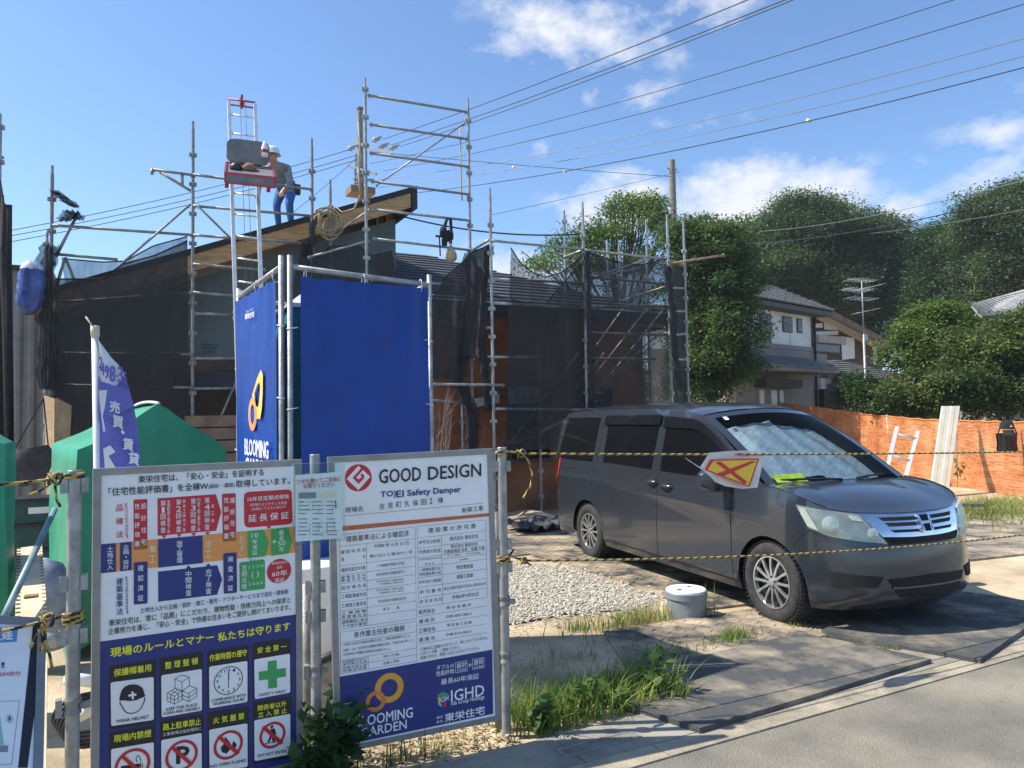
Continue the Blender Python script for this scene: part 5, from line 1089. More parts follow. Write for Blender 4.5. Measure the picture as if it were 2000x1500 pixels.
# pipes at the foot of the site rules board
for i, (p, q, lab) in enumerate((((128, 1325, 3.4), (196, 1332, 3.5), 'white plastic pipe end lying behind the left post'), ((140, 1405, 3.35), (196, 1378, 3.4), 'cream plastic pipe elbow behind the left post, lower of the two pipes'), ((80, 1247, 3.1), (112, 1253, 3.15), 'grey pipe end poking out beside the low leaning board'))):
    p, q = dep(*p), dep(*q); b = MB(); b.tube([p, q], .028, 14); tag(b.build('pipe_offcut', [white_p, M('cream_pvc', (.55, .5, .38), .5), galv][i], smooth=True, loc=p), lab, 'pipe')
b = MB(); c = dep(175, 1420, 3.5)
for k in range(5): b.tube([c+V(.11*math.cos(a)*(1+.1*k), .05*k*.3, .09*math.sin(a)+.012*k) for a in np.linspace(0, 6.28, 22)], .009, 6)
tag(b.build('cable_coil', black_p, smooth=True, loc=c), 'loose coil of black and grey cable behind the left post', 'cable')

# ------------------------------------------------------------------ house under construction
osb = M('orange_brown_sheathing', (.23, .085, .04), .8, 0, .25, 1.2, .15, 40, col2=(.32, .13, .06))
bluesh = M('grey_blue_sheathing', (.10, .135, .145), .7, 0, .15, .8, .05, 20)
shing = M('dark_roof_shingles', (.045, .05, .058), .8, 0, .25, 8, .3, 50)
memb = M('black_roof_felt', (.02, .022, .026), .8, 0, .2, 4)
HY = 12.9
o = thing('house_under_construction', 'single storey house under construction with blue-grey gable, orange-brown walls and dark roof behind the scaffold', 'house', (4.0, HY, 0))
def zy(px, py, Y): return onY(px, py, Y).z
xl, xr = onY(98, 700, HY).x, onY(773, 500, HY).x
Lp, Rp = onY(60, 572, HY-.5), onY(815, 362, HY-.5)
slope = (Rp.z-Lp.z)/(Rp.x-Lp.x)
zr = lambda x: Rp.z+(x-Rp.x)*slope          # roof top at x
b = MB(); ZW = .42
def wallpoly(x0, x1, z0): return [(x0, HY, z0), (x1, HY, z0), (x1, HY, zr(x1)-ZW), (x0, HY, zr(x0)-ZW)]
zs = 2.75
b.poly(wallpoly(xl, xr, zs)); b.poly([(xr, HY, zs-.1), (xr, HY+5, zs-.1), (xr, HY+5, zr(xr)-ZW), (xr, HY, zr(xr)-ZW)])
for i in range(9):
    x = lerp(xl, xr, (i+.5)/9); b.box(x-.004, x+.004, HY-.006, HY-.001, zs, zr(x)-ZW)
for z in (3.4, 4.3): b.box(max(xl, (z+ZW-Rp.z)/slope+Rp.x), xr-.01, HY-.007, HY-.002, z-.004, z+.004)
b.build('gable_sheathing', bluesh, o)
# printed marks on the sheathing
for i, (x, z) in enumerate(((1.7, 3.25), (2.4, 3.5), (2.1, 3.0), (3.0, 3.9), (4.05, 4.55), (4.05, 3.35), (1.2, 2.95))):
    b = MB()
    for k in range(3):
        w_ = .26-.05*k; b.box(x-w_/2, x+w_/2, HY-.010-.001*k, HY-.008-.001*k, z-.06*k, z-.06*k+.035)
    b.build('printed_mark', M('faded_print', (.06, .09, .14), .8), o)
b = MB(); y0, y1 = HY-.5, HY+5.5; th = .10
x0, x1 = Lp.x, Rp.x
b.hexa([(x0, y0, zr(x0)-th), (x1, y0, zr(x1)-th), (x1, y1, zr(x1)-th), (x0, y1, zr(x0)-th), (x0, y0, zr(x0)), (x1, y0, zr(x1)), (x1, y1, zr(x1)), (x0, y1, zr(x0))]); b.build('high_roof', memb, o)
b = MB(); b.hexa([(x0, y0+.02, zr(x0)-.36), (x1-.12, y0+.02, zr(x1-.12)-.36), (x1-.12, y0+.07, zr(x1-.12)-.36), (x0, y0+.07, zr(x0)-.36), (x0, y0+.02, zr(x0)-th-.002), (x1-.12, y0+.02, zr(x1-.12)-th-.002), (x1-.12, y0+.07, zr(x1-.12)-th-.002), (x0, y0+.07, zr(x0)-th-.002)]); b.build('barge_board', wood_r, o)
b = MB(); b.hexa([(x1-.10, y0, zr(x1)-.46), (x1, y0, zr(x1)-.42), (x1, y1, zr(x1)-.42), (x1-.10, y1, zr(x1)-.46), (x1-.10, y0, zr(x1-.1)-th-.003), (x1, y0, zr(x1)-th-.003), (x1, y1, zr(x1)-th-.003), (x1-.10, y1, zr(x1-.1)-th-.003)]); b.build('fascia', M('dark_fascia', (.022, .024, .028), .6), o)
b = MB()
for k in range(8):
    y = y0+.35+.62*k; b.hexa([(xr+.003, y, zr(xr)-.34), (x1-.13, y, zr(x1-.13)-.34), (x1-.13, y+.07, zr(x1-.13)-.34), (xr+.003, y+.07, zr(xr)-.34), (xr+.003, y, zr(xr)-th-.003), (x1-.13, y, zr(x1-.13)-th-.003), (x1-.13, y+.07, zr(x1-.13)-th-.003), (xr+.003, y+.07, zr(xr)-th-.003)])
b.build('rafters', wood_r, o)
# lower storey under the gable: openings between wall pieces
def wallwith(name, xa, xb, z0, z1, holes, mat, y=HY, th=.12, par=o):
    xs_ = sorted(set([xa, xb]+[h[0] for h in holes]+[h[1] for h in holes])); zs_ = sorted(set([z0, z1]+[h[2] for h in holes]+[h[3] for h in holes])); b = MB()
    for xa_, xb_ in zip(xs_[:-1], xs_[1:]):
        for za, zb in zip(zs_[:-1], zs_[1:]):
            cx, cz = (xa_+xb_)/2, (za+zb)/2
            if any(h[0] < cx < h[1] and h[2] < cz < h[3] for h in holes): continue
            b.box(xa_, xb_, y, y+th, za, zb)
    return b.build(name, mat, par)
hl = [(.75, 2.35, .35, 2.25)]
wallwith('front_wall', xl, xr, 0, zs, hl, M('dark_sheathing', (.085, .06, .05), .8, 0, .25, 1.5))
b = MB(); b.box(.70, 2.40, HY-.05, HY-.002, 2.26, 2.52); b.build('shutter_box', M('shutter_navy', (.015, .02, .035), .5), o)
b = MB(); b.box(xl, xr+.3, HY+3.0, HY+3.1, 0, zs); b.build('inner_wall', M('inner_board', (.12, .10, .085), .9, 0, .2, 2), o)
b = MB(); b.box(xl, 9.6, HY+.12, HY+3, -.05, .32); b.build('floor_slab', conc, o)
# low wing to the right
WY = 11.9; wx0, wx1 = xr-.05, 9.15
ev0, ev1 = onY(935, 592, WY-.5), onY(1262, 612, WY-.5); ez = (ev0.z+ev1.z)/2-.02
hw = [(6.15, 6.95, .95, 2.2), (7.55, 8.35, .25, 2.2)]
wallwith('wing_wall', wx0, wx1, 0, ez-.12, hw, osb, WY)
b = MB()
for h in hw: b.box(h[0], h[1], WY+.06, WY+.09, h[2], h[3])
b.build('window_pane', tint_g, o)
for h in hw:
    b = MB()
    for (a_, c_, d_, e_) in ((h[0]-.05, h[0], h[2]-.05, h[3]+.05), (h[1], h[1]+.05, h[2]-.05, h[3]+.05), (h[0], h[1], h[3], h[3]+.05), (h[0], h[1], h[2]-.05, h[2])): b.box(a_, c_, WY-.03, WY+.05, d_, e_)
    b.build('window_frame', black_p, o)
b = MB(); b.box(wx1-.12, wx1, WY+.121, WY+6, 0, ez-.12); b.build('side_wall', osb, o)
ry = WY+4.2; rzz = onY(997, 533, ry).z+.25; ex0, ex1, ey = wx0-.2, 9.75, WY-.55
b = MB(); nr = 16
rl, rr_ = Vector((ex0, ry, rzz)), Vector((ex1-3.6, ry, rzz)); fl, fr2 = Vector((ex0, ey, ez)), Vector((ex1, ey, ez))
for k in range(nr):   # courses, each lapping the one below
    t0, t1 = k/nr, (k+1)/nr; a, c_ = fl.lerp(rl, t0), fr2.lerp(rr_, t0); d, e = fl.lerp(rl, t1), fr2.lerp(rr_, t1); up = V(0, 0, .028)
    b.poly([a+up, c_+up, e, d]); b.poly([a, c_, c_+up, a+up])
bk = Vector((ex1, ry+4.2, ez))
for k in range(nr):
    t0, t1 = k/nr, (k+1)/nr; a, c_ = fr2.lerp(rr_, t0), bk.lerp(rr_, t0); d, e = fr2.lerp(rr_, t1), bk.lerp(rr_, t1); up = V(0, 0, .028); b.poly([a+up, c_+up, e, d]); b.poly([a, c_, c_+up, a+up])
b.build('low_roof', shing, o)
b = MB(); b.box(ex0, ex1, ey-.02, ey+.03, ez-.19, ez-.003); b.box(ex1-.03, ex1+.02, ey+.031, ry+4, ez-.19, ez-.003); b.build('eaves_fascia', M('eaves_dark', (.03, .03, .035), .6), o)
b = MB(); b.box(ex0, ex1-.04, ey+.04, WY-.003, ez-.17, ez-.14); b.build('soffit', M('soffit_grey', (.15, .15, .15), .8), o)
# pallets of wrapped tiles and boards inside the opening
def pallet(label, x, y, z, w, d, h, n, mat, grp=None):
    t = thing('pallet_stack', label, 'pallet', (x, y, z), grp); b = MB()
    for k in (-1, 0, 1): b.box(x+k*w*.4-.05, x+k*w*.4+.05, y-d/2, y+d/2, z, z+.1)
    b.box(x-w/2, x+w/2, y-d/2, y+d/2, z+.103, z+.13); b.build('pallet', wood_l, t); b = MB()
    for k in range(n): b.box(x-w/2+.02+.01*(k % 2), x+w/2-.02, y-d/2, y+d/2-.02, z+.133+h*k/n, z+.133+h*(k+.88)/n)
    b.build('load', mat, t); return t
pk1 = M('board_pack', (.35, .33, .30), .8, 0, .15, 3); pk2 = M('brown_pack', (.20, .13, .09), .8, 0, .2, 3)
pallet('tall stack of wrapped boards left in the open bay of the unfinished house', 1.15, 12.2, 0, .8, .7, 1.7, 9, pk2); pallet('stack of pale packs under the shutter box of the unfinished house', 1.95, 12.3, 0, .8, .6, 1.35, 7, pk1)
pallet('low stack of white insulation packs in front of the unfinished house', 2.15, 10.6, 0, .8, .6, .75, 3, M('white_pack', (.55, .55, .54), .6, 0, .1, 3))
b = MB(); c = onY(277, 793, 12.0); b.box(c.x-.12, c.x+.14, 11.9, 12.1, 0, c.z+.1); b.box(c.x+.145, c.x+.25, 11.95, 12.05, 0, c.z+.05); b.box(c.x+.255, c.x+.32, 11.95, 12.05, 0, c.z-.02); tag(b.build('board_bundle', M('pale_boards', (.4, .41, .40), .7), loc=(c.x, 12, 0)), 'bundle of pale boards standing behind the black netting above the green cover', 'boards')

# ------------------------------------------------------------------ scaffold
def standard(root, top, Y, bot=None, z0=0.0, first=None, name='standard', step=.45):
    p = onY(top[0], top[1], Y); q = Vector((p.x, p.y, z0)) if bot is None else bot; b = MB(); b.tube([q, p], .0243, 10)
    b.tube([p-V(0, 0, .0), p+V(0, 0, .12)], .018, 8)
    z = (first if first is not None else .35)
    while z < p.z-.05:
        if z > z0+.1:
            c = q.lerp(p, (z-q.z)/(p.z-q.z))
            for (dx, dy) in ((1, 0), (-1, 0), (0, 1), (0, -1)): b.box(c.x+dx*.038-.016, c.x+dx*.038+.016, c.y+dy*.038-.016, c.y+dy*.038+.016, z-.028, z+.028)
        z += step
    b.build(name, galv if root.name != 'scaffold' else galv2, root, autos=R_(40)); return p
def ledger(root, a, c, Ya, Yb=None, r=.0213, name='ledger', mat=None):
    p, q = onY(a[0], a[1], Ya), onY(c[0], c[1], Yb if Yb is not None else Ya); b = MB(); b.tube([p, q], r, 8)
    d = (q-p).normalized()
    if (q-p).length > .5:
        for e, s in ((p, 1), (q, -1)): b.beam(e+d*s*.03-V(0, 0, .04), e+d*s*.03+V(0, 0, .03), .03, .012)
    b.build(name, mat or (galv2 if root.name == 'scaffold' else galv), root, True); return p, q
S1 = thing('scaffold', 'steel pipe scaffold along the gable on the left, with a long bracket at its top', 'scaffold', (.8, 12.0, 0))
A = standard(S1, (102, 340), 12.0); A2 = standard(S1, (92, 470), 12.9); B_ = standard(S1, (377, 252), 12.0); Cc = standard(S1, (609, 285), 12.0); D = standard(S1, (645, 365), 12.4)
for a, c in (((102, 440), (377, 459)), ((377, 459), (612, 477)), ((377, 402), (612, 422)), ((377, 341), (610, 370)), ((377, 516), (520, 528)), ((105, 496), (230, 507)), ((377, 571), (466, 579)), ((377, 700), (466, 700)), ((377, 759), (466, 758)), ((120, 590), (377, 572)), ((120, 690), (377, 692)), ((120, 752), (377, 757))): ledger(S1, a, c, 11.97)
ledger(S1, (297, 331), (377, 342), 11.97, name='bracket'); ledger(S1, (312, 336), (373, 373), 11.97, name='bracket'); ledger(S1, (356, 341), (356, 362), 11.97, name='bracket'); ledger(S1, (297, 329), (297, 341), 11.97, name='bracket')
ledger(S1, (372, 399), (240, 513), 11.93, name='brace', r=.017); ledger(S1, (384, 400), (455, 470), 11.93, name='brace', r=.017); ledger(S1, (466, 735), (420, 840), 11.9, name='brace', r=.017, mat=galv2)
ledger(S1, (110, 500), (150, 420), 12.0, name='brace', mat=galv2); ledger(S1, (110, 560), (127, 503), 12.0, name='brace', mat=galv2); ledger(S1, (128, 503), (150, 560), 12.0, name='brace', mat=galv2)
ledger(S1, (377, 612), (455, 615), 11.9, name='wall_tie'); 
b = MB(); e = onY(455, 615, 11.9); b.lathe([(.001, 0), (.08, 0), (.08, .012), (.001, .012)], (e.x, e.y, e.z), 14, 'x'); b.build('tie_plate', galv, S1)
S2 = thing('scaffold', 'tall free-standing tower of bright scaffold pipes with five cross bars', 'scaffold', (4.2, 11.3, 0))
standard(S2, (713, 168), 11.3, first=.2); standard(S2, (914, 205), 11.3, first=.45)
for a, c in (((718, 186), (912, 219)), ((722, 243), (914, 272)), ((722, 299), (916, 326)), ((724, 354), (917, 380)), ((726, 409), (919, 431)), ((728, 466), (921, 489)), ((722, 545), (921, 560)), ((728, 620), (925, 640)), ((728, 770), (930, 790))): ledger(S2, a, c, 11.28, name='cross_bar', mat=galv2 if a[1] < 400 else galv)
ledger(S2, (908, 240), (734, 363), 11.35, name='brace', r=.014)
ledger(S2, (600, 503), (722, 470), 11.6, 11.3, name='ledger', r=.017); ledger(S2, (655, 457), (722, 409), 12.3, 11.3, name='brace', r=.012)
S3 = thing('scaffold', 'scaffold with stairs around the low wing, wrapped in black netting behind the van', 'scaffold', (7.5, 11.0, 0))
for t, Y in (((957, 382), 10.62), ((1102, 424), 11.4), ((1138, 408), 10.62), ((1186, 480), 13.6), ((1209, 485), 12.9), ((1262, 440), 11.6), ((1303, 432), 10.62), ((1335, 445), 10.85), ((1051, 668), 11.5), ((903, 800), 11.3)): standard(S3, t, Y, first=.3)
for a, c, Y in (((960, 470), (1140, 487), 10.6), ((962, 545), (1143, 553), 10.62), ((960, 592), (1140, 602), 10.62), ((965, 697), (1050, 698), 10.62), ((845, 750), (985, 752), 10.62), ((965, 798), (1145, 800), 10.62), ((1140, 488), (1302, 506), 10.6), ((1145, 540), (1305, 556), 10.62), ((1145, 600), (1305, 598), 10.62), ((1150, 650), (1308, 655), 10.62), ((1150, 700), (1308, 702), 10.62)): ledger(S3, a, c, Y)
for a, c, Ya, Yb in (((925, 487), (958, 467), 11.3, 10.62), ((1102, 502), (1140, 488), 11.4, 10.62), ((925, 640), (960, 640), 11.3, 10.62), ((925, 695), (960, 697), 11.3, 10.62), ((1303, 510), (1335, 516), 10.62, 10.85), ((1305, 562), (1337, 563), 10.62, 10.85), ((1307, 608), (1338, 608), 10.62, 10.85), ((1308, 655), (1340, 652), 10.62, 10.85), ((1310, 702), (1342, 702), 10.62, 10.85), ((1140, 548), (1262, 520), 10.65, 12.9), ((1165, 540), (1268, 505), 10.65, 12.9), ((1205, 590), (1300, 560), 12.9, 10.65), ((1115, 555), (1205, 560), 11.4, 12.9), ((1264, 600), (1305, 600), 11.6, 10.62), ((1264, 655), (1308, 650), 11.6, 10.62)): ledger(S3, a, c, Ya, Yb)
ledger(S3, (1296, 517), (1415, 498), 10.7, 10.5, name='loose_pole', mat=M('rusty_pole', (.32, .22, .15), .7, .2, .25, 8))
for a, c in (((1165, 675), (1262, 540)), ((1160, 735), (1290, 570)), ((1165, 765), (1300, 600)), ((1130, 790), (1300, 640)), ((1000, 860), (1130, 690)), ((1030, 870), (1180, 690)), ((1075, 855), (1175, 715))): ledger(S3, a, c, 10.95, name='stair_rail', r=.016)
b = MB()
for k in range(9):
    t = (k+.5)/9; p, q = onY(lerp(1150, 1262, t), lerp(792, 640, t), 10.9), onY(lerp(1150, 1262, t)+2, lerp(792, 640, t), 11.35); b.beam(p+V(-.1, 0, 0), q+V(-.1, 0, 0), .02, .02); b.hexa([p+V(-.12, 0, -.012), p+V(.12, 0, -.012), q+V(.12, 0, -.012), q+V(-.12, 0, -.012), p+V(-.12, 0, .012), p+V(.12, 0, .012), q+V(.12, 0, .012), q+V(-.12, 0, .012)])
b.build('stair_treads', galv2, S3)
b = MB(); p, q = onY(1000, 862, 10.95), onY(1140, 795, 10.95); b.hexa([p+V(0, -.2, -.05), q+V(0, -.2, -.05), q+V(0, .25, -.05), p+V(0, .25, -.05), p+V(0, -.2, 0), q+V(0, -.2, 0), q+V(0, .25, 0), p+V(0, .25, 0)]); b.build('deck', galv2, S3)

# ------------------------------------------------------------------ black netting
netD = netM('black_mesh_net', (.010, .012, .016), .88); netL = netM('thin_black_mesh', (.015, .017, .021), .60); netE = netM('mid_black_mesh', (.010, .012, .016), .70); netB = netM('folded_black_net', (.045, .047, .05), .70); netK = M('bunched_black_net', (.012, .013, .015), .9, 0, .3, 8)
def net(label, top, bot, Ya, Yb, mat, nx=30, nz=22, amp=.05, ph=0.0, name='scaffold_net', hem=True):
    """top, bot: lists of photo points of the upper and lower edge, hung between depth planes Ya (left) and Yb (right)"""
    tx = np.linspace(0, 1, len(top)); bx_ = np.linspace(0, 1, len(bot)); rows = []; b = MB()
    for i in range(nx+1):
        s = i/nx; a = [np.interp(s, tx, [p[j] for p in top]) for j in (0, 1)]; c = [np.interp(s, bx_, [p[j] for p in bot]) for j in (0, 1)]; Y = lerp(Ya, Yb, s); row = []
        for j in range(nz+1):
            t = j/nz; w = amp*(math.sin(7*s+ph+1.5*t)+.5*math.sin(19*s+3*t+ph)+.4*math.sin(6*t+4*s))*(.3+.7*t); row.append(onY(lerp(a[0], c[0], t), lerp(a[1], c[1], t), Y+w))
        rows.append(row)
    b.grid(rows); o_ = tag(b.build(name, mat, loc=rows[0][0], smooth=True), label, 'safety net', 'black nets hung on the scaffold')
    if hem: h_ = MB(); h_.tube([r[0] for r in rows], .011, 5); h_.build('hem', netK, o_, True)
    return o_
net('large dark net across the left bay below the unfinished gable', [(108, 545), (200, 545), (240, 515), (300, 500), (366, 470)], [(104, 905), (370, 880)], 11.88, 11.88, netD, amp=.075)
net('thin pale-looking net strip sagging above the large left net', [(120, 505), (200, 512), (245, 510), (300, 480), (366, 462)], [(128, 560), (200, 548), (240, 520), (300, 500), (366, 476)], 12.3, 12.2, netL, amp=.02, ph=1)
net('net drawn aside between the tall tower and the low wing', [(842, 590), (870, 540), (905, 510), (925, 490), (958, 480)], [(845, 740), (890, 740), (905, 700), (925, 690), (935, 700)], 11.2, 10.75, netD, 20, 16, .05, 2)
net('thin net triangle glowing against the sky beside the tall tower', [(926, 492), (955, 478)], [(928, 560), (957, 600)], 11.0, 10.75, netL, 8, 8, .03, 1)
net('wide net with deep curved upper edge in front of the low wing', [(998, 484), (1015, 512), (1040, 532), (1065, 541), (1095, 533), (1120, 515), (1143, 492)], [(985, 880), (1150, 875)], 10.56, 10.56, netL, 34, 24, .05, .6)
net('second layer of netting hanging low over the left half of the low wing', [(1000, 585), (1060, 600), (1145, 500)], [(985, 880), (1150, 875)], 10.72, 10.72, netL, 20, 16, .05, 2.2)
net('dark net from the wing corner to the right end of the scaffold', [(1147, 492), (1200, 510), (1250, 518), (1302, 505)], [(1150, 875), (1310, 860)], 10.56, 10.56, netE, 26, 22, .05, 1.4)
net('narrow dark net on the right end bay beside the trees', [(1305, 520), (1337, 522)], [(1314, 860), (1345, 850)], 10.66, 10.88, netD, 8, 16, .03, .2)
net('dark net on the far side of the scaffold by the stairs', [(1205, 545), (1262, 520)], [(1205, 800), (1262, 800)], 12.8, 11.7, netL, 10, 12, .04, .9)
net('dark cloth net behind the tall tower above the low roof', [(590, 470), (620, 505), (645, 480), (700, 478), (722, 500), (765, 490)], [(560, 620), (780, 560)], 11.8, 11.6, netD, 18, 10, .05, .3)
def bunch(label, pts, Y, r, name='bunched_net'):
    b = MB(); P = [onY(x, y, Y) for x, y in pts]; out = []; rr = []
    for a, c in zip(P[:-1], P[1:]):
        for t in np.linspace(0, 1, 7)[:-1]: out.append(a.lerp(c, t)+V(random.gauss(0, .012), random.gauss(0, .012), 0)); rr.append(r*random.uniform(.75, 1.25))
    out.append(P[-1]); rr.append(r*.8)
    rows = []
    for i, (p, r_) in enumerate(zip(out, rr)):
        rows.append([p+V(r_*1.25*(j/6-1), r_*(.55*(1 if j % 2 else -1)+.25*math.sin(i*.8+j)), .02*math.sin(j*1.7+i*.6)) for j in range(13)])
    b.grid(rows); b.grid([[q+V(.01, r_*.9, 0) for q in r2[2:11]] for r2 in rows]); return tag(b.build(name, netB, smooth=True, loc=P[0]), label, 'safety net')
bunch('thick rope of bunched net hanging down the right pipe of the tall tower', [(918, 495), (922, 560), (905, 690), (895, 740), (920, 800), (925, 850), (918, 900)], 11.1, .085)
bunch('bunched net gathered beside the first pipe of the low wing', [(955, 480), (945, 560), (940, 680), (948, 740), (958, 800)], 10.75, .055)
bunch('bunched net tied along the corner pipe of the low wing', [(1146, 490), (1150, 560), (1152, 660), (1156, 730), (1152, 800)], 10.5, .035)
bunch('bunched net tied along the far right pipe of the scaffold', [(1305, 520), (1312, 600), (1318, 690), (1328, 760)], 10.5, .045)
bunch('bunched net hanging along the far left scaffold pipe', [(98, 480), (90, 530), (88, 600), (94, 680), (92, 760)], 11.9, .09)
bunch('rolled black net strip flapping at the top of the far left scaffold pipe', [(104, 373), (120, 385), (148, 404)], 11.9, .05)
bunch('second rolled net strip below the flapping one at the far left', [(128, 430), (142, 412), (155, 428)], 11.9, .07)
bunch('curved black net tail beside the middle scaffold pipe', [(612, 430), (606, 480), (598, 500), (602, 470)], 11.8, .05)
# blue bag on the left pipe
c = onY(64, 562, 11.7); o = thing('hanging_bag', 'clear plastic bag stuffed with blue sheet hanging on the far left scaffold pipe', 'bag', c)
b = MB(); rows = []
for t in np.linspace(0, 1, 13):
    k = [.35, .75, .92, .98, 1, 1, 1.02, 1.0, 1.05, 1, .9, .7, .3][int(round(t*12))]; rows.append([(c.x+.15*k*max(-.9, min(.9, 1.3*math.cos(a)))*(1+.1*math.sin(5*a+9*t))-.05*t+.012*math.sin(11*a+17*t), c.y+.13*k*math.sin(a), c.z+.36-.72*t+.01*math.sin(9*a)) for a in np.linspace(0, 6.2832, 21)[:-1]])
b.mat(1).grid(rows[:3], True); b.mat(0).grid(rows[2:], True); b.build('bag', [M('blue_sheet_bag', (.05, .10, .34), .35, 0, .35, 7, .4, 16), M('clear_bag', (.45, .5, .62), .25, 0, .2, 9)], o, True)
# cardboard around the left pipe foot
c = onY(107, 775, 11.7); o = thing('cardboard_wrap', 'tall torn cardboard box standing against the far left scaffold pipe', 'cardboard', (c.x, 11.7, 0))
b = MB(); x0, x1 = onY(85, 780, 11.7).x, onY(131, 780, 11.7).x; zt = c.z; xm = lerp(x0, x1, .5)
b.hexa([(x0+.06, 11.75, 0), (xm, 11.55, 0), (x1-.04, 11.85, 0), (xm, 12.1, 0), (x0, 11.75, zt+.02), (xm, 11.55, zt-.03), (x1+.02, 11.85, zt-.1), (xm, 12.1, zt)]); b.build('box', card, o)
b = MB(); b.poly([(xm, 11.545, zt-.5), (x1+.03, 11.84, zt-.6), (x1+.05, 11.78, zt-.12), (xm+.02, 11.5, zt-.02)]); b.build('flap', card, o)
# ------------------------------------------------------------------ hoist ladder, worker
LT0, LT1 = dep(447, 198, 11.9), dep(498, 205, 11.9); LB0, LB1 = dep(470, 900, 9.3), dep(521, 905, 9.3)
redM = M('red_paint', (.30, .025, .035), .45, .1, .15, 8)
o = thing('hoist_ladder', 'tall aluminium ladder hoist leaning on the roof with a red and grey lifting tray', 'ladder', LB0)
for p, q in ((LT0, LB0), (LT1, LB1)): b = MB(); b.beam(p, q, .048, .075, (0, 1, 0)); b.build('side_rail', alum, o)
for k in range(15):
    t = (k+.7)/15.5; p, q = LT0.lerp(LB0, t), LT1.lerp(LB1, t); b = MB(); b.tube([p, q], .014, 8); b.build('rung', alum, o, True)
b = MB(); b.tube([LT0+V(0, 0, .04), LT1+V(0, 0, .04)], .016, 8); b.tube([LT0-V(0, 0, .05), LT1-V(0, 0, .05)], .014, 8); b.build('head_bar', redM, o, True)
c = LT0.lerp(LT1, .5); b = MB(); b.lathe([(.001, -.03), (.07, -.03), (.05, 0), (.07, .03), (.001, .03)], c+V(.0, 0, .02), 14, 'x'); b.beam(c+V(0, 0, -.08), c+V(0, 0, .13), .06, .03); b.build('pulley', redM, o)
b = MB(); 
for dx in (-.03, .05): b.tube([c+V(dx, -.03, 0), LB0.lerp(LB1, .5)+V(dx, -.05, .3)], .004, 5)
b.build('hoist_cable', black_p, o)
D0 = 11.0; pa = [dep(x, y, D0) for x, y in ((443, 270), (526, 280), (526, 325), (442, 315))]
greyT = M('grey_tray_plastic', (.13, .145, .16), .6, 0, .15, 6)
b = MB(); nrm = Vector((0, .03, .0)); n_ = 8; ring_ = []
Q = lambda u, v: pa[0].lerp(pa[1], u).lerp(pa[3].lerp(pa[2], u), v)
for k in range(24):
    a = k/24*6.2832; ring_.append(Q(.5+.5*max(-1, min(1, 1.25*math.cos(a))), .5+.5*max(-1, min(1, 1.25*math.sin(a)))))
b.poly([p-nrm for p in ring_]); b.poly([p+nrm for p in ring_][::-1]); b.grid([[p-nrm for p in ring_], [p+nrm for p in ring_]], True); b.build('back_plate', greyT, o)
f0, f1, f2, f3 = [dep(x, y, d) for x, y, d in ((442, 318, 11.05), (533, 330, 11.05), (537, 348, 10.55), (440, 338, 10.55))]
b = MB(); b.hexa([f3-V(0, 0, .05), f2-V(0, 0, .05), f1-V(0, 0, .05), f0-V(0, 0, .05), f3, f2, f1, f0]); b.hexa([f3-V(0, .012, .13), f2-V(0, .012, .13), f2-V(0, -.01, .13), f3-V(0, -.01, .13), f3-V(0, .012, .0), f2-V(0, .012, .0), f2-V(0, -.01, 0), f3-V(0, -.01, 0)]); b.build('tray', greyT, o)
b = MB(); 
for p, q in ((f3, f2), (f2, f1), (f0, f3), (f0, f1)): b.beam(p+V(0, 0, .0), q+V(0, 0, .0), .03, .035)
b.beam(f3-V(0, 0, .13), f2-V(0, 0, .13), .03, .03); b.beam(f3, f3-V(0, 0, .13), .03, .03); b.beam(f2, f2-V(0, 0, .13), .03, .03)
for t in (.05, .9): p = f3.lerp(f2, t); b.beam(p, p-V(0, -.15, .16), .05, .04)
b.build('tray_frame', redM, o)
c = f0.lerp(f2, .5)
for i, (dx, dy, r, mt_, lab) in enumerate(((-.18, .1, .07, black_p, 'dark tool pouch lying at the left of the hoist tray'), (.0, .05, .08, M('brown_sack', (.2, .12, .09), .9), 'brown work bag lying in the middle of the hoist tray'))):
    b = MB(); p = c+V(dx, dy, .06); b.lathe([(.01, -.07), (r*1.2, -.065), (r*1.3, 0), (r*.7, .05), (.01, .06)], p, 14); tag(b.build('tool_pouch', mt_, smooth=True, loc=p), lab, 'tool bag')
p = dep(517, 293, 10.85); b = MB(); b.lathe([(.001, -.10), (.045, -.1), (.05, .02), (.03, .09), (.02, .12), (.001, .12)], p, 14); b.mat(1); b.lathe([(.051, -.05), (.052, .0)], p, 14); tag(b.build('bottle', [white_p, redM], smooth=True, loc=p), 'white bottle with a red label on the hoist, at the right of its grey plate', 'bottle')
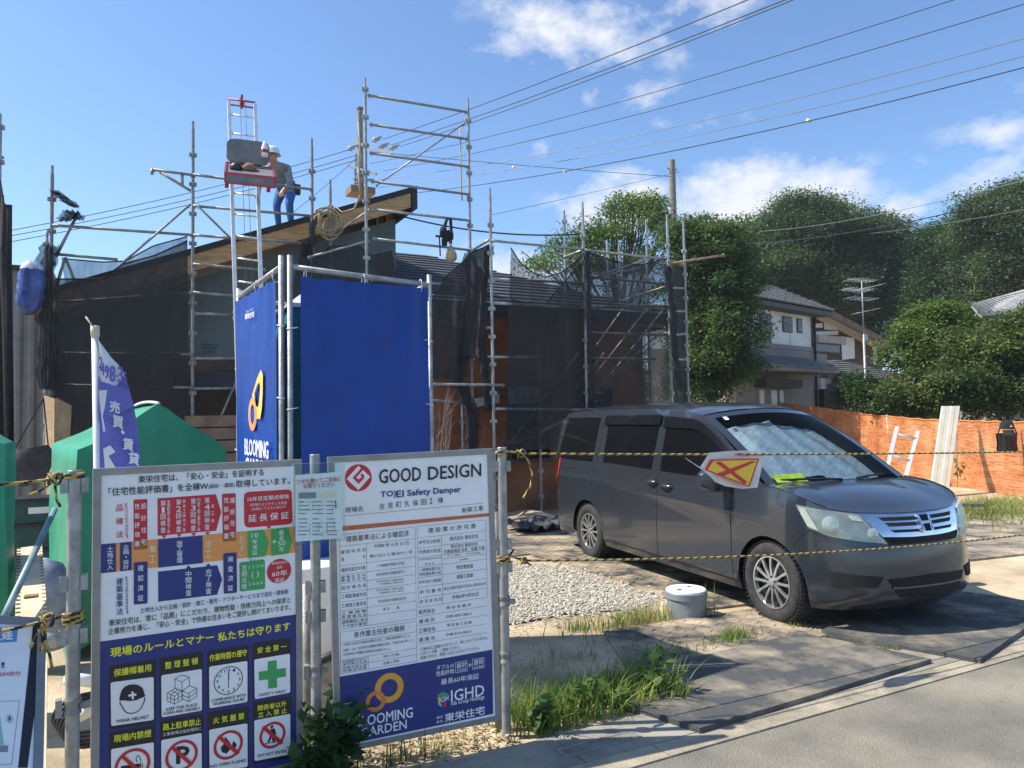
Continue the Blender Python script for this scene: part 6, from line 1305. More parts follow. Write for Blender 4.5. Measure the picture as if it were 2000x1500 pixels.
# worker on the roof
WP = dep(554, 420, 13.0); WP.z = zr(WP.x)+.02
o = thing('person', 'person bending on the roof in white helmet, pale shirt and blue trousers', 'person', WP)
skinM = M('skin', (.42, .25, .17), .6, 0, .08, 8); shirtM = M('pale_work_shirt', (.22, .25, .28), .85, 0, .12, 9); trM = M('blue_work_trousers', (.035, .13, .36), .85, 0, .15, 9); bootM = M('dark_boots', (.02, .02, .022), .7)
def person(o, base, face=Vector((-.55, -.85, 0)).normalized()):
    sd = Vector((-face.y, face.x, 0)); H = 1.0
    def w(f, s, z): return base+face*f+sd*s+V(0, 0, z)
    vs, es, rs = [], [], []
    def add(p, r, par=None):
        vs.append(p); rs.append(r)
        if par is not None: es.append((par, len(vs)-1))
        return len(vs)-1
    pel = add(w(-.12, 0, .80), .155); be = add(w(.02, 0, .90), .145, pel); ch_ = add(w(.24, 0, 1.00), .16, be); ne = add(w(.40, 0, 1.06), .062, ch_); hd = add(w(.46, 0, 1.08), .075, ne); h2 = add(w(.50, 0, 1.14), .095, hd); h3 = add(w(.50, 0, 1.21), .07, h2)
    for sg in (-1, 1):
        hp = add(w(-.12, sg*.10, .74), .105, pel); kn = add(w(.08 if sg > 0 else .0, sg*.13, .46), .075, hp); an = add(w(-.02 if sg > 0 else -.1, sg*.13, .09), .052, kn); add(w(.14 if sg > 0 else .05, sg*.14, .04), .04, an)
        sh = add(w(.30, sg*.20, .99), .07, ch_); el = add(w(.36, sg*.27, .72), .05, sh); wr = add(w(.52, sg*.22, .54), .034, el); pm = add(w(.565, sg*.21, .49), .036, wr)
        for k, (dy, l) in enumerate(((-.03, .065), (-.01, .075), (.011, .072), (.03, .058))): f1 = add(w(.59, sg*.21+dy, .455), .0095, pm); f2 = add(w(.60, sg*.21+dy*1.1, .455-l*.55), .0088, f1); add(w(.59, sg*.21+dy*1.1, .455-l*.85), .008, f2)
        t1 = add(w(.57, sg*.21-sg*.04, .475), .011, pm); add(w(.59, sg*.21-sg*.055, .445), .0095, t1)
    me = bpy.data.meshes.new('body'); me.from_pydata([tuple(v-base) for v in vs], es, []); ob = bpy.data.objects.new('body', me); COL.objects.link(ob)
    md = ob.modifiers.new('s', 'SKIN'); ob.modifiers.new('d', 'SUBSURF').levels = 2
    for i, v in enumerate(me.skin_vertices[0].data): v.radius = (rs[i], rs[i]); v.use_root = (i == 0)
    bpy.context.view_layer.update(); ev = ob.evaluated_get(bpy.context.evaluated_depsgraph_get()); nm = bpy.data.meshes.new_from_object(ev)
    ob.modifiers.clear(); ob.data = nm; nm.materials.clear()
    for mt_ in (skinM, shirtM, trM, bootM): nm.materials.append(mt_)
    for p in nm.polygons:
        c = p.center; f = c.x*face.x+c.y*face.y; p.use_smooth = True
        p.material_index = 3 if c.z < .13 else (2 if f < .0 or (c.z < .66 and f < .2) else (1 if (f < .40 or (f < .5 and c.z < .9 and c.z > .58)) else 0))
    ob.parent = o; return w
w = person(o, WP)
b = MB(); hc = w(.50, 0, 1.16); b.lathe([(.155, 0), (.135, .012), (.132, .05), (.115, .10), (.07, .14), (.001, .152)], hc, 22); fcv = Vector((-.55, -.85, 0)).normalized(); b.hexa([hc+fcv*.1+V(-.0, .08, -.012), hc+fcv*.19+V(0, .06, -.02), hc+fcv*.19+V(0, -.06, -.02), hc+fcv*.1+V(0, -.08, -.012), hc+fcv*.1+V(0, .08, .008), hc+fcv*.19+V(0, .06, -.005), hc+fcv*.19+V(0, -.06, -.005), hc+fcv*.1+V(0, -.08, .008)]); b.build('helmet', white_p, o, autos=R_(40))
b = MB()
for s_ in (-.032, .032): b.lathe([(.001, -.008), (.010, 0), (.001, .008)], w(.592, s_, 1.125), 8)
b.build('eyes', black_p, o)
b = MB(); b.tube([w(.585, 0, 1.12), w(.615, 0, 1.085), w(.59, 0, 1.075)], [.008, .014, .01], 6); b.build('nose', skinM, o, True)
b = MB(); b.tube([w(.575, -.025, 1.05), w(.585, 0, 1.048), w(.575, .025, 1.05)], .005, 5); b.build('mouth', M('lips', (.3, .13, .1), .6), o, True)
b = MB(); b.lathe([(.172, -.03), (.178, 0), (.172, .03)], w(-.06, 0, .86), 20); b.build('belt', bootM, o)
b = MB(); b.box(w(-.12, .2, .8).x-.05, w(-.12, .2, .8).x+.05, w(-.12, .2, .8).y-.05, w(-.12, .2, .8).y+.05, WP.z+.66, WP.z+.83); b.build('belt_pouch', bootM, o)
# ------------------------------------------------------------------ things hung on the scaffold
hemp = M('hemp_rope', (.42, .35, .22), .9, 0, .2, 40, .4, 200)
c = onY(645, 435, 12.3); b = MB(); P = [onY(700, 330, 11.9), onY(704, 380, 11.9), onY(692, 408, 12.0), onY(668, 415, 12.2), onY(648, 398, 12.3)]
for k in range(5):
    w_ = .14+.06*(k % 3); P += [c+V(w_*math.cos(a)*(.8+.1*k)-.02*k, -.03*k, .28*math.sin(a)*(.7+.12*(k % 2))-.10+.03*k) for a in np.linspace(1.6+k*.3, 7.6+k*.3, 15)]
b.tube(P, .017, 7); tag(b.build('rope_coil', hemp, smooth=True, loc=c), 'tangled coil of beige rope hung on a short scaffold pipe beside the roof edge', 'rope')
b = MB(); b.tube([onY(700, 238, 11.5), onY(703, 280, 11.5), onY(701, 335, 11.5), onY(704, 382, 11.6)], .015, 7); tag(b.build('hanging_rope', hemp, smooth=True, loc=onY(700, 238, 11.5)), 'beige rope hanging straight down beside the left pipe of the tall tower', 'rope')
b = MB(); b.tube([onY(899, 250, 11.3), onY(900, 330, 11.3), onY(901, 370, 11.3), onY(903, 392, 11.3)], .012, 6); tag(b.build('hanging_rope', hemp, smooth=True, loc=onY(899, 250, 11.3)), 'pale rope end hanging inside the right pipe of the tall tower', 'rope')
c = onY(874, 455, 11.2); o = thing('tool_belt', 'black tool belt with a hammer hung over the lowest free bar of the tall tower', 'tool belt', c)
b = MB(); b.tube([onY(868, 460, 11.2), onY(869, 440, 11.2), onY(873, 427, 11.2), onY(880, 428, 11.2), onY(881, 445, 11.2), onY(880, 476, 11.2)], .028, 8); b.build('belt', netK, o, True)
b = MB()
for x, y, r in ((866, 452, .06), (872, 462, .05), (879, 458, .055), (868, 470, .045)): p = onY(x, y, 11.15); b.lathe([(.01, -.09), (r, -.08), (r*1.1, 0), (r*.8, .07), (.01, .08)], p, 10)
b.build('pouches', netK, o, True)
b = MB(); b.tube([onY(858, 462, 11.15), onY(860, 500, 11.15)], .012, 6); b.beam(onY(851, 461, 11.15), onY(863, 462, 11.15), .03, .03); b.build('hammer', black_p, o)
c = onY(881, 495, 11.15); b = MB(); rows = [[(c.x+.10*k*math.cos(a)*(1+.12*math.sin(4*a)), c.y+.08*k*math.sin(a), c.z+z) for a in np.linspace(0, 6.2832, 17)[:-1]] for z, k in ((.14, .15), (.09, .5), (.0, 1), (-.08, 1.05), (-.12, .7), (-.14, .1))]
b.grid(rows, True); b.tube([c+V(0, 0, .13), onY(878, 440, 11.15)], .005, 5); tag(b.build('cloth_bag', M('tan_cloth', (.45, .36, .22), .85, 0, .2, 12), loc=c), 'small tan cloth bag hanging below the tool belt', 'bag')
b = MB(); b.tube(sag(onY(776, 420, 12.6), onY(1150, 456, 10.8), .15, 24), .014, 6); tag(b.build('cable', black_p, smooth=True, loc=onY(776, 420, 12.6)), 'black service cable slung from the unfinished gable across to the trees', 'cable')
b = MB(); b.tube([onY(1018, 490, 10.6), onY(1100, 555, 11.0)], .008, 5); tag(b.build('guy_cord', ropeK, loc=onY(1018, 490, 10.6)), 'thin dark cord slanting behind the net with the curved edge', 'cord')
# notice sheet and pale boards behind the net, banner and bricks by the van
c = onY(1022, 773, 11.3); o = thing('paper_notice', 'white printed sheet fixed behind the net in front of the low wing', 'notice', c); b = MB(); x0, x1 = onY(994, 755, 11.3).x, onY(1050, 755, 11.3).x; b.hexa([(x0, 11.3, c.z-.14), (x1, 11.25, c.z-.12), (x1, 11.26, c.z-.12), (x0, 11.31, c.z-.14), (x0-.01, 11.3, c.z+.15), (x1+.02, 11.25, c.z+.16), (x1+.02, 11.26, c.z+.16), (x0-.01, 11.31, c.z+.15)]); b.build('sheet', M('grey_paper', (.42, .44, .46), .7), o)  # sheet in one even mid grey
b = MB()
for i in range(3):
    for j in range(4): x = lerp(x0, x1, .12+.28*i); b.box(x, x+.08, 11.235, 11.242, c.z-.09+.05*j, c.z-.06+.05*j)
b.build('print', INK['grey'], o)
b = MB(); p, q = onY(935, 785, 11.6), onY(978, 775, 11.5); b.hexa([(p.x, 11.6, p.z-.08), (q.x, 11.55, q.z-.1), (q.x, 11.8, q.z-.1), (p.x, 11.8, p.z-.08), (p.x, 11.6, p.z+.06), (q.x, 11.55, q.z+.06), (q.x, 11.8, q.z+.06), (p.x, 11.8, p.z+.06)]); tag(b.build('board_offcut', M('offcut_white', (.4, .41, .42), .7), loc=p), 'pale board offcut stacked at the foot of the low wing behind the bunched net', 'board')
c = G(1035, 985); o = thing('folded_banner', 'folded white and blue lettered banner lying on the sand behind the van', 'banner', c)
b = MB(); rows = []
for i in range(15):
    t = i/14; rows.append([Vector((c.x+lerp(-.35, .28, t), c.y+.12*math.sin(3*t)+.1*s, .06+.55*s*(.35+.65*math.sin(math.pi*(.12+.62*t)))+.03*math.sin(9*t+5*s))) for s in np.linspace(0, 1, 8)])
b.grid(rows); b.build('cloth', M('banner_cloth', (.62, .65, .72), .6, 0, .06, 6), o, True)
b = MB()
for k in range(11):
    t = .14+.06*k; p = Vector((c.x+lerp(-.35, .28, t), c.y+.12*math.sin(3*t)-.02, .06+.55*.55*(.35+.65*math.sin(math.pi*(.12+.62*t))))); 
    for q in range(3): b.beam(p+V(-.012, -.01, -.06+.05*q), p+V(.014, -.01, -.04+.055*q), .006, .016)
b.build('lettering', INK['sky'], o)
brickM = M('red_brown_brick', (.20, .085, .05), .9, 0, .25, 6, .3, 60); c = G(1072, 985); o = None
rowsB = 5
t_ = thing('brick_pallet', 'small stack of brown bricks just behind the van tail lamp', 'bricks', c); b = MB()
for k in range(rowsB):
    for i in range(3): b.box(c.x-.25+.21*i+.03*(k % 2), c.x-.05+.21*i+.03*(k % 2), c.y-.1+.0, c.y+.25, .05+.115*k, .155+.115*k)
b.build('bricks', brickM, t_); b = MB(); b.box(c.x-.3, c.x+.42, c.y-.12, c.y+.28, 0, .047); b.build('base_board', wood_l, t_)
# black plastic sheet and sand heap
b = MB(); c = G(1045, 1020); n = 18; b.grid([[(c.x+lerp(-1.0, .9, i/n), c.y+lerp(-1.0, 1.2, j/n), .012+.16*math.exp(-((i/n-.5)/.25)**2-((j/n-.5)/.3)**2)*(1+.2*math.sin(i*1.3+j))) for i in range(n+1)] for j in range(n+1)], flip=True); tag(b.build('sand_heap', dirt, smooth=True, loc=c), 'low heap of sand behind the van rear wheel', 'sand', kind='stuff')
b = MB(); c = G(1055, 1035); b.grid([[(c.x+lerp(-.5, .5, i/14)+.05*math.sin(j), c.y+lerp(-.5, .25, j/10)+.2*i/14, .10+.07*math.sin(i*.9)*math.sin(j*.8)+.05*math.sin(i*2.1)) for i in range(15)] for j in range(11)], flip=True); tag(b.build('plastic_sheet', M('dusty_black_plastic', (.08, .085, .09), .35, 0, .3, 5, .4, 14), smooth=True, loc=c), 'crumpled dusty black plastic sheet on the sand behind the van', 'plastic sheet')
# dry branches beside the enclosure
c = onY(852, 870, 9.2); b = MB(); random.seed(5)
for k in range(26):
    a = random.uniform(-.35, .45); l = random.uniform(1.1, 2.05); p = Vector((c.x+random.uniform(-.05, .08), 9.2+random.uniform(-.1, .1), 0)); q = p+V(a*.30*l, random.uniform(-.2, .2), l); m_ = p.lerp(q, .5)+V(-.06+a*.1, 0, 0); b.tube([p, m_, q], [.009, .006, .002], 5)
    for j in range(5): s_ = m_.lerp(q, random.random()); b.tube([s_, s_+V(random.uniform(-.06, .16), random.uniform(-.1, .1), random.uniform(.1, .35))], [.004, .0012], 4)
tag(b.build('dry_brushwood', M('dry_twigs', (.20, .15, .12), .9, 0, .2, 20), loc=(c.x, 9.2, 0)), 'upright bundle of dry bare branches beside the blue enclosure', 'branches')
# neighbouring house and scaffold at the left edge
o = thing('shed', 'pale grey corrugated metal wall of a neighbouring shed at the left edge', 'shed', (-2.6, 15, 0)); x0, x1 = onY(-140, 600, 15).x, onY(88, 600, 15).x; zt = onY(40, 530, 15).z
b = MB(); n = int((x1-x0)/.05); b.grid([[(x0+(x1-x0)*i/n, 15+.012*(1 if (i//2) % 2 else -1), z) for i in range(n+1)] for z in (0, zt)]); b.build('corrugated_wall', M('corrugated_grey', (.20, .205, .20), .6, .2, .12, 3), o)
b = MB(); b.box(x0, x1+.1, 14.85, 17, zt+.003, zt+.08); b.build('roof_edge', black_p, o)
o = thing('scaffold', 'dark netted scaffold pipe at the very left edge of the picture', 'scaffold', (-1.9, 11, 0)); standard(o, (0, 240), 11.2, first=.1); ledger(o, (-60, 305), (8, 308), 11.2)
net('black net billowing at the very left edge of the picture', [(-30, 345), (0, 350), (8, 400), (24, 402)], [(-30, 900), (22, 880)], 11.2, 11.0, M('dense_black_net', (.012, .013, .015), .9), 14, 22, .06, .4)
net('second black net below the billowing one beside the corrugated shed', [(0, 480), (14, 520), (24, 520)], [(10, 900), (28, 900)], 10.9, 10.9, netK, 8, 14, .05, 1.4)

# ------------------------------------------------------------------ utility poles and wires
poleM = M('concrete_pole', (.20, .18, .155), .85, 0, .15, 5); ins = M('grey_porcelain', (.35, .37, .40), .35)
PD = 32.0; pt = dep(703, 214, PD); o = thing('utility_pole', 'concrete utility pole with insulators behind the tall scaffold tower', 'utility pole', (pt.x, pt.y, 0))
b = MB(); b.tube([(pt.x, pt.y, -.2), (pt.x, pt.y, pt.z)], [.2, .115], 14); b.lathe([(.15, 0), (.15, .08), (.001, .08)], (pt.x, pt.y, pt.z), 12); b.build('pole', poleM, o, autos=R_(40))
q = dep(722, 283, PD-.3); p_ = dep(768, 300, PD-1.2)
def arm(px0, py0, px1, py1, dd=0, r=.05): b = MB(); b.beam(dep(px0, py0, PD-.1), dep(px1, py1, PD-.1-dd), r*2, r*2); b.build('crossarm', galv2, o)
arm(690, 277, 765, 302, 1.0); arm(678, 323, 735, 340, .6); arm(690, 350, 730, 352, .3)
tips = [(738, 270), (752, 283), (772, 286), (690, 287)]
for i, (x, y) in enumerate(tips):
    b = MB(); a_ = dep(x-12, y+6, PD-.5); c_ = dep(x+8, y-3, PD-.5); d = (c_-a_)
    b.tube([a_, a_+d*.15, a_+d*.2, a_+d*.4, a_+d*.45, a_+d*.65, a_+d*.7, a_+d], [.05, .05, .12, .12, .06, .13, .06, .04], 10); b.build('insulator', ins, o, True)
b = MB()
for y in (340, 350, 358, 366, 373): b.beam(dep(692, y, PD-.35), dep(716, y-2, PD-.35), .08, .06)
for dx in (-1, 1): b.beam(dep(700+5*dx, 300, PD-.2), dep(700+7*dx, 375, PD-.2), .06, .06)
b.build('pole_fittings', galv2, o)
b = MB(); b.box(pt.x-.55, pt.x+.5, pt.y-.5, pt.y+.4, dep(700, 385, PD).z, dep(700, 372, PD).z); b.build('junction_box', M('rust_box', (.2, .12, .07), .8), o)
pt2 = dep(1312, 313, 34); o2 = thing('utility_pole', 'plain concrete utility pole rising out of the trees', 'utility pole', (pt2.x, pt2.y, 0)); b = MB(); b.tube([(pt2.x, pt2.y, -.2), (pt2.x, pt2.y, pt2.z)], [.20, .145], 14); b.build('pole', poleM, o2, autos=R_(40))
b = MB(); b.tube([dep(1312, 330, 34)-V(.3, 0, 0), dep(1312, 330, 34)+V(.3, 0, 0)], .03, 6); b.tube([dep(1321, 333, 33.9), dep(1340, 440, 33)], .012, 5); b.build('pole_fittings', galv2, o2)
wireM = M('black_wire', (.015, .016, .02), .6); wireL = M('grey_wire', (.20, .22, .25), .5, .3)
def wire(label, a, da, c, dc, r, s, mat=wireM, via=None):
    p, q = dep(a[0], a[1], da), dep(c[0], c[1], dc); b = MB(); b.tube(sag(p, q, s, 28), r, 5); tag(b.build('overhead_wire', mat, smooth=True, loc=p), label, 'wire', 'overhead wires crossing the sky')
wire('highest thick wire from the insulators to the top edge of the sky', (748, 272), 31.5, (1640, -75), 15, .014, .15); wire('thick twin wire just below the highest one, upper strand', (762, 284), 31.5, (1720, -75), 15, .014, .15); wire('thick twin wire just below the highest one, lower strand', (782, 286), 31.5, (1745, -80), 15, .013, .16)
wire('thin wire under the thick ones that leaves the picture left of its top right corner', (722, 320), 31.5, (2150, -95), 16, .011, .35); wire('thin wire that meets the top right corner of the picture', (748, 334), 31.5, (2150, -38), 16, .011, .35)
wire('pale messenger wire with a bobbin, upper of the pale pair', (740, 351), 31.5, (2150, 33), 17, .013, .45, wireL); wire('pale messenger wire, lower of the pale pair', (740, 366), 31.5, (2150, 70), 17, .013, .45, wireL); wire('dark telephone wire below the pale pair', (730, 385), 31.5, (2150, 92), 17, .015, .5)
wire('thin wire from the tower pole to the plain pole in the trees', (722, 296), 31.7, (1312, 345), 33.8, .012, .05); wire('faint wire rising from the low roof to the right', (960, 420), 26, (1330, 335), 33.8, .008, .02)
wire('left wire, top of three, from the insulators to the left edge', (690, 290), 31.5, (-80, 468), 24, .013, .25); wire('left wire, middle of three, from the insulators to the left edge', (697, 303), 31.5, (-80, 478), 24, .013, .25); wire('left wire, lowest of three, from the insulators to the left edge', (697, 312), 31.5, (-80, 490), 24, .013, .25)
wire('thin stay wire dropping left from the tower pole towards the roof', (697, 308), 31.5, (560, 425), 26, .010, .05); wire('thick black wire crossing in front of the dark trees on the right', (1440, 476), 36, (2150, 343), 16, .016, .35); wire('thin grey wire just above the thick one in front of the dark trees', (1480, 452), 36, (2150, 312), 17, .010, .3, wireL); wire('faint lowest wire between the dark trees on the right', (1700, 456), 36, (2150, 380), 20, .008, .1, wireL)
for i, (x, y, D_, lab) in enumerate(((1004, 327, 27.5, 'white bobbin on the upper pale wire'), (1104, 336, 27.8, 'white bobbin on the thin wire to the plain pole'), (1580, 236, 21, 'white bobbin on the dark telephone wire at the right'))):
    p = dep(x, y, D_); b = MB(); b.lathe([(.001, -.07), (.06, -.06), (.035, 0), (.06, .06), (.001, .07)], p, 10, 'x'); tag(b.build('wire_bobbin', white_p, smooth=True, loc=p), lab, 'bobbin')
# ------------------------------------------------------------------ orange fence and what leans on it
orM = bpy.data.materials.new('orange_mesh_fence'); orM.use_nodes = True; t = orM.node_tree; bs = t.nodes['Principled BSDF']; bs.inputs['Roughness'].default_value = .6
tcn = t.nodes.new('ShaderNodeTexCoord'); n1 = t.nodes.new('ShaderNodeTexNoise'); n1.inputs['Scale'].default_value = 2.2; n1.inputs['Detail'].default_value = 7; t.links.new(tcn.outputs['Object'], n1.inputs['Vector'])
rp = t.nodes.new('ShaderNodeValToRGB'); t.links.new(n1.outputs['Fac'], rp.inputs[0]); rp.color_ramp.elements[0].position = .35; rp.color_ramp.elements[1].position = .68; rp.color_ramp.elements[0].color = (.62, .20, .06, 1); rp.color_ramp.elements[1].color = (.86, .40, .16, 1)
mpn = t.nodes.new('ShaderNodeMapping'); mpn.inputs['Scale'].default_value = (2.5, 2.5, 16); t.links.new(tcn.outputs['Object'], mpn.inputs[0]); n2 = t.nodes.new('ShaderNodeTexNoise'); n2.inputs['Scale'].default_value = 1.6; n2.inputs['Detail'].default_value = 4; t.links.new(mpn.outputs[0], n2.inputs['Vector'])
mxc = t.nodes.new('ShaderNodeMixRGB'); mxc.blend_type = 'MULTIPLY'; mxc.inputs[0].default_value = .55; t.links.new(rp.outputs[0], mxc.inputs[1]); r2 = t.nodes.new('ShaderNodeValToRGB'); r2.color_ramp.elements[0].position = .38; r2.color_ramp.elements[1].position = .55; r2.color_ramp.elements[0].color = (.5, .42, .4, 1); t.links.new(n2.outputs['Fac'], r2.inputs[0]); t.links.new(r2.outputs[0], mxc.inputs[2]); t.links.new(mxc.outputs[0], bs.inputs['Base Color'])
for (rot_, sc_) in ((0.0, 26.0), (1.5708, 20.0)):
    wv = t.nodes.new('ShaderNodeTexWave'); wv.bands_direction = 'Z' if rot_ == 0 else 'X'; wv.inputs['Scale'].default_value = sc_*.4; wv.inputs['Distortion'].default_value = 1.2; wv.inputs['Detail Scale'].default_value = .6; t.links.new(tcn.outputs['Object'], wv.inputs['Vector'])
    m2_ = t.nodes.new('ShaderNodeMixRGB'); m2_.blend_type = 'MULTIPLY'; m2_.inputs[0].default_value = .30 if rot_ == 0 else .10; src_ = bs.inputs['Base Color'].links[0].from_socket; t.links.new(src_, m2_.inputs[1]); t.links.new(wv.outputs['Color'], m2_.inputs[2]); t.links.new(m2_.outputs[0], bs.inputs['Base Color'])
trn = t.nodes.new('ShaderNodeBsdfTransparent'); mxs = t.nodes.new('ShaderNodeMixShader'); mxs.inputs[0].default_value = .88; t.links.new(trn.outputs[0], mxs.inputs[1]); t.links.new(bs.outputs[0], mxs.inputs[2]); t.links.new(mxs.outputs[0], t.nodes['Material Output'].inputs['Surface'])
bpn = t.nodes.new('ShaderNodeBump'); bpn.inputs['Strength'].default_value = .5; bpn.inputs['Distance'].default_value = .05; t.links.new(n2.outputs['Fac'], bpn.inputs['Height']); t.links.new(bpn.outputs[0], bs.inputs['Normal'])
FT = [(1430, 776, 27.5), (1520, 787, 25.0), (1600, 797, 22.5), (1700, 811, 20.0), (1800, 820, 17.6), (1880, 823, 16.2), (2010, 826, 14.0), (2160, 830, 12.2)]
def fence_pt(px, z=None, t_=0):
    y = np.interp(px, [f[0] for f in FT], [f[1] for f in FT]); D_ = 1/np.interp(px, [f[0] for f in FT], [1/f[2] for f in FT]); return dep(px, y, D_)
o = thing('mesh_fence', 'bright orange plastic mesh fence along the back of the drive', 'fence', fence_pt(1900)-V(0, 0, 1.4))
b = MB(); rows = []
for i in range(141):
    px = 1430+i*5.2; p = fence_pt(px); nn = Vector((.75, -.66, 0)); rows.append([p-V(0, 0, (p.z+.05)*s)+nn*(.03*math.sin(i*.7+3*s)*s+.02*math.sin(i*1.9))+V(0, 0, .008*math.sin(i*1.1)*(1-s)) for s in np.linspace(0, 1, 9)])
b.grid(rows); b.build('mesh_sheet', orM, o, True)
b = MB(); b.tube([r[0]+V(0, 0, .01) for r in rows], .018, 5); b.build('top_cord', M('orange_cord', (.6, .2, .05), .7), o, True)
for px in (1500, 1600, 1735, 1870, 2020): p = fence_pt(px); b = MB(); b.tube([p+V(.03, .06, -p.z), p+V(.03, .06, .06)], .022, 8); b.build('fence_post', galv2, o, True)
def lean(px, py, D_): return dep(px, py, D_)
o = thing('ladder', 'short aluminium ladder leaning on the orange fence behind the van bonnet', 'ladder', lean(1755, 930, 15.5))
r0, r1 = (lean(1752, 834, 16.9), lean(1722, 960, 15.4)), (lean(1793, 843, 16.9), lean(1757, 975, 15.4))
for p, q in (r0, r1): b = MB(); b.beam(p, q, .055, .08, (1, -1, 0)); b.build('side_rail', alum, o)
for t_ in (.12, .46, .80): b = MB(); b.tube([r0[0].lerp(r0[1], t_), r1[0].lerp(r1[1], t_)], .034, 8); b.build('rung', alum, o, True)
o = None; p, q = lean(1858, 793, 15.6), lean(1832, 985, 14.4); b = MB(); w_ = .40; d = (q-p).normalized(); rt = Vector((.88, -.4, 0)).normalized()
rows = []
for (u, e) in ((-.5, 0), (-.46, -.006), (-.28, -.006), (-.25, -.002), (-.02, -.002), (.0, -.009), (.2, -.009), (.24, -.003), (.46, -.003), (.5, .01)): rows.append([p.lerp(q, t_)+rt*w_*u+Vector((.4, .88, 0))*e for t_ in (0, .5, 1)])
rows2 = [[x+Vector((.3, .7, 0))*.03 for x in r] for r in rows]
b.grid(rows).grid(rows2, flip=True).grid([[r[0] for r in rows], [r[0] for r in rows2]], flip=True).grid([rows[0], rows2[0]], flip=True).grid([rows[-1], rows2[-1]])
tag(b.build('siding_board', M('cream_siding', (.66, .62, .48), .6, 0, .06, 3), loc=q), 'tall cream ribbed siding board leaning on the orange fence', 'board')
c = dep(1968, 858, 14.2); o = thing('work_bag', 'black ribbed work bag hung on the orange fence', 'bag', c); b = MB(); rows = []
for t_ in np.linspace(0, 1, 9): rows.append([c+rt*(.19*(1+.04*math.sin(9*t_))*x)+Vector((-.3, -.7, 0))*(.08*math.sin(math.pi*(x+1)/2)+.012*math.cos(x*14))+V(0, 0, .12-.36*t_) for x in np.linspace(-1, 1, 15)])
b.grid(rows); b.grid([[r[i]+Vector((.3, .7, 0))*.06 for i in (0, -1)] for r in rows], flip=True); b.build('pouch', M('black_nylon', (.02, .02, .022), .55, 0, .3, 9), o, True)
b = MB(); b.tube([c+rt*.19+V(0, 0, .1), c+rt*.1+V(0, 0, .34), c-rt*.1+V(0, 0, .34), c-rt*.19+V(0, 0, .1)], .012, 6); b.build('strap', black_p, o)
c = dep(1966, 832, 14.0); o = thing('cap', 'black cap with a pale mark hung above the black work bag on the orange fence', 'cap', c); b = MB(); b.lathe([(.115, -.06), (.115, 0), (.10, .06), (.06, .10), (.001, .115)], c, 18); b.build('crown', netK, o, True)
fc = Vector((-.42, -.9, 0)); b = MB(); b.grid([[c+fc*(.1+.10*s)*math.cos(a)+Vector((.9, -.42, 0))*(.11*math.sin(a))+V(0, 0, -.07-.10*s) for a in np.linspace(-1.3, 1.3, 11)] for s in (0, .5, 1)]); b.build('peak', netK, o, True)
b = MB(); b.poly([c+fc*.118+Vector((.9, -.42, 0))*u+V(0, 0, v) for u, v in ((-.03, -.02), (.04, -.02), (0, .035))]); b.build('emblem', white_p, o)
c = G(1878, 1003)
for i, (dy, dz, lab, mt_) in enumerate(((.0, .0, 'lowest dark plank of the small pile at the foot of the orange fence', M('dark_plank', (.08, .075, .07), .8)), (.06, .05, 'pale plank in the small pile at the foot of the orange fence', M('pale_plank', (.42, .40, .35), .7)), (.10, .10, 'top dark plank of the small pile at the foot of the orange fence', M('dark_plank', (.08, .075, .07), .8)))):
    b = MB(); p = c+V(-.8, .9+dy, .03+dz); q = c+V(.35, -.25+dy, .03+dz); b.beam(p, q, .16, .04); tag(b.build('plank', mt_, loc=p), lab, 'plank', 'planks piled by the orange fence')
# ------------------------------------------------------------------ houses on the right
def wallframe(px, py, D_, az): 
    c = dep(px, py, D_); c.z = 0; return Panel(c, (math.sin(az), math.cos(az), 0), (0, 0, 1))
hwM = M('white_render', (.80, .79, .75), .8, 0, .06, 1.5); hgM = M('warm_grey_render', (.27, .25, .23), .85, 0, .08, 1.5); tileM = M('grey_roof_tiles', (.17, .175, .185), .55, 0, .2, 5, .3, 40); brownM = M('dark_brown_timber', (.07, .04, .025), .7, 0, .2, 4); winM = M('house_window', (.03, .035, .04), .15, 0, .1, 2)
pn = wallframe(1586, 700, 27, R_(76)); 
o = thing('house', 'white and grey two storey house with dark tiled roof behind the orange fence', 'house', pn.o)
ze = pn.uv(1584, 602)[1]; zm = pn.uv(1586, 682)[1]; dpv = -pn.n*6.5
def blk(name, u0, u1, z0, z1, e0, e1, mat, par, p=None):
    p = p or pn; b = MB(); b.hexa([p.at((u0, z0), e1), p.at((u1, z0), e1), p.at((u1, z0), e0), p.at((u0, z0), e0), p.at((u0, z1), e1), p.at((u1, z1), e1), p.at((u1, z1), e0), p.at((u0, z1), e0)]); return b.build(name, mat, par)
blk('upper_wall', -5.2, 0, zm, ze, -3.4, 0, hwM, o); blk('lower_wall', -5.2, .02, 0, zm-.003, -3.4, .05, hgM, o)
blk('string_course', -5.2, .03, zm-.1, zm+.05, 0.051, .08, hgM, o)
for u in (-1.55, -2.9, -4.3): blk('panel_joint', u-.008, u+.008, zm+.06, ze, .001, .006, hgM, o)
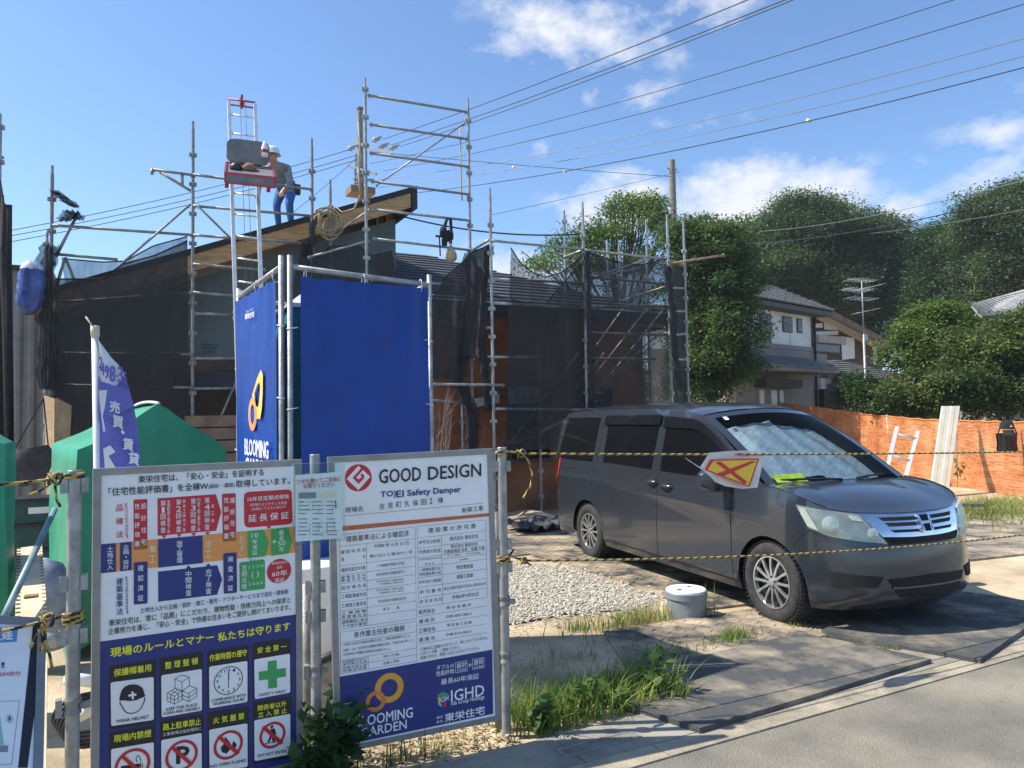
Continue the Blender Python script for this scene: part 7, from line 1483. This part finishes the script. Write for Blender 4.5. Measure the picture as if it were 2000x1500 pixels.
def tiledroof(name, corners, mat, par, n=14, cols=26, th=.05):
    """corners: eave-left, eave-right, ridge-right, ridge-left"""
    a, c, d, e = [Vector(x) for x in corners]; b = MB(); nrm = (c-a).cross(e-a).normalized()
    if nrm.z < 0: nrm = -nrm
    for k in range(n):
        t0, t1 = k/n, (k+1)/n; l0, r0_ = a.lerp(e, t0), c.lerp(d, t0); l1, r1_ = a.lerp(e, t1), c.lerp(d, t1)
        rowA = [l0.lerp(r0_, i/(cols*2))+nrm*(th+(.03 if i % 2 else 0)) for i in range(cols*2+1)]; rowB = [l1.lerp(r1_, i/(cols*2))+nrm*((.03 if i % 2 else 0)) for i in range(cols*2+1)]
        b.grid([rowA, rowB]); b.grid([[l0.lerp(r0_, i/(cols*2)) for i in range(cols*2+1)], rowA])
    b.poly([a-nrm*.06, c-nrm*.06, d-nrm*.06, e-nrm*.06]); return b.build(name, mat, par)
E0, E1 = pn.at((-5.8, ze-.12), .6), pn.at((.6, ze-.12), .6); K0, K1 = pn.at((-5.8, ze-.12), -4.0), pn.at((.6, ze-.12), -4.0); rz_ = ze+1.45; RL, RRt = pn.at((-4.2, rz_), -1.9), pn.at((-2.6, rz_), -1.9)
tiledroof('roof', [E0, E1, RRt, RL], tileM, o, 16, 36); tiledroof('roof', [E1, K1, RRt+V(.01, .01, 0), RRt], tileM, o, 16, 26)
blk('eaves', -5.75, .55, ze-.32, ze-.17, -3.5, .55, M('eaves_brown', (.1, .09, .085), .7), o)
def win(u0, v0, u1, v1, fr=.05, par=None, p=None, mat=winM, fm=black_p):
    p = p or pn; par = par or o; (a, z0), (c, z1) = p.uv(u0, v1), p.uv(u1, v0); f = blk('window', a, c, z0, z1, .002, .03, fm, par, p); g = blk('pane', a+fr, c-fr, z0+fr, z1-fr, .031, .036, mat, f, p); return f
win(1484, 614, 1504, 682); win(1528, 620, 1546, 648); win(1556, 623, 1565, 650)
for k in range(5):
    z_ = lerp(pn.uv(1530, 646)[1], pn.uv(1530, 624)[1], k/4); a_, c_ = pn.uv(1530, 635)[0], pn.uv(1544, 635)[0]; blk('louvre', a_, c_, z_-.012, z_+.012, .038, .05, hgM, o)
win(1478, 760, 1534, 786); win(1552, 760, 1568, 790); win(1572, 766, 1588, 790)
for a_, c_ in ((1480, 1487), (1503, 1512), (1519, 1525)): (u0, z0), (u1, z1) = pn.uv(a_, 786), pn.uv(c_, 762); blk('porch_column', u0, u1, z0-.3, z1, .06, .10, hwM, o)
(u0, z0), (u1, z1) = pn.uv(1470, 757), pn.uv(1541, 743); blk('porch_lintel', u0, u1, z0, z1, .06, .5, M('porch_dark', (.05, .045, .045), .7), o)
(u0, z0), (u1, z1) = pn.uv(1488, 721), pn.uv(1582, 702); tiledroof('canopy_roof', [pn.at((u0-3, z0), 1.1), pn.at((u1, z0), 1.1), pn.at((u1-.35, z1), .06), pn.at((u0-3, z1), .06)], tileM, o, 5, 14, .03)
blk('canopy_soffit', u0-3, u1-.03, z0-.12, z0-.005, .06, 1.08, hgM, o)
b = MB(); b.tube([pn.at((.02, ze-.3), .12), pn.at((.02, 0), .12)], .045, 8); b.build('downpipe', black_p, o, True)
b = MB(); c = pn.at(pn.uv(1543, 606), .06); b.lathe([(.001, -.02), (.07, -.02), (.09, .02), (.05, .06), (.001, .06)], c, 12); b.build('vent', hgM, o)
# single storey extension
(u1, z1) = pn.uv(1640, 690); (u0, _) = pn.uv(1588, 690); blk('extension_wall', .03, u1, 0, z1, -4, -.5, hgM, o)
(u2, z2), (u3, z3) = pn.uv(1628, 759), pn.uv(1634, 738); blk('meter_box', u2-.2, u3+.25, z2, z3, -.498, -.36, white_p, o); (u2, z2), (u3, z3) = pn.uv(1606, 795), pn.uv(1633, 760); blk('window', u2, u3, z2, z3, -.498, -.47, winM, o)
# old timber house behind
p2 = wallframe(1590, 640, 33, R_(80)); o = thing('old_house', 'old house with brown timber gable and white plaster left of the aerial', 'house', p2.o)
A0, A1 = p2.uv(1560, 590), p2.uv(1737, 682); sl2 = (A1[1]-A0[1])/(A1[0]-A0[0])
b = MB(); b.poly([p2.at((-2, 0)), p2.at((A1[0]-.8, 0)), p2.at((A1[0]-.8, A0[1]+sl2*(A1[0]-.8-A0[0])-.35)), p2.at((-2, A0[1]+sl2*(-2-A0[0])-.35))]); b.build('gable_wall', brownM, o)
for q_ in ([(1588, 633), (1605, 631), (1606, 640), (1588, 640)], [(1608, 627), (1634, 638), (1634, 645), (1608, 644)], [(1588, 648), (1636, 646), (1636, 654), (1588, 655)], [(1641, 657), (1667, 660), (1668, 700), (1643, 703)], [(1703, 672), (1711, 676), (1711, 712), (1704, 712)]):
    b = MB(); P_ = [p2.at(p2.uv(*x), .04) for x in q_]; b.poly(P_[::-1]); b.build('plaster_panel', hwM, o)
f = MB(); (a_, z0), (c_, z1) = p2.uv(1588, 690), p2.uv(1638, 668); f.box(0, 0, 0, 0, 0, 0) if False else None
fo2 = blk('window', a_, c_, z0, z1, .03, .08, brownM, o, p2); blk('pane', a_+.1, c_-.1, z0+.1, z1-.08, .081, .09, winM, fo2, p2)
(a_, z0), (c_, z1) = p2.uv(1586, 667), p2.uv(1640, 660); blk('awning', a_, c_, z0-.05, z1, .05, .32, M('awning_tan', (.45, .38, .31), .8), o, p2)
L0, L1 = p2.at((A0[0], A0[1]), .8), p2.at((A1[0], A1[1]), .8); M0, M1 = p2.at((A0[0], A0[1]), -5), p2.at((A1[0], A1[1]), -5)
tiledroof('roof', [L1, M1, M0, L0], tileM, o, 16, 20); b = MB(); b.hexa([L0-V(0, 0, .42), L1-V(0, 0, .36), L1-V(0, -.1, .36), L0-V(0, -.1, .42), L0-V(0, 0, .08), L1-V(0, 0, .08), L1-V(0, -.1, .08), L0-V(0, -.1, .08)]); b.build('barge_board', M('weathered_timber', (.20, .12, .07), .8, 0, .2, 4), o)
# low annex with hipped tile roof
p3 = wallframe(1650, 760, 28, R_(80)); o = thing('annex', 'low annex with hipped grey tile roof in front of the old timber house', 'outbuilding', p3.o)
q0, q1, q2, q3 = p3.uv(1642, 743), p3.uv(1760, 739), p3.uv(1690, 700), p3.uv(1642, 703)
tiledroof('roof', [p3.at(q0, .5), p3.at(q1, .5), p3.at(q2, -1.2), p3.at(q3, -1.2)], M('brown_grey_tiles', (.12, .115, .115), .6, 0, .2, 5), o, 10, 16); blk('wall', q0[0]+.1, q1[0]-.6, 0, q0[1]-.1, -3, 0, M('annex_wall', (.24, .2, .16), .9), o, p3)
tiledroof('roof', [p3.at(q1, .5), p3.at((q1[0], q1[1]), -3), p3.at((q2[0]+.02, q2[1]), -1.21), p3.at(q2, -1.2)], M('brown_grey_tiles', (.12, .115, .115)), o, 10, 10)
# roof at the right edge
p4 = wallframe(1960, 620, 26, R_(95)); o = thing('house', 'pale tiled roof of a house showing above the bushes at the right edge', 'house', p4.o)
q0, q1, q2, q3 = p4.uv(1888, 621), p4.uv(2120, 610), p4.uv(2120, 545), p4.uv(2000, 579)
tiledroof('roof', [p4.at(q0, .5), p4.at(q1, .5), p4.at((q2[0], q2[1]), -2), p4.at((q3[0], q3[1]), -2)], M('pale_roof_tiles', (.30, .29, .27), .7, 0, .18, 5), o, 12, 22); blk('wall', q0[0]+1.6, q1[0], 0, q0[1]-.12, -1.6, 0, hgM, o, p4)
# television aerial
p = dep(1689, 700, 25); o = thing('television_aerial', 'tall steel mast with television aerials between the old house and the bushes', 'aerial', (p.x, p.y, 0)); tp_ = dep(1685, 548, 25)
b = MB(); b.tube([(p.x, p.y, 0), (p.x, p.y, dep(1688, 660, 25).z)], .045, 10); b.tube([(p.x, p.y, dep(1688, 660, 25).z), (p.x, p.y, tp_.z)], .022, 8); b.build('mast', galv, o, True)
for (x0, y0, x1, y1, r_) in ((1652, 565, 1706, 567, .012), (1648, 563, 1690, 570, .012), (1684, 564, 1721, 556, .014), (1656, 545, 1706, 550, .010), (1672, 612, 1710, 604, .014), (1655, 581, 1708, 586, .008)):
    b = MB(); a_, c_ = dep(x0, y0, 25), dep(x1, y1, 25); b.tube([a_, c_], r_, 5)
    for k in range(7): s_ = a_.lerp(c_, (k+.5)/7); b.tube([s_-V(.1, .32, 0), s_+V(.1, .32, 0)], .005, 4)
    b.build('antenna', alum, o)
b = MB(); s_ = dep(1687, 659, 25); b.box(s_.x-.1, s_.x+.08, s_.y-.09, s_.y-.05, s_.z-.1, s_.z+.1); b.build('booster_box', white_p, o)
o = thing('low_wall', 'dark slatted garden fence below the trees beside the grey house', 'fence', dep(1690, 790, 24)); b = MB()
for k in range(34): p = dep(1560+k*6, 806-k*.1, 24.2); b.box(p.x-.03, p.x+.03, p.y-.01, p.y+.01, 0, 1.85)
b.build('slats', brownM, o); a_, c_ = dep(1556, 790, 24.25), dep(1770, 790, 24.25); b = MB(); b.beam(V(a_.x, a_.y+.03, 1.6), V(c_.x, c_.y+.03, 1.6), .04, .08); b.build('rail', brownM, o)
# ------------------------------------------------------------------ trees
barkM = M('tree_bark', (.09, .07, .05), .9, 0, .25, 6, .5, 30)
lfD = leafM('dark_tree_leaf', (.034, .078, .032), (.11, .175, .06), .5, .30); lfD2 = leafM('grey_green_tree_leaf', (.045, .088, .038), (.135, .195, .075), .5, .3); lfD3 = leafM('deep_green_tree_leaf', (.026, .068, .03), (.085, .15, .055), .5, .3); lfM = leafM('mid_tree_leaf', (.04, .095, .028), (.12, .19, .055), .5, .42); lfL = leafM('light_tree_leaf', (.05, .115, .022), (.16, .24, .05), .5, .4); lfB = leafM('bush_leaf', (.035, .075, .018), (.14, .18, .045), .6, .35)
random.seed(11)
def tre(label, px, D_, blobs, clumps, per, lsz, rc, mat, **kw):
    """blobs given as (photo x, photo y, rx, ry px, depth radius m)"""
    base = dep(px, 800, D_); base.z = 0; B = []
    for (x, y, rx, ry, rd) in blobs:
        c = dep(x, y, D_); s = D_/FPX; kk = kw.get('shrink', .84); B.append((c.x-base.x, c.y-base.y, c.z, max(rx*s*kk, .1), rd*kk, ry*s*kk))
    kw.pop('shrink', None); kw.setdefault('up', .9); return tree(label, 'tree', base, B, clumps, per, lsz, rc, mat, barkM, **kw)
tre('large dark broad-crowned tree behind the white house roof', 1560, 47, [(1560, 470, 62, 62, 3), (1500, 520, 70, 60, 3), (1600, 440, 50, 42, 2.5), (1545, 450, 45, 50, 2.5), (1610, 560, 80, 80, 3.5), (1520, 620, 90, 90, 3.5), (1480, 470, 40, 35, 2), (1440, 478, 22, 16, 1), (1465, 452, 20, 16, 1), (1515, 425, 22, 16, 1), (1570, 398, 20, 14, 1), (1622, 418, 18, 14, 1), (1545, 405, 18, 14, 1)], 300, 520, .20, 1.45, lfD, shrink=.79, trunk=.32, group='tall trees on the right')
tre('large dark tree with feathery right side behind the television aerial', 1700, 48, [(1680, 520, 75, 70, 3), (1720, 500, 50, 50, 2.5), (1660, 480, 50, 45, 2.5), (1700, 620, 95, 90, 4), (1740, 570, 60, 80, 3), (1650, 580, 50, 60, 3), (1755, 490, 25, 30, 2), (1662, 440, 18, 16, 1), (1705, 438, 20, 16, 1), (1738, 452, 16, 16, 1), (1768, 478, 14, 16, 1)], 280, 520, .20, 1.4, lfD2, shrink=.77, trunk=.32, group='tall trees on the right')
tre('medium dark tree between the aerial and the tall right edge tree', 1850, 44, [(1850, 530, 62, 65, 3), (1830, 490, 38, 38, 2.5), (1880, 480, 30, 34, 2.2), (1850, 610, 80, 70, 3), (1800, 560, 40, 60, 2.5), (1822, 462, 16, 14, 1), (1850, 452, 18, 14, 1), (1880, 462, 14, 14, 1)], 210, 480, .19, 1.3, lfD3, shrink=.77, trunk=.26, group='tall trees on the right')
tre('tallest tree cut by the right edge of the picture', 1985, 40, [(1975, 460, 70, 70, 3), (1930, 440, 35, 50, 2), (1995, 410, 50, 40, 2.5), (1960, 550, 70, 70, 3), (2040, 500, 80, 110, 3.5), (1920, 530, 35, 50, 2), (1905, 408, 18, 18, 1), (1938, 395, 18, 16, 1), (1978, 380, 20, 16, 1)], 290, 470, .18, 1.2, lfD2, shrink=.8, trunk=.3, group='tall trees on the right')
tre('leafy tree with drooping bright sprays behind the scaffold', 1225, 26, [(1225, 440, 45, 50, 1.5), (1180, 480, 45, 45, 1.5), (1250, 415, 28, 28, 1.0), (1130, 500, 42, 30, 1.2), (1085, 515, 38, 22, 1.0), (1280, 480, 50, 50, 1.5), (1200, 540, 90, 50, 1.5), (1220, 410, 22, 22, 1), (1150, 462, 24, 16, .7), (1100, 488, 26, 14, .7), (1058, 520, 24, 14, .7), (1200, 396, 16, 14, .5), (1242, 392, 16, 14, .5), (1268, 402, 16, 14, .5), (1292, 432, 18, 16, .6)], 125, 120, .17, .62, lfL, shrink=1.05, trunk=.16, droop=.8, asp=.34, up=.7)
tre('dense leafy tree filling the gap between scaffold and white house', 1385, 22, [(1375, 470, 42, 38, 1.0), (1400, 500, 45, 45, 1.2), (1355, 520, 35, 50, 1.0), (1395, 570, 56, 60, 1.5), (1390, 650, 62, 70, 1.6), (1370, 710, 50, 75, 1.3), (1425, 690, 48, 55, 1.4), (1385, 760, 45, 60, 1.2), (1355, 600, 28, 80, 1), (1448, 560, 24, 16, .7), (1432, 500, 22, 16, .7), (1330, 452, 20, 16, .6), (1352, 440, 18, 14, .6), (1418, 448, 20, 16, .6), (1440, 600, 22, 16, .7)], 290, 270, .14, .55, lfM, shrink=.92, trunk=.17, droop=.6, asp=.36, up=.7)
def bush(label, px, D_, blobs, clumps, per, lsz, rc, mat, **kw): o_ = tre(label, px, D_, blobs, clumps, per, lsz, rc, mat, name='bush', trunk=.05, **kw); o_['category'] = 'bush'; return o_
bush('bright green rounded bush below the dark trees beside the aerial', 1820, 23, [(1825, 640, 55, 45, 1.2), (1790, 680, 45, 50, 1.2), (1850, 690, 55, 50, 1.2), (1830, 620, 35, 30, 1)], 130, 260, .13, .52, lfL, group='bushes beyond the orange fence')
bush('yellow-green bush at the right edge above the orange fence', 1960, 20, [(1950, 660, 45, 40, 1.2), (1990, 640, 40, 35, 1.2), (1920, 700, 50, 45, 1.2), (1985, 710, 60, 50, 1.2), (2040, 690, 60, 60, 1.3)], 140, 250, .125, .5, lfB, group='bushes beyond the orange fence')
bush('low spreading bush just behind the orange fence below the bright rounded bush', 1850, 19.5, [(1800, 770, 60, 40, 1), (1860, 760, 60, 45, 1), (1930, 770, 60, 45, 1), (1990, 775, 55, 45, 1), (1760, 780, 40, 30, .8), (2050, 770, 60, 50, 1)], 200, 210, .12, .46, lfB, group='bushes beyond the orange fence')
bush('small leafy bush at the foot of the aerial mast', 1690, 23.5, [(1680, 755, 26, 30, .8), (1715, 765, 28, 28, .8), (1665, 775, 22, 22, .6), (1735, 780, 30, 25, .8)], 140, 90, .12, .36, lfM, group='bushes beyond the orange fence')
# far wood closing the horizon
b = MB(); random.seed(3); pts = []
P = []
for i in range(26000):
    x = random.uniform(-60, 140); P.append((x, 85+random.gauss(0, 2.5)-.12*x, abs(random.gauss(0, 1))*3.2*(1+.5*math.sin(x*.21)+.3*math.sin(x*.53)+.2*math.sin(x*1.3))))
o = leafmesh('far_wood', lfD, np.array(P), 1.3, .4, .7); o['kind'] = 'stuff'; o['label'] = 'far dark wood closing the horizon behind the houses'; o['category'] = 'wood'
hz = bpy.data.materials.new('haze_air'); hz.use_nodes = True; t = hz.node_tree; t.nodes.remove(t.nodes['Principled BSDF']); pv = t.nodes.new('ShaderNodeVolumePrincipled'); pv.inputs['Color'].default_value = (.86, .92, 1, 1); pv.inputs['Density'].default_value = .0007; pv.inputs['Anisotropy'].default_value = .3
t.links.new(pv.outputs[0], t.nodes['Material Output'].inputs['Volume'])
b = MB(); b.box(-104, 166, -34, 124, -1.2, 19); tag(b.build('haze', hz), kind='stuff', label='thin summer haze in the air over the whole place', cat='haze')
finish_panels()
for o in bpy.data.objects:
    for k in ('_o', '_abs'):
        if k in o: del o[k]
